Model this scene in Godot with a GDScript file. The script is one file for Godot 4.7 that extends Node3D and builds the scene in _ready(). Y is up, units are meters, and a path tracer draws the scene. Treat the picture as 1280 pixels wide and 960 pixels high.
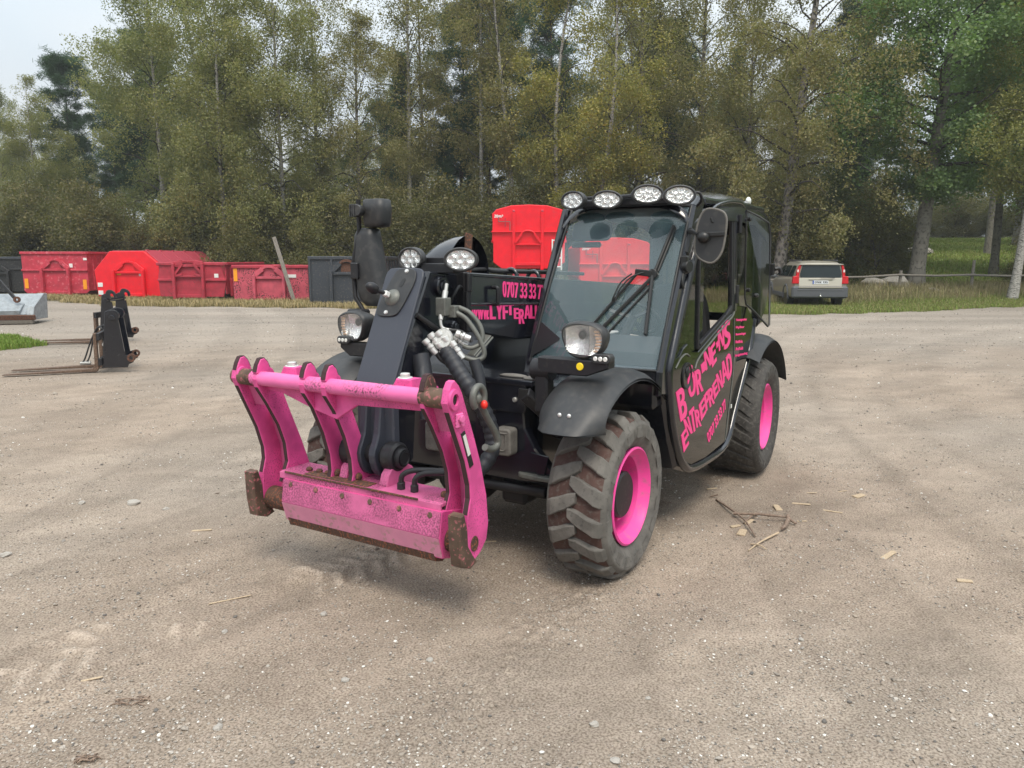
extends Node3D

var quick := false
var M := {}


# ------------------------------------------------------------------ mesh builder
class B:
	var st := SurfaceTool.new()
	var g := 0

	func _init() -> void:
		st.begin(Mesh.PRIMITIVE_TRIANGLES)

	func flat() -> void:
		st.set_smooth_group(-1)

	func soft() -> void:
		g += 1
		st.set_smooth_group(g)

	func col(c: Color) -> void:
		st.set_color(c)

	func tri(a: Vector3, b: Vector3, c: Vector3) -> void:
		st.add_vertex(a)
		st.add_vertex(b)
		st.add_vertex(c)

	func quad(a: Vector3, b: Vector3, c: Vector3, d: Vector3) -> void:
		tri(a, b, c)
		tri(a, c, d)

	# a triangle or quad turned so that its front looks along «out»
	func tri_o(a: Vector3, b: Vector3, c: Vector3, out: Vector3) -> void:
		if (b - a).cross(c - a).dot(out) > 0.0:
			tri(a, c, b)
		else:
			tri(a, b, c)

	func quad_o(a: Vector3, b: Vector3, c: Vector3, d: Vector3, out: Vector3) -> void:
		var n := (b - a).cross(c - a)
		if n.length_squared() < 1e-14:
			n = (c - a).cross(d - a)
		if n.dot(out) > 0.0:
			quad(a, d, c, b)
		else:
			quad(a, b, c, d)

	func box(c: Vector3, s: Vector3, bev := 0.006, xf := Transform3D()) -> void:
		flat()
		var h := s * 0.5
		var b: float = minf(bev, minf(h.x, minf(h.y, h.z)) * 0.9)
		for ax in 3:
			var u := (ax + 1) % 3
			var v := (ax + 2) % 3
			for sg in [-1.0, 1.0]:
				var p := []
				for k in [[-1, -1], [1, -1], [1, 1], [-1, 1]]:
					var q := Vector3()
					q[ax] = sg * h[ax]
					q[u] = k[0] * (h[u] - b)
					q[v] = k[1] * (h[v] - b)
					p.append(xf * (c + q))
				var o := Vector3()
				o[ax] = sg
				quad_o(p[0], p[1], p[2], p[3], xf.basis * o)
			if b <= 0.0:
				continue
			for su in [-1.0, 1.0]:
				for sv in [-1.0, 1.0]:
					var p := []
					for k in [[-1, 0], [1, 0], [1, 1], [-1, 1]]:
						var q := Vector3()
						q[ax] = k[0] * (h[ax] - b)
						q[u] = su * (h[u] - (b if k[1] == 1 else 0.0))
						q[v] = sv * (h[v] - (0.0 if k[1] == 1 else b))
						p.append(xf * (c + q))
					var o := Vector3()
					o[u] = su
					o[v] = sv
					quad_o(p[0], p[1], p[2], p[3], xf.basis * o)
		if b > 0.0:
			for sx in [-1.0, 1.0]:
				for sy in [-1.0, 1.0]:
					for sz in [-1.0, 1.0]:
						var sgn := Vector3(sx, sy, sz)
						var p := []
						for ax in 3:
							var q := h - Vector3.ONE * b
							q[ax] = h[ax]
							p.append(xf * (c + q * sgn))
						tri_o(p[0], p[1], p[2], xf.basis * sgn)

	# a rectangular bar from a to b, w across (towards «side») and t the other way
	func bar(a: Vector3, b: Vector3, w: float, t: float, side := Vector3.UP, bev := 0.004) -> void:
		var z := (b - a).normalized()
		var y := (side - z * side.dot(z)).normalized()
		var x := y.cross(z)
		box(Vector3.ZERO, Vector3(t, w, a.distance_to(b)), bev, Transform3D(Basis(x, y, z), (a + b) * 0.5))

	# an outline in xf's xy plane, from z0 to z1
	func prism(poly: PackedVector2Array, xf: Transform3D, z0: float, z1: float, bev := 0.0, smooth := false) -> void:
		var P := poly.duplicate()
		if Geometry2D.is_polygon_clockwise(P):
			P.reverse()
		var n := P.size()
		var inn := PackedVector2Array()
		var outs := PackedVector2Array()
		for i in n:
			var e0 := (P[i] - P[(i + n - 1) % n]).normalized()
			var e1 := (P[(i + 1) % n] - P[i]).normalized()
			var n0 := Vector2(e0.y, -e0.x)
			var n1 := Vector2(e1.y, -e1.x)
			var m := n0 + n1
			m = m.normalized() if m.length() > 0.01 else n0
			outs.append(m)
			inn.append(P[i] - m * bev / maxf(0.5, m.dot(n1)))
		var idx := Geometry2D.triangulate_polygon(inn)
		flat()
		for side in [0, 1]:
			var z := z0 if side == 0 else z1
			var o: Vector3 = xf.basis.z * (signf(z0 - z1) if side == 0 else signf(z1 - z0))
			for k in range(0, idx.size(), 3):
				tri_o(xf * _v(inn[idx[k]], z), xf * _v(inn[idx[k + 1]], z), xf * _v(inn[idx[k + 2]], z), o)
		var s := signf(z1 - z0)
		var za := z0 + bev * s
		var zb := z1 - bev * s
		if smooth:
			soft()
		for i in n:
			var j := (i + 1) % n
			var o2 := outs[i] + outs[j]
			var o := xf.basis * Vector3(o2.x, o2.y, 0)
			quad_o(xf * _v(P[i], za), xf * _v(P[j], za), xf * _v(P[j], zb), xf * _v(P[i], zb), o)
		if bev > 0.0:
			flat()
			for i in n:
				var j := (i + 1) % n
				var o2 := outs[i] + outs[j]
				var o := xf.basis * Vector3(o2.x, o2.y, 0)
				quad_o(xf * _v(P[i], za), xf * _v(P[j], za), xf * _v(inn[j], z0), xf * _v(inn[i], z0), o - xf.basis.z * s)
				quad_o(xf * _v(P[i], zb), xf * _v(P[j], zb), xf * _v(inn[j], z1), xf * _v(inn[i], z1), o + xf.basis.z * s)

	func _v(p: Vector2, z: float) -> Vector3:
		return Vector3(p.x, p.y, z)

	func tube(pts: PackedVector3Array, r, sides := 10, caps := true) -> void:
		var n := pts.size()
		var rings := []
		var t0 := (pts[1] - pts[0]).normalized()
		var nx := t0.cross(Vector3.UP if absf(t0.y) < 0.9 else Vector3.RIGHT).normalized()
		for i in n:
			var t := (pts[mini(i + 1, n - 1)] - pts[maxi(i - 1, 0)]).normalized()
			nx = (nx - t * nx.dot(t)).normalized()
			var ny := t.cross(nx)
			var rad: float = r if r is float else r[i]
			var ring := PackedVector3Array()
			for k in sides:
				var a := TAU * k / sides
				ring.append(pts[i] + (nx * cos(a) + ny * sin(a)) * rad)
			rings.append(ring)
		soft()
		for i in n - 1:
			for k in sides:
				var j := (k + 1) % sides
				var a: Vector3 = rings[i][k]
				var b: Vector3 = rings[i][j]
				var c: Vector3 = rings[i + 1][j]
				var d: Vector3 = rings[i + 1][k]
				quad_o(a, b, c, d, (a + c) * 0.5 - (pts[i] + pts[i + 1]) * 0.5)
		if caps:
			flat()
			for e in [0, n - 1]:
				var o: Vector3 = pts[0] - pts[1] if e == 0 else pts[n - 1] - pts[n - 2]
				for k in range(1, sides - 1):
					tri_o(rings[e][0], rings[e][k], rings[e][k + 1], o)

	# profile of (radius, height along xf's y), turned about xf's y
	func lathe(prof: PackedVector2Array, xf: Transform3D, seg := 24, sharp := 0.6) -> void:
		soft()
		var last := Vector2.ZERO
		for i in prof.size() - 1:
			var d := (prof[i + 1] - prof[i])
			if d.length() < 1e-6:
				continue
			d = d.normalized()
			if last != Vector2.ZERO and absf(last.angle_to(d)) > sharp:
				soft()
			last = d
			for k in seg:
				var a0 := TAU * k / seg
				var a1 := TAU * (k + 1) / seg
				var p := prof[i]
				var q := prof[i + 1]
				var am := (a0 + a1) * 0.5
				var o := xf.basis * Vector3(d.y * cos(am), -d.x, d.y * sin(am))
				quad_o(xf * Vector3(p.x * cos(a0), p.y, p.x * sin(a0)), xf * Vector3(p.x * cos(a1), p.y, p.x * sin(a1)), xf * Vector3(q.x * cos(a1), q.y, q.x * sin(a1)), xf * Vector3(q.x * cos(a0), q.y, q.x * sin(a0)), o)

	func cyl(a: Vector3, b: Vector3, r: float, seg := 16, bev := 0.003) -> void:
		var y := (b - a).normalized()
		var x := y.cross(Vector3.FORWARD if absf(y.z) < 0.9 else Vector3.RIGHT).normalized()
		var h := a.distance_to(b)
		lathe(PackedVector2Array([Vector2(0, 0), Vector2(r - bev, 0), Vector2(r, bev), Vector2(r, h - bev), Vector2(r - bev, h), Vector2(0, h)]), Transform3D(Basis(x, y, x.cross(y)), a), seg)

	func ball(c: Vector3, s: Vector3, seg := 14, basis := Basis()) -> void:
		var prof := PackedVector2Array()
		for i in 11:
			var a := -PI / 2 + PI * i / 10.0
			prof.append(Vector2(maxf(0.0, cos(a)), sin(a)))
		lathe(prof, Transform3D(basis * Basis.from_scale(s), c), seg, 9.0)

	# rows of points joined into one smooth skin
	func skin(rows: Array, closed := false) -> void:
		soft()
		for i in rows.size() - 1:
			var n: int = rows[i].size()
			for k in (n if closed else n - 1):
				var j := (k + 1) % n
				quad(rows[i][k], rows[i][j], rows[i + 1][j], rows[i + 1][k])

	func pane(pts: Array) -> void:
		flat()
		for i in range(1, pts.size() - 1):
			tri(pts[0], pts[i], pts[i + 1])

	func done() -> ArrayMesh:
		st.generate_normals()
		return st.commit()


# ------------------------------------------------------------------ small helpers
func V2(x: float, y: float) -> Vector2:
	return Vector2(x, y)


func V(x: float, y: float, z: float) -> Vector3:
	return Vector3(x, y, z)


func pv(a: Array) -> PackedVector2Array:
	return PackedVector2Array(a)


func pv3(a: Array) -> PackedVector3Array:
	return PackedVector3Array(a)


# local outline (x, y) -> (z, y), thickness along x
func side_xf() -> Transform3D:
	return Transform3D(Basis(Vector3(0, 0, 1), Vector3(0, 1, 0), Vector3(1, 0, 0)), Vector3.ZERO)


# y of a lathe lies along +x
func x_axis(at: Vector3) -> Transform3D:
	return Transform3D(Basis(Vector3(0, 1, 0), Vector3(1, 0, 0), Vector3(0, 0, 1)), at)


# y of a lathe lies along d
func along(at: Vector3, d: Vector3) -> Transform3D:
	var y := d.normalized()
	var x := y.cross(Vector3.UP if absf(y.y) < 0.9 else Vector3.RIGHT).normalized()
	return Transform3D(Basis(x, y, x.cross(y)), at)


# xy plane that faces d
func facing(at: Vector3, d: Vector3) -> Transform3D:
	var z := d.normalized()
	var x := Vector3.UP.cross(z).normalized()
	return Transform3D(Basis(x, z.cross(x), z), at)


func curve(pts: Array, n := 6) -> PackedVector3Array:
	var out := PackedVector3Array()
	for i in pts.size() - 1:
		var a: Vector3 = pts[maxi(i - 1, 0)]
		var b: Vector3 = pts[i]
		var c: Vector3 = pts[i + 1]
		var d: Vector3 = pts[mini(i + 2, pts.size() - 1)]
		for k in n:
			out.append(b.cubic_interpolate(c, a, d, float(k) / n))
	out.append(pts[-1])
	return out


func curve2(pts: Array, n := 4, closed := true) -> PackedVector2Array:
	var out := PackedVector2Array()
	var m := pts.size()
	for i in (m if closed else m - 1):
		var a: Vector2 = pts[(i - 1 + m) % m]
		var b: Vector2 = pts[i]
		var c: Vector2 = pts[(i + 1) % m]
		var d: Vector2 = pts[(i + 2) % m]
		for k in n:
			out.append(b.cubic_interpolate(c, a, d, float(k) / n))
	return out


func ellipse(a: float, b: float, n := 24, at := Vector2.ZERO) -> PackedVector2Array:
	var out := PackedVector2Array()
	for i in n:
		out.append(at + Vector2(a * cos(TAU * i / n), b * sin(TAU * i / n)))
	return out


func rrect(w: float, h: float, r: float, n := 4, at := Vector2.ZERO) -> PackedVector2Array:
	var out := PackedVector2Array()
	for q in 4:
		var c := Vector2((w * 0.5 - r) * [1, -1, -1, 1][q], (h * 0.5 - r) * [1, 1, -1, -1][q])
		for i in n + 1:
			var a := PI * 0.5 * (q + float(i) / n)
			out.append(at + c + Vector2(cos(a), sin(a)) * r)
	return out


func put(called: String, b, m: Material, parent: Node = self) -> MeshInstance3D:
	var meshes: Array = [b]
	if b is B:
		var whole: ArrayMesh = b.done()
		meshes = pieces(whole) if parent != self and whole.surface_get_array_len(0) < 9000 else [whole]
	var first: MeshInstance3D = null
	for x in meshes:
		var o := MeshInstance3D.new()
		o.name = called
		o.mesh = x
		o.material_override = m
		parent.add_child(o, true)
		if first == null:
			first = o
	return first


# parts that do not touch become meshes of their own, the largest first
func pieces(whole: ArrayMesh) -> Array:
	var a := whole.surface_get_arrays(0)
	var v: PackedVector3Array = a[Mesh.ARRAY_VERTEX]
	var nrm: PackedVector3Array = a[Mesh.ARRAY_NORMAL]
	var at := {}
	var up := PackedInt32Array()
	var id := PackedInt32Array()
	id.resize(v.size())
	for i in v.size():
		var key := Vector3i((v[i] * 5000.0).round())
		if not at.has(key):
			at[key] = up.size()
			up.append(up.size())
		id[i] = at[key]
	for i in range(0, v.size(), 3):
		for k in [1, 2]:
			var p := id[i]
			var q := id[i + k]
			while up[p] != p:
				up[p] = up[up[p]]
				p = up[p]
			while up[q] != q:
				up[q] = up[up[q]]
				q = up[q]
			up[maxi(p, q)] = mini(p, q)
	var group := {}
	for i in range(0, v.size(), 3):
		var p := id[i]
		while up[p] != p:
			p = up[p]
		if not group.has(p):
			group[p] = [AABB(v[i], Vector3.ZERO), []]
		for k in 3:
			group[p][0] = group[p][0].expand(v[i + k])
		group[p][1].append(i)
	var sets: Array = group.values()
	if sets.size() == 1 or sets.size() > 120:
		return [whole]
	var merged := true
	while merged:
		merged = false
		for i in sets.size():
			for j in range(sets.size() - 1, i, -1):
				if (sets[i][0] as AABB).grow(0.0015).intersects(sets[j][0]):
					sets[i][0] = (sets[i][0] as AABB).merge(sets[j][0])
					sets[i][1] += sets[j][1]
					sets.remove_at(j)
					merged = true
	if sets.size() == 1:
		return [whole]
	sets.sort_custom(func(x, y): return x[1].size() > y[1].size())
	var out := []
	for s in sets:
		var pv_ := PackedVector3Array()
		var pn := PackedVector3Array()
		for i in s[1]:
			for k in 3:
				pv_.append(v[i + k])
				pn.append(nrm[i + k])
		var arr := []
		arr.resize(Mesh.ARRAY_MAX)
		arr[Mesh.ARRAY_VERTEX] = pv_
		arr[Mesh.ARRAY_NORMAL] = pn
		var am := ArrayMesh.new()
		am.add_surface_from_arrays(Mesh.PRIMITIVE_TRIANGLES, arr)
		out.append(am)
	return out


func tag(o: Node, label: String, category := "", group := "", kind := "") -> Node:
	if label:
		o.set_meta("label", label)
	if category:
		o.set_meta("category", category)
	if group:
		o.set_meta("group", group)
	if kind:
		o.set_meta("kind", kind)
	return o


func thing(called: String, at: Vector3, turn: float, label: String, category: String, group := "") -> Node3D:
	var o := Node3D.new()
	o.name = called
	add_child(o, true)
	o.position = at
	o.rotation.y = turn
	tag(o, label, category, group)
	return o


func structure(o: Node) -> Node:
	o.set_meta("kind", "structure")
	return o


# ------------------------------------------------------------------ materials
func ramp(stops: Array) -> Gradient:
	var g := Gradient.new()
	var offs := PackedFloat32Array()
	var cols := PackedColorArray()
	for s in stops:
		offs.append(s[0])
		cols.append(s[1])
	g.offsets = offs
	g.colors = cols
	return g


func noise(freq: float, seed_ := 1, kind := FastNoiseLite.TYPE_SIMPLEX_SMOOTH, oct := 4) -> FastNoiseLite:
	var n := FastNoiseLite.new()
	n.noise_type = kind
	n.seed = seed_
	n.frequency = freq
	n.fractal_octaves = oct
	n.fractal_type = FastNoiseLite.FRACTAL_FBM if oct > 1 else FastNoiseLite.FRACTAL_NONE
	return n


func ntex(n: FastNoiseLite, stops: Array, size := 512) -> NoiseTexture2D:
	var t := NoiseTexture2D.new()
	t.width = size
	t.height = size
	t.seamless = true
	t.seamless_blend_skirt = 0.15
	t.generate_mipmaps = false
	t.noise = n
	t.color_ramp = ramp(stops)
	return t


func S(r: float, g: float, b: float, a := 1.0) -> Color:
	var c := Color(r, g, b).linear_to_srgb()
	c.a = a
	return c


func mat(c: Color, rough := 0.5, metal := 0.0, spec := 0.5) -> StandardMaterial3D:
	var m := StandardMaterial3D.new()
	m.albedo_color = c
	m.roughness = rough
	m.metallic = metal
	m.metallic_specular = spec
	return m


var shared := {}


# a grey mottle that takes a colour down to r times itself (or up)
func shade(r: float) -> Texture2D:
	var k := snappedf(r, 0.15)
	var key := "shade%d" % roundi(k * 100)
	if not shared.has(key):
		var c := S(k, k, k) if k < 1.0 else Color.WHITE
		shared[key] = ntex(noise(0.012, 11 + roundi(k * 20), FastNoiseLite.TYPE_SIMPLEX_SMOOTH, 5), [[0.22, c], [0.75, Color.WHITE]])
	return shared[key]


# base tones mottled by one noise, worn patches of another tone over it
func worn(base: Color, tone: Color, over: Color, from: float, to: float, scale: float, freq: float, rough: float, seed_ := 1, bump := 0.0, metal := 0.0, patch := 0) -> StandardMaterial3D:
	var m := mat(base, rough, metal)
	m.uv1_triplanar = true
	m.uv1_scale = Vector3.ONE * scale
	m.albedo_texture = shade(clampf(tone.srgb_to_linear().get_luminance() / base.srgb_to_linear().get_luminance(), 0.4, 1.6))
	if to > from:
		m.detail_enabled = true
		var clear := over
		clear.a = 0.0
		m.detail_albedo = ntex(noise(freq, seed_, FastNoiseLite.TYPE_SIMPLEX_SMOOTH, 5), [[from, clear], [to, over]])
		m.detail_uv_layer = BaseMaterial3D.DETAIL_UV_1
		if patch > 0:
			var key := "patch%d" % patch
			if not shared.has(key):
				shared[key] = ntex(noise(0.007, 400 + patch, FastNoiseLite.TYPE_SIMPLEX_SMOOTH, 3), [[[0.0, 0.46, 0.45, 0.46][patch], Color.BLACK], [[0.0, 0.62, 0.58, 0.52][patch], Color.WHITE]], 256)
			m.detail_mask = shared[key]
	if bump != 0.0:
		m.heightmap_enabled = true
		m.heightmap_scale = bump
		if not shared.has("bump"):
			shared.bump = ntex(noise(0.05, 3, FastNoiseLite.TYPE_SIMPLEX_SMOOTH, 4), [[0.0, Color.BLACK], [1.0, Color.WHITE]], 256)
		m.heightmap_texture = shared.bump
	return m


func glass(tint: Color, alpha: float) -> StandardMaterial3D:
	var m := mat(Color(tint.r, tint.g, tint.b, alpha), 0.03)
	m.transparency = BaseMaterial3D.TRANSPARENCY_ALPHA
	return m


func make_materials() -> void:
	# paint and metal
	M.black = worn(S(0.0075, 0.0085, 0.0135), S(0.01, 0.011, 0.016), S(0.075, 0.07, 0.062, 0.4), 0.62, 1.0, 1.1, 0.03, 0.22, 5, 0.0, 0.0, 1)
	M.black.clearcoat_enabled = true
	M.black.clearcoat = 0.5
	M.black.clearcoat_roughness = 0.08
	M.black_door = worn(S(0.004, 0.0055, 0.0045), S(0.005, 0.006, 0.005), S(0.03, 0.03, 0.028, 0.2), 0.65, 1.0, 0.8, 0.02, 0.06, 12, 0.0, 0.0, 1)
	M.black_dull = worn(S(0.009, 0.009, 0.0115), S(0.015, 0.015, 0.017), S(0.07, 0.064, 0.055, 0.5), 0.6, 0.95, 1.6, 0.035, 0.5, 9, 0.0, 0.0, 2)
	M.plastic = worn(S(0.025, 0.026, 0.028), S(0.031, 0.032, 0.033), S(0.085, 0.08, 0.072, 0.6), 0.52, 0.95, 0.9, 0.03, 0.5, 21)
	M.plate = worn(S(0.036, 0.041, 0.056), S(0.041, 0.046, 0.06), S(0.1, 0.1, 0.1, 0.7), 0.78, 0.9, 1.5, 0.06, 0.42, 33)
	M.rubber_hose = mat(S(0.018, 0.018, 0.02), 0.5)
	M.wrap = worn(S(0.018, 0.02, 0.026), S(0.025, 0.027, 0.033), S(0.06, 0.06, 0.057, 0.5), 0.6, 0.9, 3.0, 0.03, 0.55, 4)
	M.pink = worn(S(0.75, 0.09, 0.32), S(0.58, 0.085, 0.255), S(0.06, 0.02, 0.03, 0.75), 0.6, 0.84, 1.0, 0.16, 0.45, 41, 0.0, 0.0, 1)
	M.pink_worn = worn(S(0.64, 0.13, 0.31), S(0.36, 0.115, 0.2), S(0.04, 0.016, 0.026, 0.8), 0.34, 0.74, 1.0, 0.16, 0.6, 61, 0.02, 0.0, 2)
	M.pink_bar = worn(S(0.78, 0.15, 0.39), S(0.64, 0.18, 0.36), S(0.05, 0.035, 0.032, 0.9), 0.5, 0.66, 1.2, 0.1, 0.5, 83, 0.02, 0.0, 1)
	M.pink_clean = worn(S(0.86, 0.065, 0.34), S(0.74, 0.065, 0.29), S(0.3, 0.16, 0.17, 0.6), 0.62, 0.9, 1.2, 0.03, 0.42, 14)
	M.pink_vinyl = mat(S(0.90, 0.06, 0.27), 0.45)
	M.rust = worn(S(0.085, 0.045, 0.03), S(0.045, 0.03, 0.025), S(0.27, 0.085, 0.04, 0.85), 0.58, 0.7, 2.0, 0.05, 0.85, 17, 0.06)
	M.pink_pale = worn(S(0.60, 0.22, 0.34), S(0.50, 0.22, 0.28), S(0.26, 0.2, 0.15, 0.8), 0.55, 0.75, 1.6, 0.03, 0.6, 67, 0.0, 0.0, 1)
	M.edge = mat(S(0.045, 0.02, 0.022), 0.85)
	M.rust_pale = worn(S(0.125, 0.078, 0.052), S(0.06, 0.042, 0.032), S(0.45, 0.13, 0.15, 0.85), 0.60, 0.74, 1.0, 0.06, 0.75, 23, 0.03)
	M.steel = mat(S(0.66, 0.66, 0.64), 0.4, 0.55)
	M.galv = worn(S(0.5, 0.5, 0.48), S(0.36, 0.37, 0.36), S(0.2, 0.19, 0.17), 0.6, 0.9, 6.0, 0.03, 0.45, 31, 0.0, 0.6)
	M.grey_steel = worn(S(0.15, 0.155, 0.14), S(0.11, 0.11, 0.10), S(0.06, 0.05, 0.04, 0.6), 0.65, 0.85, 3.0, 0.06, 0.5, 37, 0.0, 0.2)
	M.dirty_grey = worn(S(0.16, 0.15, 0.135), S(0.12, 0.112, 0.1), S(0.06, 0.055, 0.05, 0.6), 0.62, 0.85, 2.0, 0.05, 0.7, 39)
	M.tyre = worn(S(0.155, 0.145, 0.13), S(0.10, 0.094, 0.086), S(0.05, 0.047, 0.044, 0.8), 0.62, 0.85, 1.3, 0.05, 0.92, 51, 0.05)
	M.tyre_dark = worn(S(0.06, 0.055, 0.05), S(0.036, 0.034, 0.032), S(0.14, 0.128, 0.112, 0.8), 0.58, 0.85, 1.3, 0.04, 0.8, 57, 0.05)
	M.tyre_mud = worn(S(0.085, 0.045, 0.037), S(0.055, 0.035, 0.03), S(0.13, 0.115, 0.098, 0.8), 0.6, 0.85, 2.0, 0.03, 0.92, 71, 0.05)
	M.lens = mat(Color(0.95, 0.97, 0.97, 0.08), 0.05)
	M.lens.transparency = BaseMaterial3D.TRANSPARENCY_ALPHA
	M.reflector = worn(S(0.92, 0.92, 0.9), S(0.7, 0.72, 0.7), S(0.2, 0.2, 0.2), 0.72, 0.85, 9.0, 0.03, 0.16, 77, 0.3, 0.75)
	M.indicator = mat(S(0.62, 0.42, 0.28), 0.2, 0.3)
	M.led = mat(S(0.75, 0.76, 0.72), 0.25, 0.2)
	M.white = mat(S(0.72, 0.72, 0.7), 0.5)
	M.yellow = mat(S(0.85, 0.62, 0.02), 0.4)
	M.red_knob = mat(S(0.75, 0.03, 0.02), 0.3)
	M.windshield = glass(Color(0.6, 0.74, 0.78), 0.135)
	M.side_glass = glass(Color(0.03, 0.075, 0.05), 0.5)
	M.mirror = mat(S(0.35, 0.36, 0.38), 0.05, 0.9)
	M.seat = worn(S(0.014, 0.014, 0.016), S(0.02, 0.02, 0.022), S(0.03, 0.03, 0.03), 0.7, 0.9, 3.0, 0.05, 0.8, 8)
	M.cab_grey = mat(S(0.045, 0.05, 0.056), 0.7)
	M.sticker_black = mat(S(0.012, 0.012, 0.012), 0.4)
	# containers and yard gear
	M.red_fresh = worn(S(0.78, 0.004, 0.018), S(0.70, 0.004, 0.016), S(0.6, 0.03, 0.04, 0.5), 0.62, 0.95, 0.4, 0.02, 0.4, 101)
	M.red_faded = worn(S(0.52, 0.035, 0.065), S(0.42, 0.028, 0.05), S(0.60, 0.15, 0.18, 0.8), 0.64, 0.8, 0.4, 0.02, 0.55, 103)
	M.red_dark = worn(S(0.44, 0.03, 0.055), S(0.33, 0.022, 0.042), S(0.10, 0.03, 0.035, 0.7), 0.66, 0.74, 0.4, 0.05, 0.6, 107, 0.0, 0.0, 1)
	M.red_scab = worn(S(0.56, 0.085, 0.125), S(0.44, 0.045, 0.07), S(0.05, 0.022, 0.022), 0.58, 0.62, 0.45, 0.06, 0.65, 109, 0.0, 0.0, 3)
	M.red_roof = worn(S(0.44, 0.05, 0.08), S(0.36, 0.045, 0.065), S(0.48, 0.11, 0.13, 0.5), 0.62, 0.9, 0.4, 0.02, 0.5, 113)
	M.black_bin = worn(S(0.012, 0.013, 0.015), S(0.02, 0.02, 0.022), S(0.09, 0.08, 0.07, 0.6), 0.64, 0.8, 0.5, 0.04, 0.6, 127)
	M.grey_bin = worn(S(0.03, 0.036, 0.046), S(0.04, 0.045, 0.055), S(0.12, 0.10, 0.085, 0.6), 0.66, 0.78, 0.5, 0.05, 0.6, 131)
	M.inside = mat(S(0.05, 0.02, 0.02), 0.9)
	M.orange = mat(S(0.85, 0.33, 0.01), 0.4)
	M.grey_paint = worn(S(0.29, 0.32, 0.34), S(0.21, 0.235, 0.255), S(0.14, 0.13, 0.12, 0.7), 0.6, 0.75, 0.8, 0.03, 0.5, 137)
	M.fork = worn(S(0.12, 0.075, 0.05), S(0.085, 0.055, 0.042), S(0.2, 0.13, 0.09), 0.58, 0.75, 1.8, 0.03, 0.7, 139, 0.1)
	M.wood_grey = worn(S(0.3, 0.27, 0.23), S(0.2, 0.18, 0.16), S(0.1, 0.09, 0.08), 0.6, 0.75, 2.0, 0.03, 0.9, 149, 0.2)
	M.wood_grey.uv1_scale = Vector3(9, 0.7, 9)
	M.chip = worn(S(0.52, 0.41, 0.28), S(0.42, 0.32, 0.21), S(0.25, 0.17, 0.11), 0.62, 0.8, 14.0, 0.02, 0.9, 151, 0.1)
	M.twig = worn(S(0.24, 0.17, 0.13), S(0.15, 0.11, 0.085), S(0.36, 0.28, 0.2, 0.8), 0.6, 0.75, 6.0, 0.03, 0.9, 157)
	M.stone = worn(S(0.42, 0.39, 0.35), S(0.33, 0.31, 0.28), S(0.15, 0.15, 0.12, 0.6), 0.62, 0.8, 0.8, 0.02, 0.9, 163, 0.1)
	# car
	M.car_gold = mat(S(0.30, 0.275, 0.225), 0.3, 0.25)
	M.car_gold.clearcoat_enabled = true
	M.car_gold.clearcoat = 0.6
	M.car_light = mat(S(0.56, 0.53, 0.46), 0.32, 0.15)
	M.car_grey = mat(S(0.085, 0.09, 0.1), 0.6)
	M.car_glass = mat(S(0.012, 0.02, 0.022), 0.06)
	M.car_red = mat(S(0.55, 0.012, 0.02), 0.18)
	M.car_white = mat(S(0.75, 0.6, 0.58), 0.2)
	M.chrome = mat(S(0.75, 0.75, 0.75), 0.15, 0.95)
	M.plate_white = mat(S(0.7, 0.72, 0.74), 0.4)
	M.plate_blue = mat(S(0.02, 0.08, 0.4), 0.4)
	# bark and leaves
	M.birch = bark(S(0.40, 0.385, 0.35), S(0.28, 0.265, 0.24), S(0.035, 0.03, 0.028), 0.56, 0.62, Vector3(0.45, 1.6, 0.45), 201)
	M.birch_old = bark(S(0.26, 0.235, 0.21), S(0.15, 0.135, 0.12), S(0.045, 0.04, 0.035), 0.52, 0.64, Vector3(0.6, 0.25, 0.6), 205)
	M.aspen = bark(S(0.21, 0.195, 0.165), S(0.15, 0.14, 0.12), S(0.075, 0.07, 0.06), 0.58, 0.72, Vector3(0.5, 0.3, 0.5), 209)
	M.pine_bark = bark(S(0.12, 0.075, 0.055), S(0.07, 0.052, 0.043), S(0.035, 0.028, 0.025), 0.5, 0.66, Vector3(0.7, 0.25, 0.7), 213)
	M.limb = bark(S(0.075, 0.065, 0.056), S(0.05, 0.044, 0.038), S(0.025, 0.022, 0.02), 0.5, 0.7, Vector3(1.5, 0.6, 1.5), 217)
	for k in [["leaf_olive", Color(1.0, 0.965, 0.95)], ["leaf_brown", Color(1.0, 0.97, 0.97)], ["leaf_green", Color(0.92, 1.0, 0.99)], ["leaf_grey", Color(0.99, 0.975, 1.0)], ["leaf_gold", Color(1.0, 0.97, 0.9)]]:
		var m := mat(k[1], 0.55, 0.0, 0.4)
		m.vertex_color_use_as_albedo = true
		m.backlight_enabled = true
		m.backlight = Color(0.85, 0.92, 0.6)
		M[k[0]] = m
	var gm := mat(Color.WHITE, 0.8, 0.0, 0.3)
	gm.vertex_color_use_as_albedo = true
	gm.backlight_enabled = true
	gm.backlight = Color(0.4, 0.45, 0.2)
	M.blades = gm
	var pm := mat(Color.WHITE, 0.95, 0.0, 0.3)
	pm.vertex_color_use_as_albedo = true
	M.pebble = pm


func bark(a: Color, b: Color, dark: Color, from: float, to: float, sc: Vector3, seed_: int) -> StandardMaterial3D:
	var m := worn(a, b, dark, from, to, 1.0, 0.03, 0.9, seed_, 0.8)
	m.uv1_scale = sc
	return m


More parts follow.
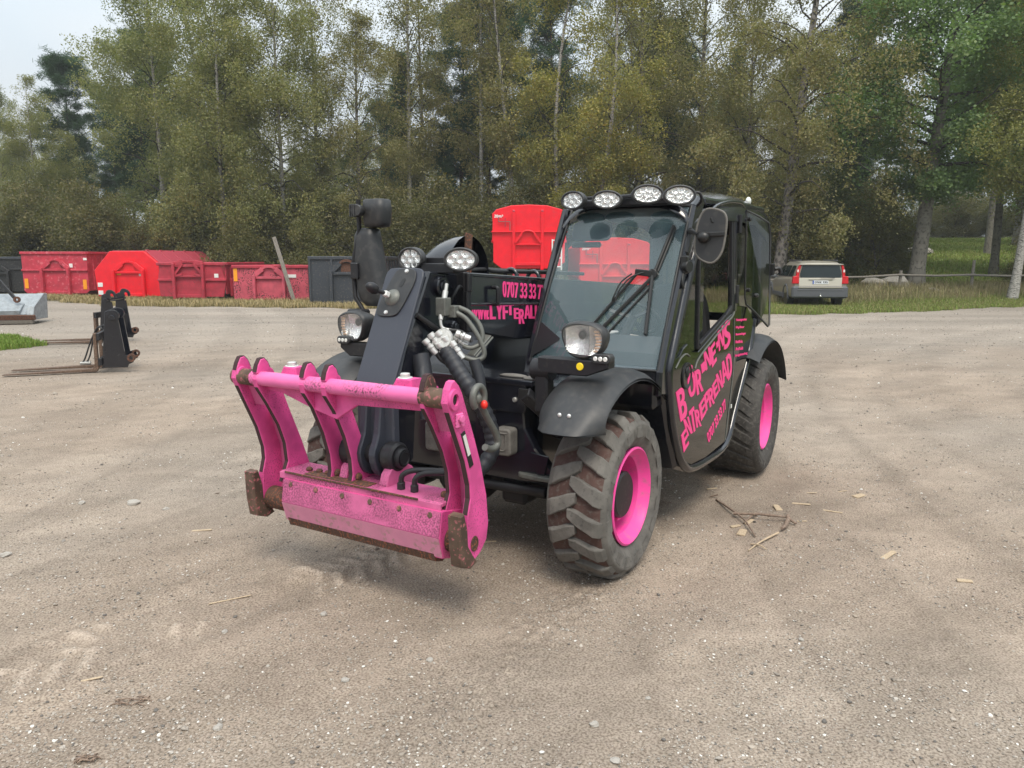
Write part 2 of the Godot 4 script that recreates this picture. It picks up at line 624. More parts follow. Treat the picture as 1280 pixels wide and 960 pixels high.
# ------------------------------------------------------------------ camera, sky, light
func make_view() -> void:
	var cam := Camera3D.new()
	cam.name = "camera"
	cam.position = Vector3(0, 1.62, 0)
	cam.rotation.x = -atan(155.0 / 960.0)
	cam.fov = rad_to_deg(2.0 * atan(0.5))
	cam.near = 0.05
	cam.far = 2000.0
	add_child(cam)
	cam.current = true

	# a bright, even cloud cover: brightest overhead, as under any overcast
	var w := 512
	var h := 256
	var im := Image.create(w, h, false, Image.FORMAT_RGBF)
	var n := noise(1.1, 5, FastNoiseLite.TYPE_SIMPLEX_SMOOTH, 5)
	for j in h:
		var el := PI * (0.5 - (j + 0.5) / h)
		var s := sin(el)
		var base := 0.34 + 0.78 * maxf(s, 0.0)
		for i in w:
			var az := TAU * (i + 0.5) / w
			var d := Vector3(cos(el) * cos(az), s, cos(el) * sin(az))
			var q := d / (absf(s) + 0.35)
			var c := n.get_noise_3d(q.x * 1.0, q.y * 0.4, q.z * 1.0)
			var v := base * (1.0 + 0.12 * c)
			var blue := clampf(0.5 - 1.3 * c, 0.0, 1.0)
			var k := Color(0.84, 0.955, 1.05).lerp(Color(0.95, 0.985, 1.01), 1.0 - blue)
			if s < 0.0:
				v = 0.3
			im.set_pixel(i, j, Color(k.r * v, k.g * v, k.b * v))
	var pano := PanoramaSkyMaterial.new()
	pano.panorama = ImageTexture.create_from_image(im)
	var sky := Sky.new()
	sky.sky_material = pano
	var e := Environment.new()
	e.background_mode = Environment.BG_SKY
	e.sky = sky
	e.tonemap_mode = Environment.TONE_MAPPER_LINEAR
	e.tonemap_exposure = 1.85
	e.ambient_light_source = Environment.AMBIENT_SOURCE_SKY
	e.sdfgi_enabled = true
	e.ssao_enabled = true
	e.ssil_enabled = true
	e.fog_enabled = true
	e.fog_density = 0.0008
	e.fog_light_color = Color(0.93, 0.95, 0.96)
	var we := WorldEnvironment.new()
	we.name = "world_environment"
	we.environment = e
	add_child(we)

	var sun := DirectionalLight3D.new()
	sun.name = "sun"
	sun.light_energy = 0.5
	sun.light_color = Color(1.0, 0.96, 0.9)
	sun.light_angular_distance = 22.0
	sun.shadow_enabled = true
	sun.rotation_degrees = Vector3(-58, 12, 0)
	add_child(sun)


# ------------------------------------------------------------------ ground
var hills := FastNoiseLite.new()
var gx := PackedFloat32Array()
var gz := PackedFloat32Array()
var gp := PackedVector3Array()


# height of the land: a level yard, rising gently to the pasture on the right and a little into the wood
func land(x: float, z: float) -> float:
	var d := -z
	var y := 0.0
	var right := smoothstep(4.0, 16.0, x)
	y += right * (0.35 * smoothstep(27.0, 33.0, d) + 0.085 * maxf(0.0, d - 33.0) * smoothstep(33.0, 40.0, d))
	y += (1.0 - right) * 0.3 * smoothstep(33.0, 45.0, d)
	y += smoothstep(24.0, 34.0, d) * 0.12 * hills.get_noise_2d(x * 6.0, z * 6.0)
	return minf(y, 4.0)


func make_ground() -> void:
	hills.seed = 3
	hills.frequency = 0.02
	var n1 := noise(0.35, 11, FastNoiseLite.TYPE_SIMPLEX_SMOOTH, 3)
	var n2 := noise(2.2, 12, FastNoiseLite.TYPE_SIMPLEX_SMOOTH, 4)
	var n3 := noise(14.0, 13, FastNoiseLite.TYPE_SIMPLEX_SMOOTH, 3)
	var n4 := noise(0.12, 14, FastNoiseLite.TYPE_SIMPLEX_SMOOTH, 3)
	var n5 := noise(45.0, 15, FastNoiseLite.TYPE_SIMPLEX_SMOOTH, 2)
	var xs := PackedFloat32Array()
	var zs := PackedFloat32Array()
	var x := 0.0
	var step := 0.016
	var half := []
	while x < 700.0:
		half.append(x)
		x += step
		if x > 2.4:
			step *= 1.06
	for i in range(half.size() - 1, 0, -1):
		xs.append(-half[i])
	for v in half:
		xs.append(v)
	var z := -1.1
	step = 0.011
	zs.append(60.0)
	zs.append(8.0)
	zs.append(2.0)
	zs.append(-0.4)
	while z > -900.0:
		zs.append(z)
		z -= step
		step = maxf(0.011, 0.006 * -z) if z > -60.0 else step * 1.2
	var nx := xs.size()
	var nz := zs.size()
	var pos := PackedVector3Array()
	var nor := PackedVector3Array()
	var uv := PackedVector2Array()
	var col := PackedColorArray()
	pos.resize(nx * nz)
	uv.resize(nx * nz)
	col.resize(nx * nz)
	nor.resize(nx * nz)
	for j in nz:
		var zz := zs[j]
		var d := -zz
		for i in nx:
			var xx := xs[i]
			var y := land(xx, zz) - smoothstep(30.0, 36.0, d) * 0.06
			var c := Vector3(0.41, 0.336, 0.272)
			if d < 40.0 and absf(xx) < 40.0:
				var a := n1.get_noise_2d(xx, zz)
				var b := n2.get_noise_2d(xx, zz * 1.4)
				var near := 1.0 - smoothstep(6.0, 16.0, d)
				y += 0.013 * a + 0.007 * b * near
				if d < 9.0:
					y += (0.0035 * n3.get_noise_2d(xx, zz) + 0.0014 * n5.get_noise_2d(xx, zz)) * (1.0 - smoothstep(5.0, 9.0, d))
				# wheel tracks that sweep across the yard from the machine to the camera's left
				var t := 0.0
				var e := n4.get_noise_2d(xx, zz) * 0.25
				for tr in [[0.35, -3.0, 0.62], [-1.0, -3.6, 0.62], [2.4, -4.5, 0.18], [3.9, -4.7, 0.18]]:
					var s: float = (xx - tr[0]) - (zz - tr[1]) * -tr[2] + e
					var k := exp(-pow(s / 0.2, 2.0))
					t = maxf(t, k)
					y -= 0.012 * k
					y += 0.006 * exp(-pow((absf(s) - 0.3) / 0.08, 2.0))
				# prints left by tyre lugs at the lower left
				var along := xx * 0.72 - zz * 0.69
				var across := xx * 0.69 + zz * 0.72 + 3.40 + 0.05 * b
				var lug := absf(across)
				if lug < 0.24 and d < 5.2 and xx < -0.4:
					var ph := fposmod(along * 8.5 + lug * 4.0 + (0.5 if across > 0.0 else 0.0), 1.0)
					var q := smoothstep(0.14, 0.3, ph) * (1.0 - smoothstep(0.6, 0.76, ph)) * (1.0 - smoothstep(0.15, 0.23, lug)) * smoothstep(-0.3, 0.25, a + b + 0.15)
					y += 0.016 * q
					c = c.lerp(Vector3(0.52, 0.435, 0.36), 0.75 * q) * lerpf(0.9, 1.0, q)
				# soil churned up by the front wheel
				var churn := exp(-pow((xx * 0.865 + zz * 0.5 + 1.50 + 0.08 * a) / 0.17, 2.0)) * smoothstep(2.0, 2.6, d) * (1.0 - smoothstep(4.0, 4.4, d))
				churn = maxf(churn, 0.8 * exp(-pow((xx * 0.8 + zz * 0.6 + 3.0 + 0.1 * b) / 0.12, 2.0)) * smoothstep(0.0, 0.4, a + b) * (1.0 - smoothstep(5.0, 6.5, d)))
				if churn > 0.02:
					var r := n3.get_noise_2d(xx * 1.1, zz * 1.6)
					y += churn * (0.012 * r + 0.006 * n5.get_noise_2d(xx * 0.7, zz * 0.7))
					c *= 1.0 + churn * (0.35 * r - 0.08)
				var g := 1.0 + 0.09 * a + 0.13 * b + 0.06 * t
				# greyer stone dust lies in patches, darker and damper soil in others
				var p := n4.get_noise_2d(xx * 2.0 + 40.0, zz * 2.0)
				c = c.lerp(Vector3(0.395, 0.338, 0.284), clampf(0.35 + 1.3 * p, 0.0, 1.0))
				c = c * g
				var streak := n2.get_noise_2d((xx * 0.6 + zz * 0.8) * 0.8, (xx * 0.8 - zz * 0.6) * 0.12 + 50.0)
				c *= 1.0 + 0.16 * streak
				# a greyer packed lane runs along the far side of the yard
				c = c.lerp(Vector3(0.43, 0.388, 0.342), smoothstep(9.0, 20.0, d) * 0.7)
				c *= 1.0 + 0.22 * n1.get_noise_2d(xx * 0.12 + 7.0, zz * 1.1) * smoothstep(6.0, 11.0, d)
				# lighter bands where traffic has swept round towards the road on the right
				var sweep := 0.0
				for q in [[0.9, 2.2, 0.020, 0.30], [2.3, 2.2, 0.020, 0.30], [3.3, 5.0, 0.045, 0.26], [4.9, 5.0, 0.045, 0.26], [-3.5, 5.0, -0.012, 0.3], [-5.1, 5.0, -0.012, 0.3], [-1.6, 9.0, 0.05, 0.3], [0.1, 9.0, 0.05, 0.3]]:
					var s: float = xx - q[0] - q[2] * (d - q[1]) * (d - q[1]) * signf(d - q[1]) - 0.12 * a
					var w: float = q[3] * (1.0 + 0.05 * d)
					var k := 1.0 - smoothstep(w * 0.75, w, absf(s))
					sweep = maxf(sweep, k * (0.7 + 0.3 * b))
					y -= 0.008 * k * (1.0 - smoothstep(8.0, 20.0, d))
					c *= 1.0 - 0.05 * (1.0 - smoothstep(0.0, 0.09 * (1.0 + 0.1 * d), absf(absf(s) - w)))
				c *= 1.0 + 0.13 * sweep
				var damp := smoothstep(0.25, 0.6, n1.get_noise_2d(xx * 0.45 + 9.0, zz * 1.3))
				c *= 1.0 - 0.1 * damp
			c *= 0.84
			if d > 30.0:
				c = c.lerp(Vector3(0.075, 0.08, 0.032), smoothstep(30.0, 33.0, d))
			pos[j * nx + i] = Vector3(xx, y, zz)
			uv[j * nx + i] = Vector2(xx, zz) / 1.3
			col[j * nx + i] = Color(c.x, c.y, c.z)
	gx = xs
	gp = pos
	for q in zs:
		gz.append(-q)
	for j in nz:
		for i in nx:
			var a := pos[j * nx + maxi(i - 1, 0)]
			var b := pos[j * nx + mini(i + 1, nx - 1)]
			var c := pos[maxi(j - 1, 0) * nx + i]
			var d := pos[mini(j + 1, nz - 1) * nx + i]
			nor[j * nx + i] = (b - a).cross(c - d).normalized()
	var idx := PackedInt32Array()
	idx.resize((nx - 1) * (nz - 1) * 6)
	var k := 0
	for j in nz - 1:
		for i in nx - 1:
			var o := j * nx + i
			idx[k] = o
			idx[k + 1] = o + 1
			idx[k + 2] = o + nx + 1
			idx[k + 3] = o
			idx[k + 4] = o + nx + 1
			idx[k + 5] = o + nx
			k += 6
	var arr := []
	arr.resize(Mesh.ARRAY_MAX)
	arr[Mesh.ARRAY_VERTEX] = pos
	arr[Mesh.ARRAY_NORMAL] = nor
	arr[Mesh.ARRAY_TEX_UV] = uv
	arr[Mesh.ARRAY_COLOR] = col
	arr[Mesh.ARRAY_INDEX] = idx
	var am := ArrayMesh.new()
	am.add_surface_from_arrays(Mesh.PRIMITIVE_TRIANGLES, arr)
	print("ground ", nx, " x ", nz)
	var m := mat(Color.WHITE, 0.95, 0.0, 0.25)
	m.vertex_color_use_as_albedo = true
	m.albedo_texture = ntex(noise(0.09, 301, FastNoiseLite.TYPE_SIMPLEX_SMOOTH, 5), [[0.2, S(0.48, 0.465, 0.45)], [0.42, S(0.75, 0.74, 0.73)], [0.6, S(0.93, 0.93, 0.93)], [0.78, S(1, 1, 1)]], 1024)
	m.heightmap_enabled = true
	m.heightmap_scale = 0.38
	m.heightmap_texture = ntex(noise(0.11, 305, FastNoiseLite.TYPE_SIMPLEX_SMOOTH, 5), [[0.0, Color.BLACK], [1.0, Color.WHITE]], 1024)
	m.detail_enabled = true
	m.detail_blend_mode = BaseMaterial3D.BLEND_MODE_MUL
	m.detail_uv_layer = BaseMaterial3D.DETAIL_UV_1
	m.detail_albedo = ntex(noise(0.02, 309, FastNoiseLite.TYPE_CELLULAR, 3), [[0.0, S(0.8, 0.79, 0.78)], [0.5, S(0.97, 0.97, 0.96)], [1.0, S(1, 1, 1)]], 1024)
	structure(put("ground", am, m))


func stone_mesh(rng: RandomNumberGenerator, rough := 0.25) -> ArrayMesh:
	var st := SurfaceTool.new()
	var s := SphereMesh.new()
	s.radial_segments = 7
	s.rings = 4
	var a := s.get_mesh_arrays()
	var v: PackedVector3Array = a[Mesh.ARRAY_VERTEX]
	var seen := {}
	for i in v.size():
		var key := Vector3i((v[i] * 100.0).round())
		if not seen.has(key):
			seen[key] = 1.0 + rng.randf_range(-rough, rough)
		v[i] = v[i] * seen[key] * Vector3(2.0, 1.25, 2.0)
	a[Mesh.ARRAY_VERTEX] = v
	a[Mesh.ARRAY_NORMAL] = null
	a[Mesh.ARRAY_TANGENT] = null
	var am := ArrayMesh.new()
	am.add_surface_from_arrays(Mesh.PRIMITIVE_TRIANGLES, a)
	st.create_from(am, 0)
	st.deindex()
	st.set_smooth_group(-1)
	var b := SurfaceTool.new()
	b.begin(Mesh.PRIMITIVE_TRIANGLES)
	b.set_smooth_group(-1)
	var idx: PackedInt32Array = a[Mesh.ARRAY_INDEX]
	for i in idx:
		b.add_vertex(v[i])
	b.generate_normals()
	return b.commit()


func multi(called: String, mesh: Mesh, xfs: Array, cols: Array, m: Material, label: String, category: String, parent: Node = self) -> MultiMeshInstance3D:
	var mm := MultiMesh.new()
	mm.transform_format = MultiMesh.TRANSFORM_3D
	mm.use_colors = not cols.is_empty()
	mm.mesh = mesh
	mm.instance_count = xfs.size()
	for i in xfs.size():
		mm.set_instance_transform(i, xfs[i])
		if mm.use_colors:
			mm.set_instance_color(i, cols[i])
	var o := MultiMeshInstance3D.new()
	o.name = called
	o.multimesh = mm
	o.material_override = m
	parent.add_child(o, true)
	tag(o, label, category, "", "stuff")
	return o


# height of the finished ground sheet at a place
func ground_y(x: float, z: float) -> float:
	var i := clampi(gx.bsearch(x) - 1, 0, gx.size() - 2)
	var j := clampi(gz.bsearch(-z) - 1, 0, gz.size() - 2)
	var u := clampf((x - gx[i]) / (gx[i + 1] - gx[i]), 0.0, 1.0)
	var v := clampf((-z - gz[j]) / (gz[j + 1] - gz[j]), 0.0, 1.0)
	var n := gx.size()
	return lerpf(lerpf(gp[j * n + i].y, gp[j * n + i + 1].y, u), lerpf(gp[(j + 1) * n + i].y, gp[(j + 1) * n + i + 1].y, u), v)


func make_gravel() -> void:
	var rng := RandomNumberGenerator.new()
	rng.seed = 77
	var clump := noise(0.9, 71, FastNoiseLite.TYPE_SIMPLEX_SMOOTH, 3)
	for v in 4:
		var mesh := stone_mesh(rng, 0.3)
		var xfs := []
		var cols := []
		var want: int = [42000, 26000, 15000, 30000][v]
		while xfs.size() < want:
			# more of them counted where the yard is near
			var d := 1.5 / pow(rng.randf_range(0.05, 1.0), 1.15)
			if v == 3:
				d = rng.randf_range(5.0, 27.0)
			if d > 26.0:
				continue
			var x := rng.randf_range(-1.0, 1.0) * (d * 0.85 + 0.8)
			if clump.get_noise_2d(x, -d) + rng.randf_range(-0.35, 0.35) < -0.12:
				continue
			var s: float = 0.0019 + 0.0042 * pow(rng.randf(), 3.5)
			if rng.randf() < 0.05:
				s *= 1.7
			if rng.randf() < 0.004:
				s *= 2.4
			s *= 1.0 + 0.10 * clampf(d - 3.0, 0.0, 14.0)
			var b := Basis.from_euler(Vector3(rng.randf_range(-0.4, 0.4), rng.randf_range(0, TAU), rng.randf_range(-0.4, 0.4))) * Basis.from_scale(Vector3(s, s * rng.randf_range(0.5, 1.0), s * rng.randf_range(0.7, 1.1)))
			xfs.append(Transform3D(b, V(x, ground_y(x, -d) + s * 0.35, -d)))
			var t := rng.randf()
			var c := Color(0.38, 0.32, 0.26).lerp(Color(0.46, 0.425, 0.38), t) * rng.randf_range(0.5, 1.0)
			if rng.randf() < 0.05:
				c = Color(0.62, 0.6, 0.56)
			if rng.randf() < 0.08:
				c = Color(0.13, 0.12, 0.11)
			cols.append(c)
		multi("gravel", mesh, xfs, cols, M.pebble, ["fine pebbles loose all over the gravel yard", "second scatter of pebbles loose on the gravel yard", "third scatter of coarser pebbles loose on the gravel yard", "scatter of pebbles over the far part of the gravel yard"][v], "gravel")


# a grassy sheet with a ragged edge, laid a little above the yard
func turf(called: String, outline: Array, c0: Color, c1: Color, seed_: int, lift := 0.02) -> PackedVector2Array:
	var rng := RandomNumberGenerator.new()
	rng.seed = seed_
	var poly := PackedVector2Array()
	for i in outline.size():
		var a: Vector2 = outline[i]
		var b: Vector2 = outline[(i + 1) % outline.size()]
		var n := maxi(1, int(a.distance_to(b) / 0.5))
		for k in n:
			poly.append(a.lerp(b, float(k) / n) + Vector2(rng.randf_range(-0.16, 0.16), rng.randf_range(-0.28, 0.28)))
	# a grid of quads inside it, so that it follows the land
	var box := Rect2(poly[0], Vector2.ZERO)
	for p in poly:
		box = box.expand(p)
	var st := SurfaceTool.new()
	st.begin(Mesh.PRIMITIVE_TRIANGLES)
	var n := noise(0.7, seed_, FastNoiseLite.TYPE_SIMPLEX_SMOOTH, 4)
	var cell := 0.7
	var cx := int(box.size.x / cell) + 1
	var cy := int(box.size.y / cell) + 1
	for i in cx:
		for j in cy:
			var q := box.position + Vector2(i, j) * cell
			var sq := PackedVector2Array([q, q + Vector2(cell, 0), q + Vector2(cell, cell), q + Vector2(0, cell)])
			for piece in Geometry2D.intersect_polygons(sq, poly):
				var idx := Geometry2D.triangulate_polygon(piece)
				for t in range(0, idx.size(), 3):
					var pp := [piece[idx[t]], piece[idx[t + 1]], piece[idx[t + 2]]]
					if (pp[1] - pp[0]).cross(pp[2] - pp[0]) < 0.0:
						pp.reverse()
					for p in pp:
						st.set_color(c0.lerp(c1, clampf(0.5 + n.get_noise_2d(p.x, p.y), 0, 1)))
						st.set_normal(Vector3.UP)
						st.add_vertex(V(p.x, land(p.x, p.y) + 0.02 * hills.get_noise_2d(p.x * 30, p.y * 30) + lift, p.y))
	structure(put(called, st.commit(), M.pebble))
	return poly


func tuft(rng: RandomNumberGenerator, blades: int, h: float, spread: float, lean: float, w: float, c: Array) -> ArrayMesh:
	var st := SurfaceTool.new()
	st.begin(Mesh.PRIMITIVE_TRIANGLES)
	st.set_smooth_group(-1)
	for i in blades:
		var a := rng.randf_range(0, TAU)
		var p := Vector3(cos(a), 0, sin(a)) * spread * sqrt(rng.randf())
		var b := rng.randf_range(0, TAU)
		var out := Vector3(cos(b), 0, sin(b)) * lean * rng.randf()
		var hh := h * rng.randf_range(0.45, 1.0)
		var s := Vector3(-sin(b), 0, cos(b)) * w * rng.randf_range(0.6, 1.2)
		var mid := p + out * 0.35 * hh + Vector3.UP * hh * 0.6
		var tip := p + out * hh + Vector3.UP * hh * rng.randf_range(0.8, 1.0)
		st.set_color(c[rng.randi() % c.size()] * rng.randf_range(0.75, 1.2))
		for v in [p - s, p + s, mid + s * 0.7, p - s, mid + s * 0.7, mid - s * 0.7, mid - s * 0.7, mid + s * 0.7, tip]:
			st.add_vertex(v)
	st.generate_normals()
	return st.commit()


func sow(called: String, mesh: Mesh, poly: PackedVector2Array, count: int, seed_: int, smin: float, smax: float, label: String, category: String, keep = null) -> void:
	var rng := RandomNumberGenerator.new()
	rng.seed = seed_
	var box := Rect2(poly[0], Vector2.ZERO)
	for p in poly:
		box = box.expand(p)
	var xfs := []
	var tries := 0
	while xfs.size() < count and tries < count * 20:
		tries += 1
		var p := box.position + Vector2(rng.randf(), rng.randf()) * box.size
		if not Geometry2D.is_point_in_polygon(p, poly):
			continue
		if keep != null and not keep.call(p):
			continue
		var s := rng.randf_range(smin, smax)
		xfs.append(Transform3D(Basis(Vector3.UP, rng.randf_range(0, TAU)) * Basis.from_scale(Vector3(s, s * rng.randf_range(0.7, 1.25), s)), V(p.x, land(p.x, p.y) - 0.01, p.y)))
	multi(called, mesh, xfs, [], M.blades, label, category)


func make_grass() -> void:
	var rng := RandomNumberGenerator.new()
	rng.seed = 5
	var green := [Color(0.15, 0.22, 0.045), Color(0.18, 0.24, 0.055), Color(0.20, 0.20, 0.075), Color(0.24, 0.21, 0.10)]
	var dry := [Color(0.33, 0.255, 0.13), Color(0.27, 0.215, 0.11), Color(0.38, 0.31, 0.18), Color(0.17, 0.16, 0.06)]
	var straw := [Color(0.32, 0.27, 0.15), Color(0.26, 0.225, 0.12), Color(0.17, 0.175, 0.07), Color(0.38, 0.33, 0.2), Color(0.2, 0.15, 0.09)]
	# the verge under the car
	var verge := turf("grass_verge", [V2(5.5, -23.6), V2(9.2, -23.3), V2(13.0, -24.6), V2(19.5, -28.0), V2(34.0, -33.0), V2(70.0, -40.0), V2(70.0, -70.0), V2(5.5, -70.0)], Color(0.15, 0.19, 0.05), Color(0.20, 0.21, 0.075), 21)
	sow("verge_grass", tuft(rng, 26, 0.10, 0.16, 0.7, 0.005, green), verge, 26000, 31, 0.8, 1.5, "short green grass of the verge around the parked car", "grass", func(p): return p.y > -34.0 and p.x < 36.0)
	sow("meadow_grass", tuft(rng, 26, 0.16, 0.34, 0.9, 0.014, [Color(0.19, 0.29, 0.06), Color(0.23, 0.31, 0.07), Color(0.26, 0.27, 0.09)]), verge, 20000, 32, 0.8, 1.6, "green pasture grass on the slope behind the fence", "grass", func(p): return p.y < -32.0 and p.x < 60.0)
	sow("tall_dry_grass", tuft(rng, 20, 0.5, 0.3, 0.8, 0.006, straw), verge, 3600, 33, 0.4, 1.2, "tall withered grass along the rail fence behind the car", "grass", func(p): return p.y < -28.4 - 0.25 * maxf(0.0, p.x - 13.0) and p.y > -32.6 - 0.25 * maxf(0.0, p.x - 13.0) and p.x < 45.0 and p.x > 7.0)
	# the strip on which the containers stand
	var strip := turf("dry_grass_strip", [V2(-23.5, -33.0), V2(-19.0, -31.6), V2(-16.8, -30.0), V2(-14.6, -27.9), V2(-9.0, -26.6), V2(-5.0, -26.0), V2(0.0, -26.0), V2(6.0, -25.0), V2(6.0, -60.0), V2(-80.0, -60.0), V2(-80.0, -36.0)], Color(0.20, 0.165, 0.085), Color(0.13, 0.12, 0.055), 22)
	sow("dry_grass", tuft(rng, 22, 0.2, 0.22, 0.9, 0.007, dry), strip, 12000, 41, 0.6, 1.4, "straw coloured grass along the row of containers", "grass", func(p): return p.y > -33.5 and p.x > -28.0)
	sow("wood_edge_grass", tuft(rng, 22, 0.8, 0.35, 0.5, 0.014, [Color(0.10, 0.115, 0.035), Color(0.14, 0.13, 0.045), Color(0.19, 0.16, 0.07)]), strip, 9000, 42, 0.7, 1.5, "rank grass and weeds at the edge of the wood", "grass", func(p): return p.y < -37.0 and p.y > -52.0 and p.x > -50.0)
	# the field that lies to the right of the yard, outside the view
	var field := turf("grass_field", [V2(5.6, -7.0), V2(7.6, -10.2), V2(11.2, -15.4), V2(15.0, -20.6), V2(30.0, -23.5), V2(60.0, -26.0), V2(60.0, 10.0), V2(6.5, 10.0), V2(4.2, -3.0)], Color(0.12, 0.17, 0.04), Color(0.16, 0.19, 0.06), 24)
	sow("field_grass", tuft(rng, 26, 0.14, 0.22, 0.7, 0.007, green), field, 14000, 44, 0.8, 1.5, "green grass of the field to the right of the yard", "grass", func(p): return p.x < 30.0 and p.y > -23.0)
	# the green tuft beside the forks
	var isle := turf("grass_patch", [V2(-13.0, -16.4), V2(-10.6, -16.2), V2(-9.4, -15.2), V2(-9.15, -14.6), V2(-9.5, -14.0), V2(-10.5, -13.4), V2(-13.0, -13.0)], Color(0.10, 0.14, 0.035), Color(0.14, 0.17, 0.05), 23)
	sow("patch_grass", tuft(rng, 26, 0.11, 0.12, 0.7, 0.005, [Color(0.11, 0.19, 0.03), Color(0.14, 0.22, 0.04), Color(0.17, 0.2, 0.05)]), isle, 3600, 43, 0.7, 1.4, "bright green grass patch at the left edge of the yard", "grass")


# ------------------------------------------------------------------ trees
# a small spray of leaves: «hang» strands droop, otherwise a loose ball
func spray(rng: RandomNumberGenerator, leaves: int, r: float, hang: float, size: float, cols: Array, thin := 0.62) -> ArrayMesh:
	var st := SurfaceTool.new()
	st.begin(Mesh.PRIMITIVE_TRIANGLES)
	st.set_smooth_group(-1)
	for i in leaves:
		var p := Vector3(rng.randfn(), rng.randfn() * 0.8, rng.randfn()) * r * 0.45
		if hang > 0.0:
			var strand := i % 4
			var a := strand * 1.7 + 0.5
			p = Vector3(cos(a), 0, sin(a)) * r * 0.5 + Vector3(rng.randfn(), 0, rng.randfn()) * 0.07
			p.y = -hang * rng.randf() * (0.6 + 0.2 * strand) + 0.12
		var n := Vector3(rng.randfn(), absf(rng.randfn()) * 0.8 + 0.25, rng.randfn()).normalized()
		var u := n.cross(Vector3(rng.randfn(), rng.randfn(), rng.randfn())).normalized()
		var v := n.cross(u)
		var s := size * rng.randf_range(0.7, 1.25)
		var c: Color = cols[rng.randi() % cols.size()] * rng.randf_range(0.9, 1.1)
		st.set_color(c)
		var q := [p - u * s, p + v * s * thin, p + u * s, p - v * s * thin]
		for k in [0, 1, 2, 0, 2, 3]:
			st.add_vertex(q[k])
	st.generate_normals()
	return st.commit()


func needles(rng: RandomNumberGenerator, count: int, len_: float, w: float, cols: Array, flat_: float) -> ArrayMesh:
	var st := SurfaceTool.new()
	st.begin(Mesh.PRIMITIVE_TRIANGLES)
	st.set_smooth_group(-1)
	for i in count:
		var d := Vector3(rng.randfn(), rng.randfn() * flat_ + 0.25, rng.randfn()).normalized()
		var b := Vector3(rng.randfn(), rng.randfn() * flat_, rng.randfn()) * len_ * 0.45
		var s := d.cross(Vector3(rng.randfn(), rng.randfn(), rng.randfn())).normalized() * w
		st.set_color(cols[rng.randi() % cols.size()] * rng.randf_range(0.75, 1.25))
		var e := b + d * len_ * rng.randf_range(0.6, 1.0)
		for v in [b - s, b + s, e + s * 0.5, b - s, e + s * 0.5, e - s * 0.5]:
			st.add_vertex(v)
	st.generate_normals()
	return st.commit()


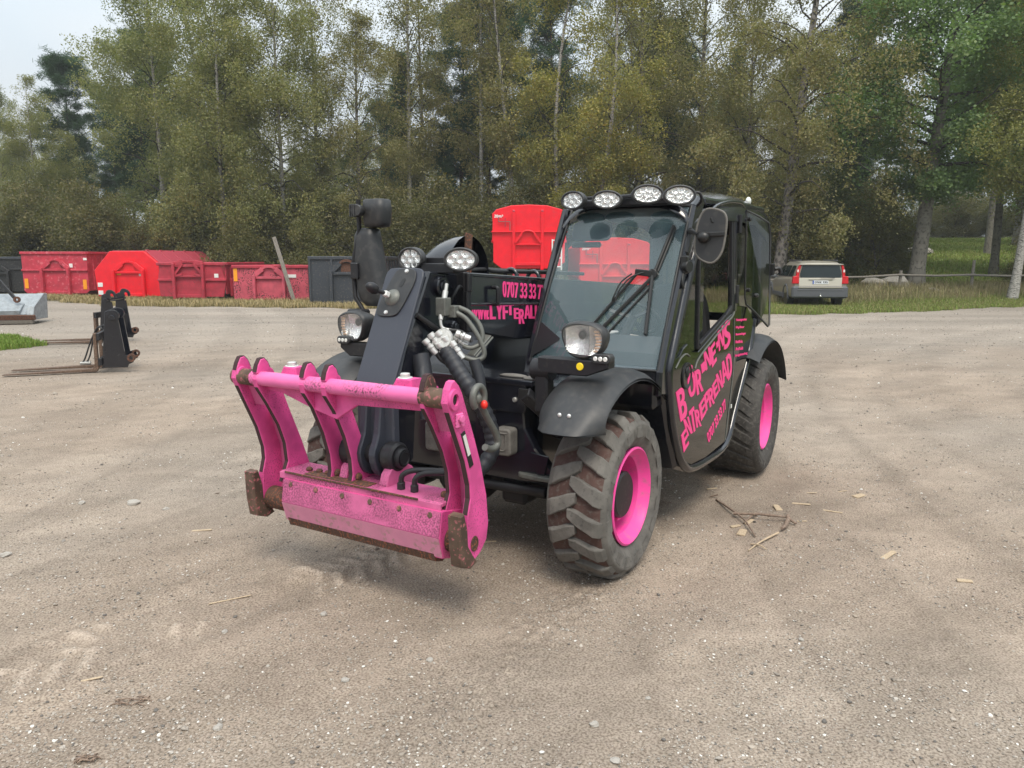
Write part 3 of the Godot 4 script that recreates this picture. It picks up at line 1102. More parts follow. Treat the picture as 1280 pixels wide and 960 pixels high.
# [trunk, limbs, crown] of one tree; p holds the habit
func grow(p: Dictionary, sprays: Array) -> Array:
	var rng := RandomNumberGenerator.new()
	rng.seed = p.seed
	var H: float = p.h
	var r0: float = p.r
	var wob: Vector3 = Vector3(rng.randfn(), 0, rng.randfn()) * p.get("wob", 0.25)
	var lean: Vector3 = p.get("lean", Vector3.ZERO)
	var stem := func(t: float) -> Vector3:
		return Vector3(sin(t * 4.0 + p.seed) * wob.x, 0, sin(t * 3.2 + p.seed * 2.0) * wob.z) * t + lean * t * H + Vector3.UP * H * t
	var tb := B.new()
	var pts := PackedVector3Array()
	var rad := []
	pts.append(Vector3(0, -0.3, 0))
	rad.append(r0 * 1.5)
	for i in 19:
		var t := pow(i / 18.0, 1.3) * 0.97
		pts.append(stem.call(t))
		rad.append(maxf(0.012, r0 * (1.0 - t) * (1.0 if t > 0.03 else 1.2) + 0.01))
	tb.tube(pts, rad, 9, false)
	var lb := B.new()
	var st := SurfaceTool.new()
	st.begin(Mesh.PRIMITIVE_TRIANGLES)
	var nb: int = p.branches
	var left: int = p.sprays
	var ends := []
	for i in nb:
		var f := (i + rng.randf()) / nb
		var t: float = lerpf(p.base, 0.98, f)
		var az := i * 2.399 + rng.randf_range(-0.5, 0.5)
		var L: float = p.w * (p.shape as Callable).call(f) * rng.randf_range(0.65, 1.15)
		var el: float = lerpf(p.el0, p.el1, f) + rng.randf_range(-0.2, 0.2)
		var d := Vector3(cos(az) * cos(el), sin(el), sin(az) * cos(el))
		var a: Vector3 = stem.call(t)
		var bp := PackedVector3Array([a])
		var br := [maxf(0.01, r0 * (1.0 - t) * 0.5)]
		var q := a
		var dir := d
		var n := 6
		for k in n:
			q += dir * L / n
			dir = (dir + Vector3(rng.randfn(), rng.randfn(), rng.randfn()) * 0.16 + Vector3.DOWN * p.droop * (k + 1) / n).normalized()
			bp.append(q)
			br.append(maxf(0.006, br[0] * (1.0 - (k + 1.0) / n)))
		lb.tube(bp, br, 5, false)
		for k in range(2, n + 1):
			ends.append([bp[k], 0.30 * L * (1.1 - 0.5 * k / n), L])
		# twigs off the branch
		for k in int(p.twigs):
			var s := rng.randi_range(2, n)
			var td := (dir + Vector3(rng.randfn(), rng.randfn() * 0.6, rng.randfn()) * 1.0).normalized()
			var tl := L * rng.randf_range(0.22, 0.45)
			var e := bp[s] + td * tl
			e.y -= p.droop * tl * 0.4
			if rng.randf() < p.get("bare", 0.5):
				lb.tube(PackedVector3Array([bp[s], (bp[s] + e) * 0.5 + Vector3.UP * tl * 0.06, e]), [maxf(0.006, br[s] * 0.6), 0.007, 0.004], 4, false)
			ends.append([e, 0.3 * tl, L])
			ends.append([(e + bp[s]) * 0.5, 0.3 * tl, L])
	# whole boughs stay thin, others carry much: that gives the crown its clumps and gaps
	var den := noise(0.3, p.seed + 50, FastNoiseLite.TYPE_SIMPLEX_SMOOTH, 2)
	var tries := 0
	while left > 0 and tries < 60000:
		tries += 1
		var e: Array = ends[rng.randi() % ends.size()]
		var at: Vector3 = e[0] + Vector3(rng.randfn(), rng.randfn() * 0.7, rng.randfn()) * e[1] * 0.55
		if den.get_noise_3d(at.x, at.y * 1.3, at.z) + rng.randf_range(-0.14, 0.14) < p.get("gap", -0.15) + 0.07:
			continue
		if rng.randf() < p.get("thin", 0.6) * smoothstep(0.55, 1.0, at.y / H):
			continue
		var kind := rng.randi() % sprays.size()
		var s: float = rng.randf_range(0.75, 1.25) * p.get("spray", 1.0)
		st.append_from(sprays[kind], 0, Transform3D(Basis(Vector3.UP, rng.randf_range(0, TAU)) * Basis(Vector3.RIGHT, rng.randfn() * 0.25) * Basis.from_scale(Vector3.ONE * s), at))
		left -= 1
	return [tb.done(), lb.done(), st.commit()]


var kinds := {}


func make_tree_kinds() -> void:
	var rng := RandomNumberGenerator.new()
	rng.seed = 99
	var olive := [Color(0.246, 0.269, 0.113), Color(0.276, 0.287, 0.121), Color(0.216, 0.240, 0.108), Color(0.313, 0.310, 0.123), Color(0.201, 0.228, 0.103)]
	var brown := [Color(0.261, 0.257, 0.118), Color(0.238, 0.243, 0.113), Color(0.283, 0.264, 0.121), Color(0.216, 0.228, 0.110), Color(0.306, 0.271, 0.117)]
	var green := [Color(0.191, 0.244, 0.105), Color(0.208, 0.261, 0.115), Color(0.171, 0.221, 0.098), Color(0.246, 0.285, 0.121), Color(0.276, 0.294, 0.127)]
	var gold := [Color(0.336, 0.312, 0.110), Color(0.283, 0.287, 0.113), Color(0.246, 0.269, 0.110), Color(0.373, 0.328, 0.108)]
	var dark := [Color(0.068, 0.103, 0.063), Color(0.084, 0.119, 0.070), Color(0.056, 0.087, 0.055)]
	var so := []
	var sb := []
	var sg := []
	var sy := []
	var sp := []
	var ss := []
	var su := []
	for i in 5:
		var pick := func(cols: Array) -> Array: return [cols[i], (cols[i] as Color).lerp(cols[(i + 1) % cols.size()], 0.5)]
		so.append(spray(rng, 42, 0.6, 1.0, 0.052, pick.call(olive)))
		sb.append(spray(rng, 40, 0.6, 1.0, 0.05, pick.call(brown)))
		sg.append(spray(rng, 40, 0.6, 0.0, 0.066, pick.call(green), 0.8))
		sy.append(spray(rng, 38, 0.5, 0.9, 0.05, pick.call([gold[0], gold[1], gold[2], gold[3], gold[1]])))
		sp.append(needles(rng, 46, 0.34, 0.013, dark, 0.55))
		ss.append(needles(rng, 44, 0.42, 0.014, dark, 0.22))
		su.append(spray(rng, 34, 0.42, 0.0, 0.044, pick.call([Color(0.14, 0.15, 0.065), Color(0.165, 0.163, 0.07), Color(0.115, 0.128, 0.058), Color(0.185, 0.165, 0.072), Color(0.13, 0.137, 0.06)]), 0.7))
	var oval := func(f: float) -> float: return sin(PI * pow(clampf(f * 0.93 + 0.05, 0, 1), 0.75)) * 0.85 + 0.15
	var cone := func(f: float) -> float: return 1.02 - f
	var crown := func(f: float) -> float: return 0.55 + 0.45 * sin(PI * f)
	kinds.birch = grow({seed = 1, h = 19.0, r = 0.16, base = 0.13, branches = 62, twigs = 5, w = 4.3, el0 = 0.35, el1 = 1.15, droop = 0.42, shape = oval, sprays = 1850, gap = -0.12, wob = 0.5}, so)
	kinds.birch2 = grow({seed = 2, h = 20.0, r = 0.16, base = 0.2, branches = 56, twigs = 5, w = 3.9, el0 = 0.5, el1 = 1.2, droop = 0.38, shape = oval, sprays = 1500, gap = -0.08, wob = 0.7}, so)
	kinds.brown_birch = grow({seed = 3, h = 19.0, r = 0.21, base = 0.16, branches = 60, twigs = 5, w = 4.4, el0 = 0.35, el1 = 1.15, droop = 0.5, shape = oval, sprays = 1750, gap = -0.1, wob = 0.6}, sb)
	kinds.thin_birch = grow({seed = 4, h = 20.0, r = 0.14, base = 0.3, branches = 46, twigs = 6, w = 2.9, el0 = 0.7, el1 = 1.25, droop = 0.3, shape = oval, sprays = 560, gap = 0.0, wob = 0.6, bare = 1.0}, sb)
	kinds.gold_birch = grow({seed = 5, h = 17.0, r = 0.14, base = 0.22, branches = 44, twigs = 5, w = 2.7, el0 = 0.4, el1 = 1.2, droop = 0.5, shape = oval, sprays = 900, gap = -0.02, wob = 0.8}, sy)
	kinds.aspen = grow({seed = 6, h = 19.0, r = 0.3, base = 0.24, branches = 60, twigs = 6, w = 5.2, el0 = 0.1, el1 = 1.1, droop = 0.18, shape = oval, sprays = 2100, gap = -0.12, wob = 0.3}, sg)
	kinds.aspen2 = grow({seed = 7, h = 18.0, r = 0.2, base = 0.27, branches = 54, twigs = 6, w = 4.4, el0 = 0.25, el1 = 1.1, droop = 0.2, shape = oval, sprays = 1800, gap = -0.1, wob = 0.4}, sg)
	kinds.pine = grow({seed = 8, h = 17.0, r = 0.2, base = 0.42, branches = 48, twigs = 4, w = 3.0, el0 = -0.1, el1 = 0.8, droop = -0.1, shape = crown, sprays = 1100, gap = -0.05, spray = 1.15, wob = 0.3}, sp)
	kinds.spruce = grow({seed = 9, h = 16.0, r = 0.2, base = 0.05, branches = 110, twigs = 3, w = 3.0, el0 = -0.25, el1 = 0.5, droop = 0.05, shape = cone, sprays = 1200, gap = -0.4, spray = 1.15, wob = 0.05}, ss)
	var bushy := func(f: float) -> float: return 0.8 + 0.3 * sin(PI * f)
	kinds.bush = grow({seed = 10, h = 2.6, r = 0.05, base = 0.03, branches = 26, twigs = 5, w = 1.7, el0 = 0.2, el1 = 1.3, droop = 0.15, shape = bushy, sprays = 399, gap = -0.2, wob = 0.3}, su)
	kinds.bush2 = grow({seed = 11, h = 3.8, r = 0.06, base = 0.03, branches = 30, twigs = 5, w = 1.8, el0 = 0.4, el1 = 1.3, droop = 0.2, shape = bushy, sprays = 494, gap = -0.15, wob = 0.4}, su)


var trunk_mat := {"birch": "birch", "birch2": "birch", "brown_birch": "birch_old", "thin_birch": "birch", "gold_birch": "birch", "aspen": "aspen", "aspen2": "aspen", "pine": "pine_bark", "spruce": "pine_bark", "bush": "limb", "bush2": "limb"}
var plain_name := {"birch": "birch_tree", "birch2": "birch_tree", "brown_birch": "birch_tree", "thin_birch": "birch_tree", "gold_birch": "birch_tree", "aspen": "aspen_tree", "aspen2": "aspen_tree", "pine": "pine_tree", "spruce": "spruce_tree", "bush": "bush", "bush2": "bush"}


func tree(kind: String, px: float, d: float, scale_: float, turn: float, leaf: String, label: String, lean := Vector3.ZERO, bark_ := "", thick := 1.0) -> void:
	var x := (px - 640.0) / 960.0 * d
	var k: Array = kinds[kind]
	var t := thing(plain_name[kind], V(x, land(x, -d) - 0.05, -d), turn, label, "bush" if kind.begins_with("bush") else "tree", "trees along the edge of the wood")
	t.basis = Basis(Vector3.BACK, -lean.x) * Basis(Vector3.RIGHT, lean.z) * Basis(Vector3.UP, turn) * Basis.from_scale(Vector3(scale_, scale_, scale_))
	var tr := put("trunk", k[0], M[bark_ if bark_ else trunk_mat[kind]], t)
	if thick != 1.0:
		tr.scale = V(thick, 1, thick)
	put("branches", k[1], M.limb, t)
	tag(put("crown", k[2], M[leaf], t), "", "", "", "stuff")


func woods(kind: String, spots: Array, leaf: String, label: String) -> void:
	var k: Array = kinds[kind]
	var am := ArrayMesh.new()
	for i in 3:
		am.add_surface_from_arrays(Mesh.PRIMITIVE_TRIANGLES, (k[i] as ArrayMesh).surface_get_arrays(0))
		am.surface_set_material(i, [M[trunk_mat[kind]], M.limb, M[leaf]][i])
	var o := multi("distant_woods" if not kind.begins_with("bush") else "undergrowth", am, spots, [], null, label, "woods" if not kind.begins_with("bush") else "undergrowth")
	o.material_override = null


func make_trees() -> void:
	make_tree_kinds()
	# the front of the wood, left to right
	tree("birch2", 15, 47, 0.6, 0.3, "leaf_grey", "short birch at the far left edge, its crown pale against the open sky")
	tree("birch", 60, 46, 0.62, 2.1, "leaf_olive", "low spreading birch behind the black container at far left")
	tree("pine", 104, 52, 0.82, 1.0, "leaf_green", "blue green pine top showing against the sky between the left birches")
	tree("birch", 214, 41, 0.92, 4.0, "leaf_grey", "tall grey green birch right of the open sky, above the bright red roofed container")
	tree("birch", 288, 38.5, 0.86, 0.9, "leaf_olive", "broad drooping olive birch above the low dull red container", V(0.0, 0, 0))
	tree("birch2", 258, 46, 1.02, 5.0, "leaf_grey", "tall birch rising behind the bright red roofed container, behind the drooping one")
	tree("birch", 360, 39.5, 0.88, 2.8, "leaf_olive", "wide olive birch above the scabby pink red container and the leaning plank")
	tree("thin_birch", 404, 44, 1.0, 1.4, "leaf_olive", "tall birch behind the dark grey container, thin at its top")
	tree("brown_birch", 455, 41, 0.75, 3.3, "leaf_olive", "shorter bushy birch behind the machine's black mirrors")
	tree("thin_birch", 514, 43, 1.05, 0.2, "leaf_brown", "bare topped birch with a straight trunk, left one of the thin pair", V(0.01, 0, 0))
	tree("thin_birch", 536, 45, 1.0, 2.6, "leaf_brown", "bare topped birch, right one of the thin pair against the sky", V(-0.02, 0, 0))
	tree("pine", 578, 50, 0.95, 0.0, "leaf_green", "dark pine just right of the gap of sky, behind the boom")
	tree("spruce", 560, 44, 0.55, 0.7, "leaf_green", "small dark spruce low behind the boom's two lamps")
	tree("pine", 612, 47, 1.0, 2.0, "leaf_green", "dark pine directly behind the left side of the raised red container", V(0.01, 0, 0))
	tree("thin_birch", 603, 42, 1.0, 2.2, "leaf_olive", "straight white stemmed birch left of the raised red container")
	tree("thin_birch", 652, 40, 1.0, 4.4, "leaf_olive", "birch with a stem leaning left above the raised red container", V(-0.10, 0, 0))
	tree("gold_birch", 700, 39, 1.08, 1.1, "leaf_gold", "yellowing birch with a straight white stem above the windscreen's left edge", V(0.02, 0, 0))
	tree("gold_birch", 728, 38, 1.06, 3.9, "leaf_gold", "yellowing white stemmed birch that leans to the right above the roof lamps", V(0.11, 0, 0))
	tree("pine", 688, 52, 1.08, 4.1, "leaf_green", "dark pine standing behind the two yellowing birches")
	tree("brown_birch", 792, 42, 1.0, 0.6, "leaf_brown", "brown leaved birch directly behind the roof lamps")
	tree("brown_birch", 868, 44, 1.05, 2.4, "leaf_olive", "olive brown birch behind the cab roof")
	tree("brown_birch", 968, 33, 0.98, 1.9, "leaf_brown", "large rough barked birch leaning right, just behind the open cab window and the car", V(0.085, 0, 0), "birch_old", 1.35)
	tree("brown_birch", 925, 40, 0.8, 5.2, "leaf_brown", "brownish birch left of the large rough barked one")
	tree("pine", 1046, 46, 0.84, 3.0, "leaf_brown", "thin greyish pine seen in the gap above the parked car", V(0.03, 0, 0))
	tree("aspen", 1140, 33.6, 0.96, 0.4, "leaf_green", "big green aspen with a thick grey trunk right of the parked car", V(0.055, 0, 0), "", 1.15)
	tree("aspen2", 1226, 52, 1.1, 2.2, "leaf_green", "dark trunked tree standing on the grassy slope beyond the fence")
	tree("aspen2", 1330, 37, 0.95, 3.7, "leaf_green", "green leafy tree at the right edge beyond the white birch", V(-0.06, 0, 0))
	tree("aspen2", 1236, 39, 1.0, 3.1, "leaf_green", "light green leafy tree between the big aspen and the white birch", V(-0.02, 0, 0))
	tree("aspen", 1262, 60, 1.25, 5.5, "leaf_green", "tall green tree far back on the slope behind the white birch")
	tree("birch2", 1262, 29.6, 0.85, 1.0, "leaf_gold", "white stemmed birch leaning right at the right edge of the yard", V(0.16, 0, 0), "birch", 1.2)
	tree("birch", 1380, 36, 1.0, 0.5, "leaf_olive", "olive birch standing outside the right edge of the view")
	tree("aspen2", 1480, 34, 1.05, 1.5, "leaf_green", "green tree standing farther out to the right along the road")
	tree("birch", 1640, 33, 1.0, 2.5, "leaf_olive", "birch standing farthest out to the right along the road")
	# bushes that can be told apart
	tree("bush2", 1090, 35.0, 1.0, 0.0, "leaf_gold", "yellowing bush between the parked car and the big aspen")
	tree("bush2", 1040, 36.5, 1.25, 1.0, "leaf_green", "dark green bush right behind the parked car")
	tree("bush", 985, 34, 1.2, 2.0, "leaf_gold", "yellow green bush left of the parked car")
	tree("bush", 1283, 33, 0.7, 3.0, "leaf_olive", "rounded bush at the foot of the white birch")
	tree("bush", 1112, 38.0, 0.8, 4.0, "leaf_gold", "small bush just behind the big aspen, left of its trunk")
	tree("bush2", 300, 35.2, 0.75, 5.0, "leaf_gold", "bush behind the left end of the scabby pink red container")
	tree("bush", 385, 35.5, 0.9, 1.5, "leaf_gold", "bush behind the leaning plank")
	var rng := RandomNumberGenerator.new()
	rng.seed = 12
	# the wood behind, which reads as one mass
	var rows := {"birch": [], "brown_birch": [], "pine": [], "spruce": [], "aspen2": []}
	var all := ["birch", "brown_birch", "pine", "spruce", "birch", "pine", "brown_birch"]
	for r in 3:
		var d := 51.0 + r * 9.0
		var px := -1300.0
		while px < 1900.0:
			px += rng.randf_range(34.0, 80.0) * (45.0 / d) * 1.45
			var dd := d + rng.randf_range(-3.0, 3.0)
			if px < 130.0 and px > -60.0:
				dd += 8.0
			if px > 1105.0 and px < 1300.0 and (dd < 73.0 or rng.randf() < 0.3):
				continue
			var x := (px - 640.0) / 960.0 * dd
			var kind: String = all[rng.randi() % all.size()]
			var s := rng.randf_range(0.72, 0.95)
			if px < 150.0 and px > -300.0:
				s *= 0.66
			elif absf(px - 560.0) < 50.0 or absf(px - 415.0) < 45.0 or absf(px - 1035.0) < 35.0 or absf(px - 860.0) < 25.0:
				s *= 0.62
			rows[kind].append(Transform3D(Basis(Vector3.UP, rng.randf_range(0, TAU)) * Basis.from_scale(Vector3(s, s * rng.randf_range(0.9, 1.1), s)), V(x, land(x, -dd) - 0.05, -dd)))
	woods("birch", rows.birch, "leaf_olive", "birches deep in the wood behind the yard")
	woods("brown_birch", rows.brown_birch, "leaf_brown", "browner birches deep in the wood behind the yard")
	woods("pine", rows.pine, "leaf_green", "pines deep in the wood behind the yard")
	woods("spruce", rows.spruce, "leaf_green", "spruces deep in the wood behind the yard")
	var scrub := {"bush": [], "bush2": []}
	for i in 420:
		var px := rng.randf_range(-420.0, 1085.0)
		var dd := rng.randf_range(37.0, 62.0)
		if px > 1060.0:
			dd = rng.randf_range(37.0, 50.0)
		var x := (px - 640.0) / 960.0 * dd
		var s := rng.randf_range(0.55, 1.2)
		scrub["bush" if rng.randf() < 0.5 else "bush2"].append(Transform3D(Basis(Vector3.UP, rng.randf_range(0, TAU)) * Basis.from_scale(Vector3(s, s, s)), V(x, land(x, -dd) - 0.05, -dd)))
	for i in 110:
		var px := rng.randf_range(1310.0, 1900.0) if i % 4 else rng.randf_range(1120.0, 1300.0)
		var dd := rng.randf_range(36.0, 60.0) if i % 4 else rng.randf_range(74.0, 86.0)
		var x := (px - 640.0) / 960.0 * dd
		var s := rng.randf_range(0.6, 1.2)
		scrub["bush" if rng.randf() < 0.5 else "bush2"].append(Transform3D(Basis(Vector3.UP, rng.randf_range(0, TAU)) * Basis.from_scale(Vector3(s, s, s)), V(x, land(x, -dd) - 0.05, -dd)))
	woods("bush", scrub.bush, "leaf_olive", "low scrub under the trees at the edge of the wood")
	woods("bush2", scrub.bush2, "leaf_olive", "taller scrub under the trees at the edge of the wood")


# ------------------------------------------------------------------ wheels
# a tyre with lugs, axle along x; «chev» is how far a lug runs round from shoulder to centre
func tyre(b: B, bg: B, R: float, hw: float, rim: float, lug_h: float, count: int, lug_w: float, chev: float, curl: float) -> void:
	var Rc := R - lug_h
	var prof := pv([V2(rim - 0.012, -hw * 0.66), V2(rim + 0.012, -hw * 0.80), V2(rim + 0.03, -hw * 0.86), V2(lerpf(rim, Rc, 0.45), -hw * 1.0), V2(lerpf(rim, Rc, 0.72), -hw * 0.985), V2(lerpf(rim, Rc, 0.79), -hw * 1.0), V2(lerpf(rim, Rc, 0.84), -hw * 0.97), V2(Rc - 0.012, -hw * 0.9), V2(Rc, -hw * 0.78), V2(Rc + 0.004, 0)])
	for i in range(8, -1, -1):
		prof.append(V2(prof[i].x, -prof[i].y))
	b.lathe(prof, x_axis(Vector3.ZERO), 60, 0.9)
	# dark ring of the tread floor, just proud of the carcass
	bg.lathe(pv([V2(Rc - 0.006, -hw * 0.86), V2(Rc + 0.002, -hw * 0.77), V2(Rc + 0.006, 0), V2(Rc + 0.002, hw * 0.77), V2(Rc - 0.006, hw * 0.86)]), x_axis(Vector3.ZERO), 60, 1.5)
	var steps := 7
	for side in [-1.0, 1.0]:
		for i in count:
			var a0 := TAU * (i + (0.5 if side > 0 else 0.0)) / count
			var rows := []
			for k in steps + 1:
				var u := float(k) / steps          # 0 at the shoulder, 1 past the centre
				var v := lerpf(hw * 1.0, -hw * 0.12, u)
				var top: float = R - 0.06 * pow(maxf(0.0, v / hw - 0.62) / 0.38, 2.0)
				var mid := chev * (pow(u, curl))
				var half: float = lug_w * 0.5 * (1.15 if u < 0.3 else 1.0) * (0.62 if k == steps else 0.85 if k == steps - 1 else 1.0)
				var row := PackedVector3Array()
				for q in [[half + 0.011, -0.02 - lug_h], [half + 0.003, -0.004], [half - 0.003, 0.0], [-half + 0.003, 0.0], [-half - 0.003, -0.004], [-half - 0.011, -0.02 - lug_h]]:
					var an: float = a0 + (mid + q[0]) / R
					var rr: float = top + q[1] if u > 0.0 else top + q[1] - 0.012
					row.append(Vector3(side * v, sin(an) * rr, cos(an) * rr))
				rows.append(row)
			b.flat()
			for k in steps:
				for q in 5:
					var p: Vector3 = (rows[k][q] + rows[k + 1][q + 1]) * 0.5
					var o := Vector3(0, p.y, p.z).normalized()
					var mid_p: Vector3 = (rows[k][0] + rows[k][5] + rows[k + 1][0] + rows[k + 1][5]) * 0.25 - o * 0.02
					b.quad_o(rows[k][q], rows[k][q + 1], rows[k + 1][q + 1], rows[k + 1][q], p - mid_p)
			for e in [0, steps]:
				var o := Vector3(side if e == 0 else -side, 0, 0)
				for q in range(1, 5):
					b.tri_o(rows[e][0], rows[e][q], rows[e][q + 1], o)


func wheel(root: Node3D, called: String, at: Vector3, out: float, steer: float, front: bool) -> void:
	var w := Node3D.new()
	w.name = called
	root.add_child(w, true)
	w.position = at
	w.rotation.y = steer + (0.0 if out > 0 else PI)
	var R := 0.432 if front else 0.447
	var hw := 0.162 if front else 0.225
	var rim := 0.25 if front else 0.248
	var b := B.new()
	var f := B.new()
	if front:
		tyre(b, f, R, hw, rim, 0.03, 17, 0.07, 0.085 * signf(out), 1.1)
	else:
		tyre(b, f, R, hw, rim, 0.016, 26, 0.062, 0.16 * signf(out), 0.75)
	put("tyre", b, M.tyre if front else M.tyre_dark, w)
	put("tread_floor", f, M.tyre_mud if front else M.tyre_dark, w)
	var r := B.new()
	var o := hw * 0.86
	r.lathe(pv([V2(rim - 0.002, o - 0.02), V2(rim + 0.006, o), V2(rim - 0.004, o + 0.006), V2(rim - 0.012, o - 0.004), V2(rim - 0.022, o - 0.03), V2(rim - 0.045, o - 0.05), V2(rim - 0.05, o - 0.1), V2(rim - 0.055, -0.01), V2(rim - 0.07, -0.018), V2(0.115, -0.03), V2(0.112, -0.03)]), x_axis(Vector3.ZERO), 48, 0.5)
	if front:
		# a steel tab that guards the valve
		r.prism(curve2([V2(-0.03, 0), V2(-0.02, 0.02), V2(0.02, 0.02), V2(0.03, 0), V2(0.03, -0.006), V2(-0.03, -0.006)], 3), Transform3D(Basis(Vector3.BACK, Vector3.UP, Vector3.RIGHT), V(0.0, -0.13, 0.0)), 0.0, 0.075, 0.002)
	put("rim", r, M.pink_clean, w)
	var h := B.new()
	if front:
		h.lathe(pv([V2(0.13, -0.028), V2(0.135, 0.03), V2(0.128, 0.04), V2(0.122, 0.04), V2(0.122, 0.088), V2(0.112, 0.098), V2(0.0, 0.1)]), x_axis(Vector3.ZERO), 40, 0.4)
		for i in 8:
			var a := TAU * i / 8.0
			h.cyl(V(-0.026, sin(a) * 0.155, cos(a) * 0.155), V(0.0, sin(a) * 0.155, cos(a) * 0.155), 0.016, 6)
	else:
		h.lathe(pv([V2(0.112, -0.03), V2(0.115, 0.02), V2(0.105, 0.03), V2(0.0, 0.035)]), x_axis(Vector3.ZERO), 32, 0.4)
		for i in 8:
			var a := TAU * i / 8.0
			h.cyl(V(-0.026, sin(a) * 0.15, cos(a) * 0.15), V(0.0, sin(a) * 0.15, cos(a) * 0.15), 0.015, 6)
	put("hub", h, M.black_dull, w)


# ------------------------------------------------------------------ lettering
func text_mesh(s: String, bold := true) -> TextMesh:
	var f := SystemFont.new()
	f.font_names = PackedStringArray(["Droid Sans"])
	f.font_weight = 700 if bold else 400
	var t := TextMesh.new()
	t.text = s
	t.font = f
	t.font_size = 64
	t.pixel_size = 0.01
	t.depth = 0.02
	t.curve_step = 3.0
	return t


# letters fitted to a slanted box: bottom left, bottom right, top left
func letter(st: SurfaceTool, s: String, bl: Vector3, br: Vector3, tl: Vector3, out: Vector3, bold := 0.0028) -> void:
	var t := text_mesh(s)
	var a := t.get_aabb()
	var bx := (br - bl) / maxf(a.size.x, 0.001)
	var by := (tl - bl) / maxf(a.size.y, 0.001)
	var bz := out * 0.12
	var o := bl - bx * a.position.x - by * a.position.y
	# cut a little bolder than the font
	for k in [[0.0, 0.0], [-1.0, 0.0004], [1.0, 0.0008]]:
		st.append_from(t, 0, Transform3D(Basis(bx, by, bz), o + (br - bl).normalized() * minf(bold, 0.05 * bl.distance_to(tl)) * k[0] + out * k[1]))


func lamp(parent: Node3D, called: String, at: Vector3, look: Vector3, a: float, b: float, deep: float, leds: int, frame: Material) -> void:
	var xf := facing(at, look)
	var h := B.new()
	var rows := []
	for s in [[1.0, 0.0], [1.06, -0.01], [1.08, -0.03], [0.95, -deep * 0.7], [0.6, -deep], [0.01, -deep * 1.05]]:
		var row := PackedVector3Array()
		for k in 28:
			var t := TAU * k / 28.0
			row.append(xf * V(cos(t) * a * s[0], sin(t) * b * s[0], s[1]))
		rows.append(row)
	h.skin(rows, true)
	var lip := PackedVector3Array()
	for k in 29:
		var t := TAU * k / 28.0
		lip.append(xf * V(cos(t) * a * 0.97, sin(t) * b * 0.97, 0.0))
	h.tube(lip, 0.007, 6, false)
	var l := put(called, h, frame, parent)
	var rf := B.new()
	rf.prism(ellipse(a * 0.93, b * 0.93, 24), xf, -0.02, -0.012)
	# little cone cups round each diode
	var spots := [V2(0, 0)]
	var n1 := leds - 1
	for k in n1:
		spots.append(V2(cos(TAU * k / n1) * a * 0.6, sin(TAU * k / n1) * b * 0.6))
	for p in spots:
		rf.lathe(pv([V2(0.006, 0.002), V2(0.016, 0.009), V2(0.021, 0.0095)]), xf * Transform3D(Basis(Vector3(1, 0, 0), Vector3(0, 0, 1), Vector3(0, -1, 0)), Vector3(p.x, p.y, -0.012)), 12)
	put("reflector", rf, M.reflector, l)
	var g := B.new()
	var pts := []
	for k in 24:
		var t := TAU * k / 24.0
		pts.append(xf * V(cos(t) * a * 0.95, sin(t) * b * 0.95, 0.0))
	g.pane(pts)
	put("lens", g, M.lens, l)


func headlight(root: Node3D, at: Vector3, look: Vector3, flip: float) -> void:
	var xf := facing(at, look)
	var out := curve2([V2(-0.112, 0.045 * 1.0), V2(-0.06, 0.083), V2(0.03, 0.082), V2(0.098, 0.055), V2(0.112, 0.0), V2(0.085, -0.055), V2(0.02, -0.083), V2(-0.055, -0.078), V2(-0.098, -0.03)], 4)
	for i in out.size():
		out[i].x *= flip
	var h := B.new()
	var rows := []
	for s in [[0.93, 0.004], [1.0, 0.0], [1.05, -0.012], [1.05, -0.05], [0.8, -0.12], [0.4, -0.16], [0.01, -0.165]]:
		var row := PackedVector3Array()
		for p in out:
			row.append(xf * V(p.x * s[0], p.y * s[0], s[1]))
		rows.append(row)
	h.skin(rows, true)
	var l := put("headlight", h, M.plastic, root)
	var r := B.new()
	# the bowl: a deep main reflector and a ribbed side one
	for part in [[-1.0, 0.28], [0.3, 1.0]]:
		var rr := []
		for i in 7:
			var row := PackedVector3Array()
			for j in 9:
				var u := lerpf(part[0], part[1], i / 6.0)
				var v := lerpf(-1.0, 1.0, j / 8.0)
				var hgt := 0.074 * (1.0 - 0.25 * pow(absf(u), 3.0))
				var deep := -0.055 * (1.0 - pow((u - (part[0] + part[1]) * 0.5) / (part[1] - part[0]) * 2.0, 2.0) * 0.8) * (1.0 - v * v * 0.7) - 0.006
				row.append(xf * V(u * 0.098 * flip, v * hgt * 0.97, deep))
			rr.append(row)
		r.skin(rr)
	put("reflector", r, M.reflector, l)
	var bulb := B.new()
	bulb.lathe(pv([V2(0.0, 0.0), V2(0.02, 0.002), V2(0.021, 0.012), V2(0.014, 0.018), V2(0, 0.02)]), xf * Transform3D(Basis(Vector3(1, 0, 0), Vector3(0, 0, 1), Vector3(0, -1, 0)), Vector3(-0.02 * flip, 0.022, -0.05)), 14)
	put("bulb_cap", bulb, M.black_dull, l)
	var ind := B.new()
	for i in 7:
		var y := lerpf(-0.05, 0.045, i / 6.0)
		ind.box(V((0.082 - absf(y) * 0.25) * flip, y, -0.012), V(0.03, 0.011, 0.008), 0.003, xf)
	put("indicator", ind, M.indicator, l)
	var g := B.new()
	var pts := []
	for p in out:
		pts.append(xf * V(p.x * 0.97, p.y * 0.97, 0.002))
	g.pane(pts)
	put("lens", g, M.lens, l)


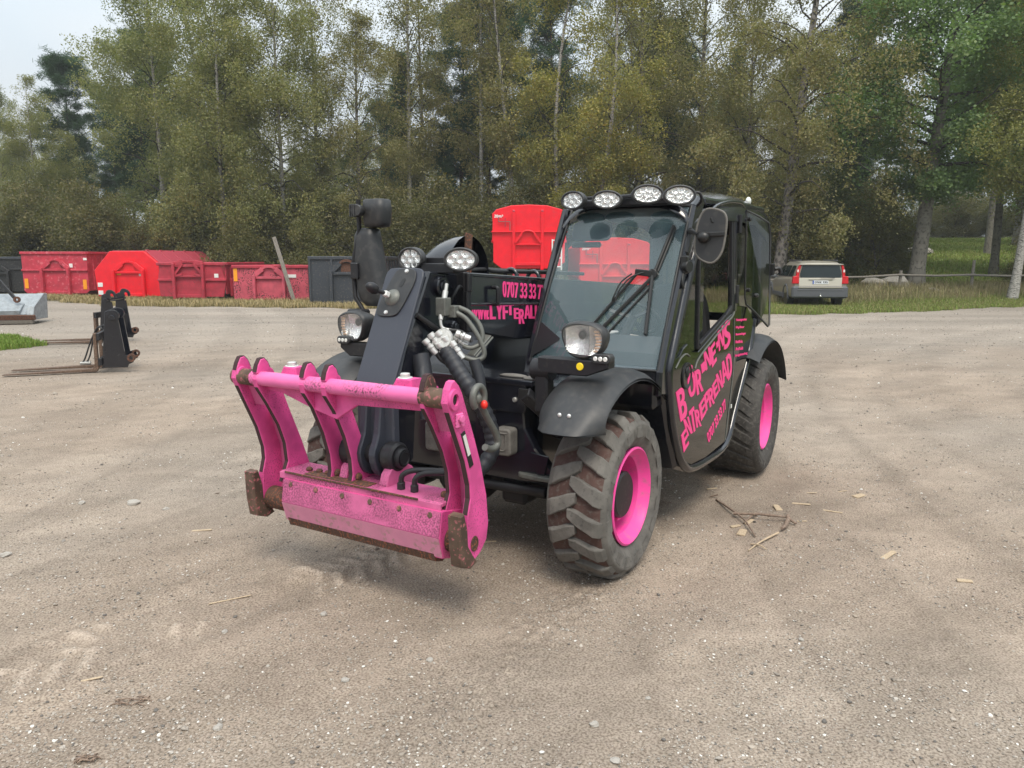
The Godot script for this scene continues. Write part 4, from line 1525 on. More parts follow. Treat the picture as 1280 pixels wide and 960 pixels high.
# ------------------------------------------------------------------ the machine; x to its left, y up, z to its front
func make_telehandler() -> void:
	var root := thing("telehandler", V(-0.218, -0.006, -4.23), deg_to_rad(-32.0), "small black telehandler with pink rims, pink lettering and a pink attachment frame", "telehandler")
	var sx := side_xf()
	wheel(root, "wheel", V(0.795, 0.428, -0.08), 1.0, deg_to_rad(1.0), true)
	wheel(root, "wheel", V(-0.865, 0.428, -0.08), -1.0, deg_to_rad(1.0), true)
	wheel(root, "wheel", V(0.82, 0.442, -2.44), 1.0, deg_to_rad(2.5), false)
	wheel(root, "wheel", V(-0.88, 0.442, -2.44), -1.0, deg_to_rad(2.5), false)

	# chassis
	var b := B.new()
	b.box(V(-0.02, 0.62, -1.4), V(0.86, 0.36, 2.7), 0.02)
	b.box(V(0.02, 0.95, -1.35), V(0.72, 0.02, 1.9), 0.004)
	# front tower: a thick plate with curved flanks
	var tower := pv([V2(-0.58, 1.0), V2(0.10, 1.0), V2(0.40, 1.0), V2(0.43, 0.97), V2(0.40, 0.86), V2(0.41, 0.76), V2(0.47, 0.66), V2(0.57, 0.56), V2(0.57, 0.49), V2(0.42, 0.47), V2(-0.56, 0.47), V2(-0.71, 0.49), V2(-0.71, 0.56), V2(-0.6, 0.66), V2(-0.55, 0.76), V2(-0.54, 0.86), V2(-0.6, 0.97)])
	b.prism(tower, Transform3D(), 0.06, 0.12, 0.008)
	b.box(V(-0.08, 1.0, 0.0), V(1.1, 0.03, 0.28), 0.006)
	b.box(V(-0.09, 0.72, -0.05), V(0.9, 0.5, 0.16), 0.02)
	b.box(V(0.52, 0.94, -0.1), V(0.22, 0.12, 0.3), 0.02)
	b.box(V(-0.68, 0.94, -0.1), V(0.22, 0.12, 0.3), 0.02)
	put("chassis", b, M.black, root)
	b = B.new()
	b.prism(rrect(0.30, 0.16, 0.02), Transform3D(Basis(), V(0.27, 0.92, 0.12)), 0.0, 0.012, 0.003)
	b.prism(pv([V2(-0.055, 0.06), V2(0.055, 0.05), V2(0.02, -0.09), V2(-0.02, -0.05)]), Transform3D(Basis(), V(0.505, 0.58, 0.121)), 0.0, 0.008, 0.003)
	put("chassis_plate", b, M.black, root)
	b = B.new()
	for p in [[0.36, 0.91], [0.15, 0.92], [0.2, 0.8], [-0.5, 0.9]]:
		b.cyl(V(p[0], p[1], 0.12), V(p[0], p[1], 0.145), 0.013, 10)
	put("bolt", b, M.galv, root)
	# square tube stub and strut beside the tower
	b = B.new()
	b.bar(V(0.44, 0.955, 0.17), V(0.6, 0.72, -0.02), 0.06, 0.06, Vector3.BACK, 0.005)
	put("strut", b, M.black_dull, root)
	b = B.new()
	b.box(V(0.44, 0.955, 0.185), V(0.052, 0.052, 0.01), 0.002)
	put("strut_socket", b, M.sticker_black, root)
	# muck and bits lying on the deck
	b = B.new()
	b.ball(V(0.3, 1.02, 0.05), V(0.09, 0.012, 0.03), 9)
	b.ball(V(0.42, 1.018, 0.06), V(0.05, 0.01, 0.05), 9)
	put("dirt", b, M.dirty_grey, root)

	# grey covers on the tower
	for c in [[0.317, 0.69, 0.105, 0.145], [-0.07, 0.665, 0.24, 0.16]]:
		b = B.new()
		b.prism(rrect(c[2], c[3], 0.02), Transform3D(Basis(), V(c[0], c[1], 0.12)), 0.0, 0.08, 0.008)
		var rim := curve([V(c[0] - 0.025, c[1] + 0.045, 0.2), V(c[0] - 0.025, c[1] - 0.03, 0.2), V(c[0], c[1] - 0.045, 0.2), V(c[0] + 0.025, c[1] - 0.03, 0.2), V(c[0] + 0.025, c[1] + 0.045, 0.2)], 3)
		b.tube(rim, 0.005, 6)
		b.bar(V(c[0] - 0.035, c[1] + 0.048, 0.2), V(c[0] + 0.035, c[1] + 0.048, 0.2), 0.01, 0.01)
		b.bar(V(c[0], c[1] + 0.048, 0.2), V(c[0], c[1] - 0.02, 0.2), 0.008, 0.008)
		put("work_light_cover", b, M.dirty_grey, root)
	# axle and steering gear
	b = B.new()
	b.cyl(V(-0.66, 0.428, -0.08), V(0.66, 0.428, -0.08), 0.095, 18)
	b.ball(V(-0.05, 0.428, -0.05), V(0.19, 0.18, 0.2), 18)
	b.box(V(0.3, 0.4, -0.02), V(0.16, 0.17, 0.16), 0.02)
	b.box(V(-0.4, 0.4, -0.02), V(0.16, 0.17, 0.16), 0.02)
	for s in [-1.0, 1.0]:
		b.cyl(V(s * 0.56, 0.26, -0.08), V(s * 0.56, 0.6, -0.08), 0.07, 14)
		b.cyl(V(s * 0.12, 0.42, 0.1), V(s * 0.52, 0.42, 0.08), 0.028, 10)
	put("front_axle", b, M.black_dull, root)
	b = B.new()
	b.cyl(V(-0.66, 0.44, -2.44), V(0.62, 0.44, -2.44), 0.095, 18)
	b.ball(V(0, 0.44, -2.44), V(0.2, 0.19, 0.2), 18)
	put("rear_axle", b, M.black_dull, root)
	# towing bracket
	b = B.new()
	b.prism(curve2([V2(-0.14, 0.02), V2(0.14, 0.03), V2(0.15, -0.02), V2(0.04, -0.035), V2(-0.12, -0.03)], 3), Transform3D(Basis(Vector3.RIGHT, Vector3.FORWARD, Vector3.UP), V(0.53, 0.5, 0.12)), 0.0, 0.025, 0.005)
	put("bracket", b, M.grey_steel, root)
	# engine housing on the far side, with its rounded lid
	b = B.new()
	b.prism(curve2([V2(-2.75, 0.62), V2(-2.78, 1.1), V2(-2.55, 1.26), V2(-1.0, 1.24), V2(-0.72, 1.1), V2(-0.7, 0.6)], 2), sx, -0.93, -0.34, 0.03)
	put("engine_housing", b, M.black, root)

	make_boom(root)
	make_cab(root)
	make_frame(root)
	make_hydraulics(root)

	# fenders
	for s in [-1.0, 1.0]:
		var x0: float = 0.60 if s > 0 else -1.02
		var x1: float = 0.95 if s > 0 else -0.66
		b = B.new()
		for k in [[0.0, 0.0], [0.012, -0.02]]:
			var rows := []
			for i in 23:
				var a := lerpf(deg_to_rad(38.0), deg_to_rad(134.0), i / 22.0)
				var row := PackedVector3Array()
				for j in 9:
					var u := j / 8.0
					var ed := pow(absf(u * 2.0 - 1.0), 4.0)
					var front := pow(maxf(0.0, 1.0 - i / 5.0), 2.0)
					var r: float = 0.655 - k[0] - 0.045 * ed - 0.06 * ed * front
					var aa := a + 0.16 * ed * front
					row.append(V(lerpf(x0, x1, u), 0.428 + sin(aa) * r, -0.08 + cos(aa) * r))
				rows.append(row)
			b.skin(rows)
		put("fender", b, M.plastic, root)
		b = B.new()
		for q in [0.09, 0.14]:
			var a := deg_to_rad(47.0)
			var c := V((0.78 if s > 0 else -0.85) + q - 0.12, 0.428 + sin(a) * 0.66, -0.08 + cos(a) * 0.66)
			b.ball(c, V(0.011, 0.011, 0.007), 10)
		put("fender_bolt", b, M.steel, root)
		b = B.new()
		for k in [0.0, 0.012]:
			var rows := []
			for i in 19:
				var a := lerpf(deg_to_rad(52.0), deg_to_rad(158.0), i / 18.0)
				var row := PackedVector3Array()
				for j in 9:
					var u := j / 8.0
					var r: float = 0.635 - k - 0.05 * pow(absf(u * 2.0 - 1.0), 4.0)
					row.append(V(s * lerpf(0.6, 1.04, u), 0.442 + sin(a) * r, -2.44 + cos(a) * r))
				rows.append(row)
			b.skin(rows)
		put("fender", b, M.plastic, root)

	# headlights on their arms
	for s in [-1.0, 1.0]:
		var cx: float = 0.765 if s > 0 else -0.745
		b = B.new()
		b.prism(pv([V2(-0.25, 0.035), V2(0.14, 0.035), V2(0.14, 0.0), V2(0.02, -0.045), V2(-0.25, -0.045)] if s > 0 else [V2(0.25, 0.035), V2(-0.09, 0.035), V2(-0.09, 0.0), V2(-0.02, -0.045), V2(0.25, -0.045)]), Transform3D(Basis(), V(cx, 1.115, 0.1)), 0.0, 0.075, 0.006)
		var ex: float = cx - s * 0.24
		b.box(V(ex, 0.99, 0.12), V(0.075, 0.26, 0.085), 0.012)
		b.cyl(V(ex - 0.06, 1.08, 0.12), V(ex + 0.05, 1.08, 0.12), 0.055, 16)
		b.bar(V(ex, 0.9, 0.12), V(ex + s * 0.04, 0.72, 0.02), 0.05, 0.05)
		put("headlight_arm", b, M.black_dull, root)
		headlight(root, V(cx, 1.243, 0.175), V(0.0 if s > 0 else -0.1, -0.03, 1.0), s)
		b = B.new()
		var lx := 0.872 if s > 0 else -0.79
		b.prism(rrect(0.1, 0.046, 0.02), Transform3D(Basis(), V(lx, 1.163, 0.14)), 0.0, 0.055, 0.004)
		var dl := put("day_light", b, M.plastic, root)
		b = B.new()
		for k in 3:
			b.cyl(V(lx - 0.027 + k * 0.026, 1.163, 0.194), V(lx - 0.027 + k * 0.026, 1.163, 0.199), 0.0115, 10, 0.002)
		put("diode", b, M.led, dl)
	b = B.new()
	b.cyl(V(0.755, 1.117, 0.174), V(0.755, 1.117, 0.182), 0.019, 18, 0.002)
	put("reflector", b, M.yellow, root)

	# high mirrors on the far side
	b = B.new()
	var rowsm := []
	for k in [[1.99, 0.075, 0.05], [1.985, 0.09, 0.06], [1.93, 0.096, 0.065], [1.85, 0.09, 0.06], [1.826, 0.08, 0.05], [1.822, 0.05, 0.03]]:
		var row := PackedVector3Array()
		for q in rrect(k[1] * 1.8, k[2] * 2, k[2] * 0.7, 4):
			row.append(V(-0.805 + q.x, k[0], -0.15 + q.y))
		rowsm.append(row)
	b.skin(rowsm, true)
	b.pane(Array(rowsm[0]))
	b.cyl(V(-0.88, 1.92, -0.08), V(-0.86, 1.92, -0.02), 0.035, 12)
	for k in 3:
		b.box(V(-0.90 + k * 0.016, 1.92, -0.035), V(0.009, 0.075, 0.05), 0.002)
	put("mirror_head", b, M.plastic, root)
	b = B.new()
	rowsm = []
	for k in [[1.82, 0.045, 0.04, -0.875], [1.812, 0.075, 0.055, -0.878], [1.77, 0.09, 0.066, -0.886], [1.62, 0.112, 0.07, -0.876], [1.45, 0.122, 0.07, -0.848], [1.38, 0.118, 0.066, -0.826], [1.345, 0.09, 0.05, -0.812]]:
		var row := PackedVector3Array()
		for q in rrect(k[1] * 1.72, k[2] * 2, k[2] * 0.7, 4):
			row.append(V(k[3] + q.x, k[0], -0.15 + q.y))
		rowsm.append(row)
	b.skin(rowsm, true)
	b.pane(Array(rowsm[0]))
	b.pane(Array(rowsm[-1]))
	put("mirror_housing", b, M.plastic, root)
	b = B.new()
	b.tube(pv3([V(-0.9, 1.99, -0.09), V(-0.91, 1.8, -0.1), V(-0.96, 1.6, -0.09), V(-0.95, 1.4, -0.09), V(-0.86, 1.27, -0.1), V(-0.72, 1.2, -0.12)]), 0.014, 8)
	b.box(V(-0.93, 1.56, -0.075), V(0.06, 0.1, 0.03), 0.006)
	b.box(V(-0.86, 1.29, -0.02), V(0.12, 0.08, 0.09), 0.01)
	b.cyl(V(-0.8, 1.28, -0.02), V(-0.7, 1.25, -0.02), 0.03, 10)
	put("mirror_bracket", b, M.black_dull, root)


func make_boom(root: Node3D) -> void:
	var sx := side_xf()
	# outer section
	var b := B.new()
	b.prism(pv([V2(0.13, 1.556), V2(-2.62, 1.40), V2(-2.72, 1.32), V2(-2.66, 1.12), V2(-2.4, 1.06), V2(-0.35, 1.165), V2(0.13, 1.25)]), sx, -0.225, 0.055, 0.01)
	# rolled edges and a weld seam
	b.bar(V(0.056, 1.551, 0.12), V(0.056, 1.408, -2.55), 0.02, 0.012)
	b.bar(V(0.057, 1.393, 0.12), V(0.057, 1.30, -2.0), 0.014, 0.008)
	var boom := put("boom", b, M.black, root)
	b = B.new()
	b.box(V(-0.085, 1.405, 0.145), V(0.31, 0.32, 0.05), 0.006)
	b.box(V(0.075, 1.36, 0.15), V(0.03, 0.22, 0.04), 0.008)
	b.box(V(0.08, 1.51, 0.15), V(0.03, 0.1, 0.04), 0.006)
	put("boom_collar", b, M.black_dull, root)
	b = B.new()
	b.tube(curve([V(0.06, 1.475, -0.11), V(0.09, 1.475, -0.11), V(0.095, 1.46, -0.11), V(0.095, 1.40, -0.11), V(0.09, 1.385, -0.11), V(0.06, 1.385, -0.11)], 4), 0.011, 8)
	put("boom_handle", b, M.black_dull, root)
	# lifting eyes on top
	for z in [-0.40, -0.66]:
		b = B.new()
		var pts := []
		for k in 11:
			var a := PI * k / 10.0
			pts.append(V(0.0 + cos(a) * 0.042, 1.55 + (z + 0.0) * 0.057 + sin(a) * 0.045, z))
		pts[0].y -= 0.035
		pts[10].y -= 0.035
		b.tube(pv3(pts), 0.013, 8)
		put("lifting_eye", b, M.black, root)
	b = B.new()
	b.tube(curve([V(0.0, 1.57, 0.05), V(0.01, 1.575, -0.1), V(-0.02, 1.56, -0.3), V(0.0, 1.55, -0.8), V(-0.03, 1.53, -1.4)], 5), 0.012, 8)
	b.tube(curve([V(-0.06, 1.57, 0.05), V(-0.07, 1.575, -0.15), V(-0.05, 1.56, -0.5), V(-0.08, 1.53, -1.4)], 5), 0.012, 8)
	put("hose", b, M.rubber_hose, root)
	# lettering on the side
	var st := SurfaceTool.new()
	st.begin(Mesh.PRIMITIVE_TRIANGLES)
	letter(st, "0707 33 33 77", V(0.056, 1.418, -0.222), V(0.056, 1.384, -0.70), V(0.056, 1.508, -0.222), Vector3.RIGHT, 0.0006)
	var x := 0.056
	for k in [["w", 0.086, 1.311, 0.052], ["w", 0.03, 1.308, 0.05], ["w", -0.024, 1.304, 0.05]]:
		letter(st, k[0], V(x, k[2], k[1]), V(x, k[2] - 0.004, k[1] - k[3]), V(x, k[2] + 0.052, k[1]), Vector3.RIGHT, 0.0008)
	letter(st, ".", V(x, 1.301, -0.068), V(x, 1.3, -0.08), V(x, 1.315, -0.068), Vector3.RIGHT)
	var zc := -0.092
	for k in [["L", 0.056, 0.088, 0.0], ["Y", 0.068, 0.09, 0.0], ["F", 0.054, 0.088, 0.0], ["T", 0.074, 0.066, 0.022], ["E", 0.05, 0.064, 0.0], ["R", 0.062, 0.088, -0.03], ["A", 0.062, 0.082, 0.0], ["L", 0.054, 0.082, 0.0], ["L", 0.054, 0.082, 0.0], ["T", 0.06, 0.082, 0.0]]:
		var y0: float = 1.30 + (zc + 0.085) * 0.055 + k[3]
		letter(st, k[0], V(x, y0, zc), V(x, y0 - 0.003, zc - k[1]), V(x, y0 + k[2], zc + 0.004), Vector3.RIGHT, 0.0015)
		zc -= k[1] + (0.004 if k[0] != "F" else -0.01)
	put("lettering", st.commit(), M.pink_vinyl, boom)
	# gooseneck
	b = B.new()
	b.prism(pv([V2(0.40, 1.57), V2(0.18, 1.556), V2(0.14, 1.54), V2(0.14, 1.262), V2(0.30, 1.20), V2(0.44, 1.10), V2(0.52, 0.95), V2(0.55, 0.64), V2(0.63, 0.58), V2(0.68, 0.62), V2(0.68, 1.0), V2(0.60, 1.2)]), sx, -0.19, 0.02, 0.008)
	put("boom_head", b, M.black, root)
	# face plate, its slot cover, knob and bolts
	var top := V(-0.085, 1.578, 0.435)
	var low := V(-0.085, 0.985, 0.715)
	var down := (low - top).normalized()
	var px := Transform3D(Basis(Vector3.RIGHT, -down, Vector3.RIGHT.cross(-down)), top)
	b = B.new()
	var face := pv([V2(-0.12, -0.645), V2(0.122, -0.645), V2(0.122, -0.045), V2(0.116, -0.02), V2(0.098, -0.004), V2(0.07, 0), V2(-0.07, 0), V2(-0.1, -0.004), V2(-0.116, -0.02), V2(-0.12, -0.045)])
	b.prism(face, px, 0.0, 0.022, 0.004)
	var fp := put("face_plate", b, M.plate, root)
	b = B.new()
	b.prism(curve2([V2(-0.03, -0.01), V2(0.06, -0.012), V2(0.085, -0.06), V2(0.075, -0.13), V2(0.04, -0.235), V2(0.0, -0.262), V2(-0.09, -0.26), V2(-0.1, -0.21), V2(-0.085, -0.13), V2(-0.06, -0.05)], 4), px, 0.022, 0.031, 0.002)
	put("slot_cover", b, M.plastic, fp)
	b = B.new()
	b.prism(ellipse(0.012, 0.026, 14), px * Transform3D(Basis(Vector3.BACK, -0.35), V(0.012, -0.085, 0)), 0.03, 0.0325)
	put("slot", b, M.sticker_black, fp)
	b = B.new()
	for q in [V2(0.02, -0.022), V2(-0.04, -0.245)]:
		b.lathe(pv([V2(0.0, 0.008), V2(0.009, 0.006), V2(0.0115, 0.0)]), px * Transform3D(Basis(Vector3(1, 0, 0), Vector3(0, 0, 1), Vector3(0, -1, 0)), V(q.x, q.y, 0.031)), 12)
	put("bolt", b, M.steel, fp)
	b = B.new()
	b.lathe(pv([V2(0.045, 0.0), V2(0.041, 0.008), V2(0.026, 0.017), V2(0.012, 0.021), V2(0.0, 0.022)]), px * Transform3D(Basis(Vector3(1, 0, 0), Vector3(0, 0, 1), Vector3(0, -1, 0)), V(-0.026, -0.165, 0.031)), 22)
	put("dome_washer", b, M.grey_steel, fp)
	b = B.new()
	b.box(V(-0.03, -0.165, 0.075), V(0.026, 0.026, 0.03), 0.003, px)
	put("square_head", b, M.white, fp)
	b = B.new()
	b.cyl(px * V(-0.032, -0.165, 0.08), px * V(-0.05, -0.165, 0.12), 0.011, 10)
	b.ball(px * V(-0.062, -0.165, 0.145), V(0.03, 0.027, 0.042), 14, px.basis)
	put("knob", b, M.black_dull, fp)
	# lower nose below the face plate, with the tilt pin
	b = B.new()
	b.box(V(-0.085, 0.85, 0.69), V(0.235, 0.36, 0.05), 0.008)
	b.prism(curve2([V2(0.58, 1.0), V2(0.72, 1.0), V2(0.76, 0.8), V2(0.80, 0.70), V2(0.76, 0.60), V2(0.66, 0.58), V2(0.58, 0.66)], 3), sx, -0.15, -0.11, 0.006)
	b.prism(curve2([V2(0.58, 1.0), V2(0.72, 1.0), V2(0.76, 0.8), V2(0.80, 0.70), V2(0.76, 0.60), V2(0.66, 0.58), V2(0.58, 0.66)], 3), sx, -0.06, -0.02, 0.006)
	put("boom_nose", b, M.plate, root)
	b = B.new()
	b.cyl(V(-0.3, 0.69, 0.72), V(0.10, 0.69, 0.72), 0.05, 20, 0.008)
	b.cyl(V(-0.26, 0.69, 0.72), V(-0.16, 0.69, 0.72), 0.082, 22, 0.012)
	b.cyl(V(0.0, 0.69, 0.72), V(0.075, 0.69, 0.72), 0.074, 22, 0.012)
	b.lathe(pv([V2(0.034, 0.0), V2(0.036, 0.006), V2(0.03, 0.007), V2(0.028, 0.003), V2(0.0, 0.004)]), x_axis(V(0.1, 0.69, 0.72)), 18)
	put("tilt_pin", b, M.black_dull, root)
	b = B.new()
	for p in [[0.05, 1.495, 0.32, 0.052], [0.05, 1.28, 0.22, 0.035]]:
		b.cyl(V(0.0, p[1], p[2]), V(p[0], p[1], p[2]), p[3], 20, 0.006)
		b.cyl(V(p[0], p[1], p[2]), V(p[0] + 0.008, p[1], p[2]), p[3] * 0.6, 18, 0.003)
	put("pivot_boss", b, M.black, root)
	b = B.new()
	b.tube(curve([V(0.03, 1.40, 0.25), V(0.06, 1.46, 0.24), V(0.06, 1.49, 0.2), V(0.05, 1.46, 0.15), V(0.05, 1.38, 0.14)], 5), 0.009, 7)
	b.tube(curve([V(0.03, 1.36, 0.52), V(0.05, 1.30, 0.42), V(0.05, 1.24, 0.30), V(0.04, 1.2, 0.2)], 5), 0.013, 7)
	put("hose", b, M.rubber_hose, root)
	# the dome, bar and two lamps over the boom head
	b = B.new()
	var rows := []
	for i in 13:
		var u := i / 12.0
		var row := PackedVector3Array()
		for j in 13:
			var a := PI * j / 12.0
			var peak := 1.60 + 0.155 * sin(PI * 0.5 * pow(u, 0.75))
			row.append(V(lerpf(-0.27, 0.03, u), 1.55 + sin(a) * (peak - 1.55), 0.07 + cos(a) * lerpf(0.14, 0.19, u)))
		rows.append(row)
	b.skin(rows)
	put("boom_hood", b, M.black, root)
	b = B.new()
	b.bar(V(0.04, 1.56, 0.10), V(0.03, 1.765, 0.07), 0.012, 0.06, Vector3.RIGHT, 0.003)
	put("hood_bracket", b, M.rust, root)
	b = B.new()
	b.bar(V(-0.2, 1.615, 0.27), V(0.17, 1.615, 0.27), 0.05, 0.02)
	b.bar(V(-0.17, 1.585, 0.30), V(0.12, 1.585, 0.30), 0.05, 0.06)
	b.cyl(V(0.03, 1.6, 0.285), V(0.03, 1.6, 0.30), 0.011, 10)
	put("lamp_bar", b, M.black_dull, root)
	lamp(root, "boom_lamp", V(-0.155, 1.632, 0.335), V(-0.05, 0.0, 1.0), 0.079, 0.056, 0.06, 7, M.plastic)
	lamp(root, "boom_lamp", V(0.165, 1.628, 0.335), V(0.5, 0.0, 1.0), 0.082, 0.055, 0.06, 7, M.plastic)
	# angled step plate seen below the boom
	b = B.new()
	b.bar(V(0.07, 1.12, 0.12), V(0.09, 1.22, -0.02), 0.05, 0.01, Vector3.RIGHT)
	b.bar(V(0.095, 1.11, 0.11), V(0.115, 1.21, -0.03), 0.012, 0.012, Vector3.RIGHT)
	put("guide_plate", b, M.grey_steel, root)


func make_cab(root: Node3D) -> void:
	var sx := side_xf()
	# frame: pillars, sills, rails
	var b := B.new()
	b.prism(pv([V2(-0.40, 0.90), V2(-0.405, 1.03), V2(-0.50, 1.25), V2(-0.625, 1.5), V2(-0.85, 1.94), V2(-0.93, 1.99), V2(-1.05, 1.99), V2(-0.96, 1.87), V2(-0.80, 1.62), V2(-0.65, 1.30), V2(-0.555, 1.12), V2(-0.515, 1.02), V2(-0.54, 0.88)]), sx, 0.905, 0.95, 0.014)
	b.prism(pv([V2(-0.36, 0.88), V2(-0.405, 1.03), V2(-0.50, 1.25), V2(-0.625, 1.5), V2(-0.85, 1.94), V2(-0.91, 1.94), V2(-0.70, 1.52), V2(-0.57, 1.25), V2(-0.47, 1.0), V2(-0.43, 0.88)]), sx, 0.09, 0.135, 0.012)
	b.bar(V(0.10, 1.005, -0.425), V(0.93, 1.005, -0.445), 0.09, 0.05, Vector3.UP, 0.012)
	b.bar(V(0.15, 1.95, -0.875), V(0.92, 1.95, -0.895), 0.05, 0.06, Vector3.UP, 0.015)
	# lower cab body in front of the door
	b.prism(pv([V2(-0.42, 0.98), V2(-0.47, 0.9), V2(-0.6, 0.62), V2(-0.72, 0.42), V2(-0.9, 0.36), V2(-1.7, 0.38), V2(-1.7, 0.98)]), sx, 0.3, 0.935, 0.02)
	b.box(V(0.52, 0.9, -0.6), V(0.8, 0.16, 0.4), 0.02)
	# posts behind the door and at the rear corners
	b.bar(V(0.94, 1.28, -1.70), V(0.93, 1.97, -1.66), 0.05, 0.06, Vector3.RIGHT, 0.012)
	b.bar(V(0.93, 1.15, -2.38), V(0.90, 1.95, -2.38), 0.07, 0.08, Vector3.RIGHT, 0.015)
	b.bar(V(0.16, 1.0, -2.3), V(0.17, 1.96, -2.3), 0.12, 0.09, Vector3.RIGHT, 0.015)
	b.bar(V(0.15, 1.2, -2.37), V(0.92, 1.2, -2.37), 0.06, 0.05, Vector3.UP, 0.01)
	b.bar(V(0.15, 1.95, -2.37), V(0.92, 1.95, -2.37), 0.06, 0.05, Vector3.UP, 0.01)
	b.bar(V(0.12, 1.08, -0.5), V(0.14, 1.12, -2.3), 0.06, 0.04, Vector3.UP, 0.01)
	b.bar(V(0.93, 1.965, -1.0), V(0.92, 1.985, -2.4), 0.05, 0.05, Vector3.UP, 0.015)
	b.bar(V(0.15, 1.965, -0.9), V(0.16, 1.985, -2.3), 0.05, 0.05, Vector3.UP, 0.015)
	# solid quarter above and behind the rear side window
	b.prism(curve2([V2(-1.66, 2.0), V2(-2.1, 2.01), V2(-2.45, 1.97), V2(-2.62, 1.86), V2(-2.66, 1.72), V2(-2.60, 1.3), V2(-2.46, 1.18), V2(-2.36, 1.18), V2(-2.36, 1.80), V2(-2.28, 1.90), V2(-1.72, 1.93)], 3), sx, 0.885, 0.945, 0.014)
	b.prism(pv([V2(-2.38, 1.1), V2(-2.62, 1.25), V2(-2.64, 1.75), V2(-2.5, 1.95), V2(-2.38, 1.95)]), sx, 0.16, 0.22, 0.012)
	put("cab_frame", b, M.black, root)
	# roof: one rounded shell
	b = B.new()
	var rows := []
	for k in [[-0.79, 1.925, 0.40], [-0.8, 1.955, 0.405], [-0.88, 1.985, 0.41], [-1.05, 2.015, 0.415], [-1.3, 2.045, 0.42], [-1.7, 2.075, 0.42], [-2.1, 2.08, 0.415], [-2.4, 2.055, 0.41], [-2.58, 2.0, 0.40], [-2.68, 1.91, 0.385], [-2.70, 1.82, 0.375]]:
		var row := PackedVector3Array()
		for j in 19:
			var u := lerpf(-1.0, 1.0, j / 18.0)
			var drop := 0.11 * pow(absf(u), 5.0)
			row.append(V(0.535 + u * k[2], k[1] - drop - 0.012 * (1.0 - u * u) * 0.0, k[0]))
		var skirt := 0.03 + 0.06 * smoothstep(-1.0, -1.5, k[0]) + 0.08 * smoothstep(-1.9, -2.6, k[0])
		for e in [0, -1]:
			var p: Vector3 = row[e]
			if e == 0:
				row.insert(0, p + V(-0.008, -skirt, 0))
			else:
				row.append(p + V(0.008, -skirt, 0))
		rows.append(row)
	b.skin(rows)
	put("roof", b, M.black, root)
	b = B.new()
	b.box(V(0.535, 1.935, -1.7), V(0.74, 0.02, 1.7), 0.004)
	put("headliner", b, M.cab_grey, root)
	b = B.new()
	# dark rim that runs over the door and down behind it
	b.tube(curve([V(0.955, 1.62, -0.80), V(0.957, 1.80, -0.93), V(0.955, 1.93, -1.15), V(0.95, 1.985, -1.45), V(0.945, 2.0, -1.75), V(0.945, 1.98, -1.85)], 5), 0.012, 7)
	put("rain_gutter", b, M.black, root)
	b = B.new()
	b.ball(V(0.86, 2.045, -2.26), V(0.02, 0.03, 0.03), 10)
	put("marker_lamp", b, M.led, root)

	# windscreen
	b = B.new()
	rows = []
	for i in 9:
		var t := i / 8.0
		var row := PackedVector3Array()
		for j in 13:
			var u := j / 12.0
			var x := lerpf(lerpf(0.125, 0.165, t), lerpf(0.925, 0.925, t), u)
			row.append(V(x, lerpf(1.035, 1.93, t), lerpf(-0.405, -0.842, t) + 0.035 * (1.0 - pow(u * 2.0 - 1.0, 2.0)) + 0.02 * sin(PI * t) - 0.012))
		rows.append(row)
	b.skin(rows)
	put("windscreen", b, M.windshield, root)
	b = B.new()
	# dark edge of the pane
	var edge := PackedVector3Array()
	for r in rows:
		edge.append(r[0] + V(0, 0, 0.004))
	b.tube(edge, 0.008, 6, false)
	edge = PackedVector3Array()
	for r in rows:
		edge.append(r[12] + V(0, 0, 0.004))
	b.tube(edge, 0.008, 6, false)
	b.tube(rows[0], 0.009, 6, false)
	b.tube(rows[8], 0.009, 6, false)
	put("windscreen_seal", b, M.sticker_black, root)
	b = B.new()
	var tr := []
	for q in [V2(0.0, 0.03), V2(0.0, 0.26), V2(0.17, 0.16), V2(0.17, 0.145)]:
		tr.append(V(0.13 + q.x + 0.02 * q.y, 1.035 + 0.895 * q.y, -0.392 - 0.437 * q.y - 0.006 + 0.05 * q.x * 2.0))
	b.pane(tr)
	put("windscreen_patch", b, M.black_dull, root)
	# wiper
	b = B.new()
	b.cyl(V(0.80, 1.545, -0.66), V(0.80, 1.55, -0.60), 0.028, 12)
	b.bar(V(0.80, 1.55, -0.61), V(0.70, 1.56, -0.605), 0.035, 0.03)
	b.bar(V(0.71, 1.55, -0.60), V(0.47, 1.21, -0.435), 0.016, 0.014)
	b.bar(V(0.80, 1.53, -0.60), V(0.52, 1.19, -0.43), 0.02, 0.016)
	b.bar(V(0.80, 1.48, -0.585), V(0.56, 1.16, -0.42), 0.012, 0.012)
	b.bar(V(0.862, 1.82, -0.755), V(0.80, 1.53, -0.615), 0.022, 0.016)
	b.bar(V(0.865, 1.81, -0.76), V(0.815, 1.56, -0.635), 0.014, 0.026)
	b.bar(V(0.80, 1.54, -0.61), V(0.825, 1.22, -0.47), 0.026, 0.018)
	b.tube(curve([V(0.68, 1.55, -0.60), V(0.63, 1.50, -0.56), V(0.61, 1.43, -0.52), V(0.60, 1.40, -0.52)], 4), 0.005, 6)
	b.tube(curve([V(0.76, 1.56, -0.60), V(0.69, 1.53, -0.56), V(0.64, 1.46, -0.52), V(0.63, 1.40, -0.50)], 4), 0.005, 6)
	put("wiper", b, M.sticker_black, root)

	# door: skin with its window frame
	b = B.new()
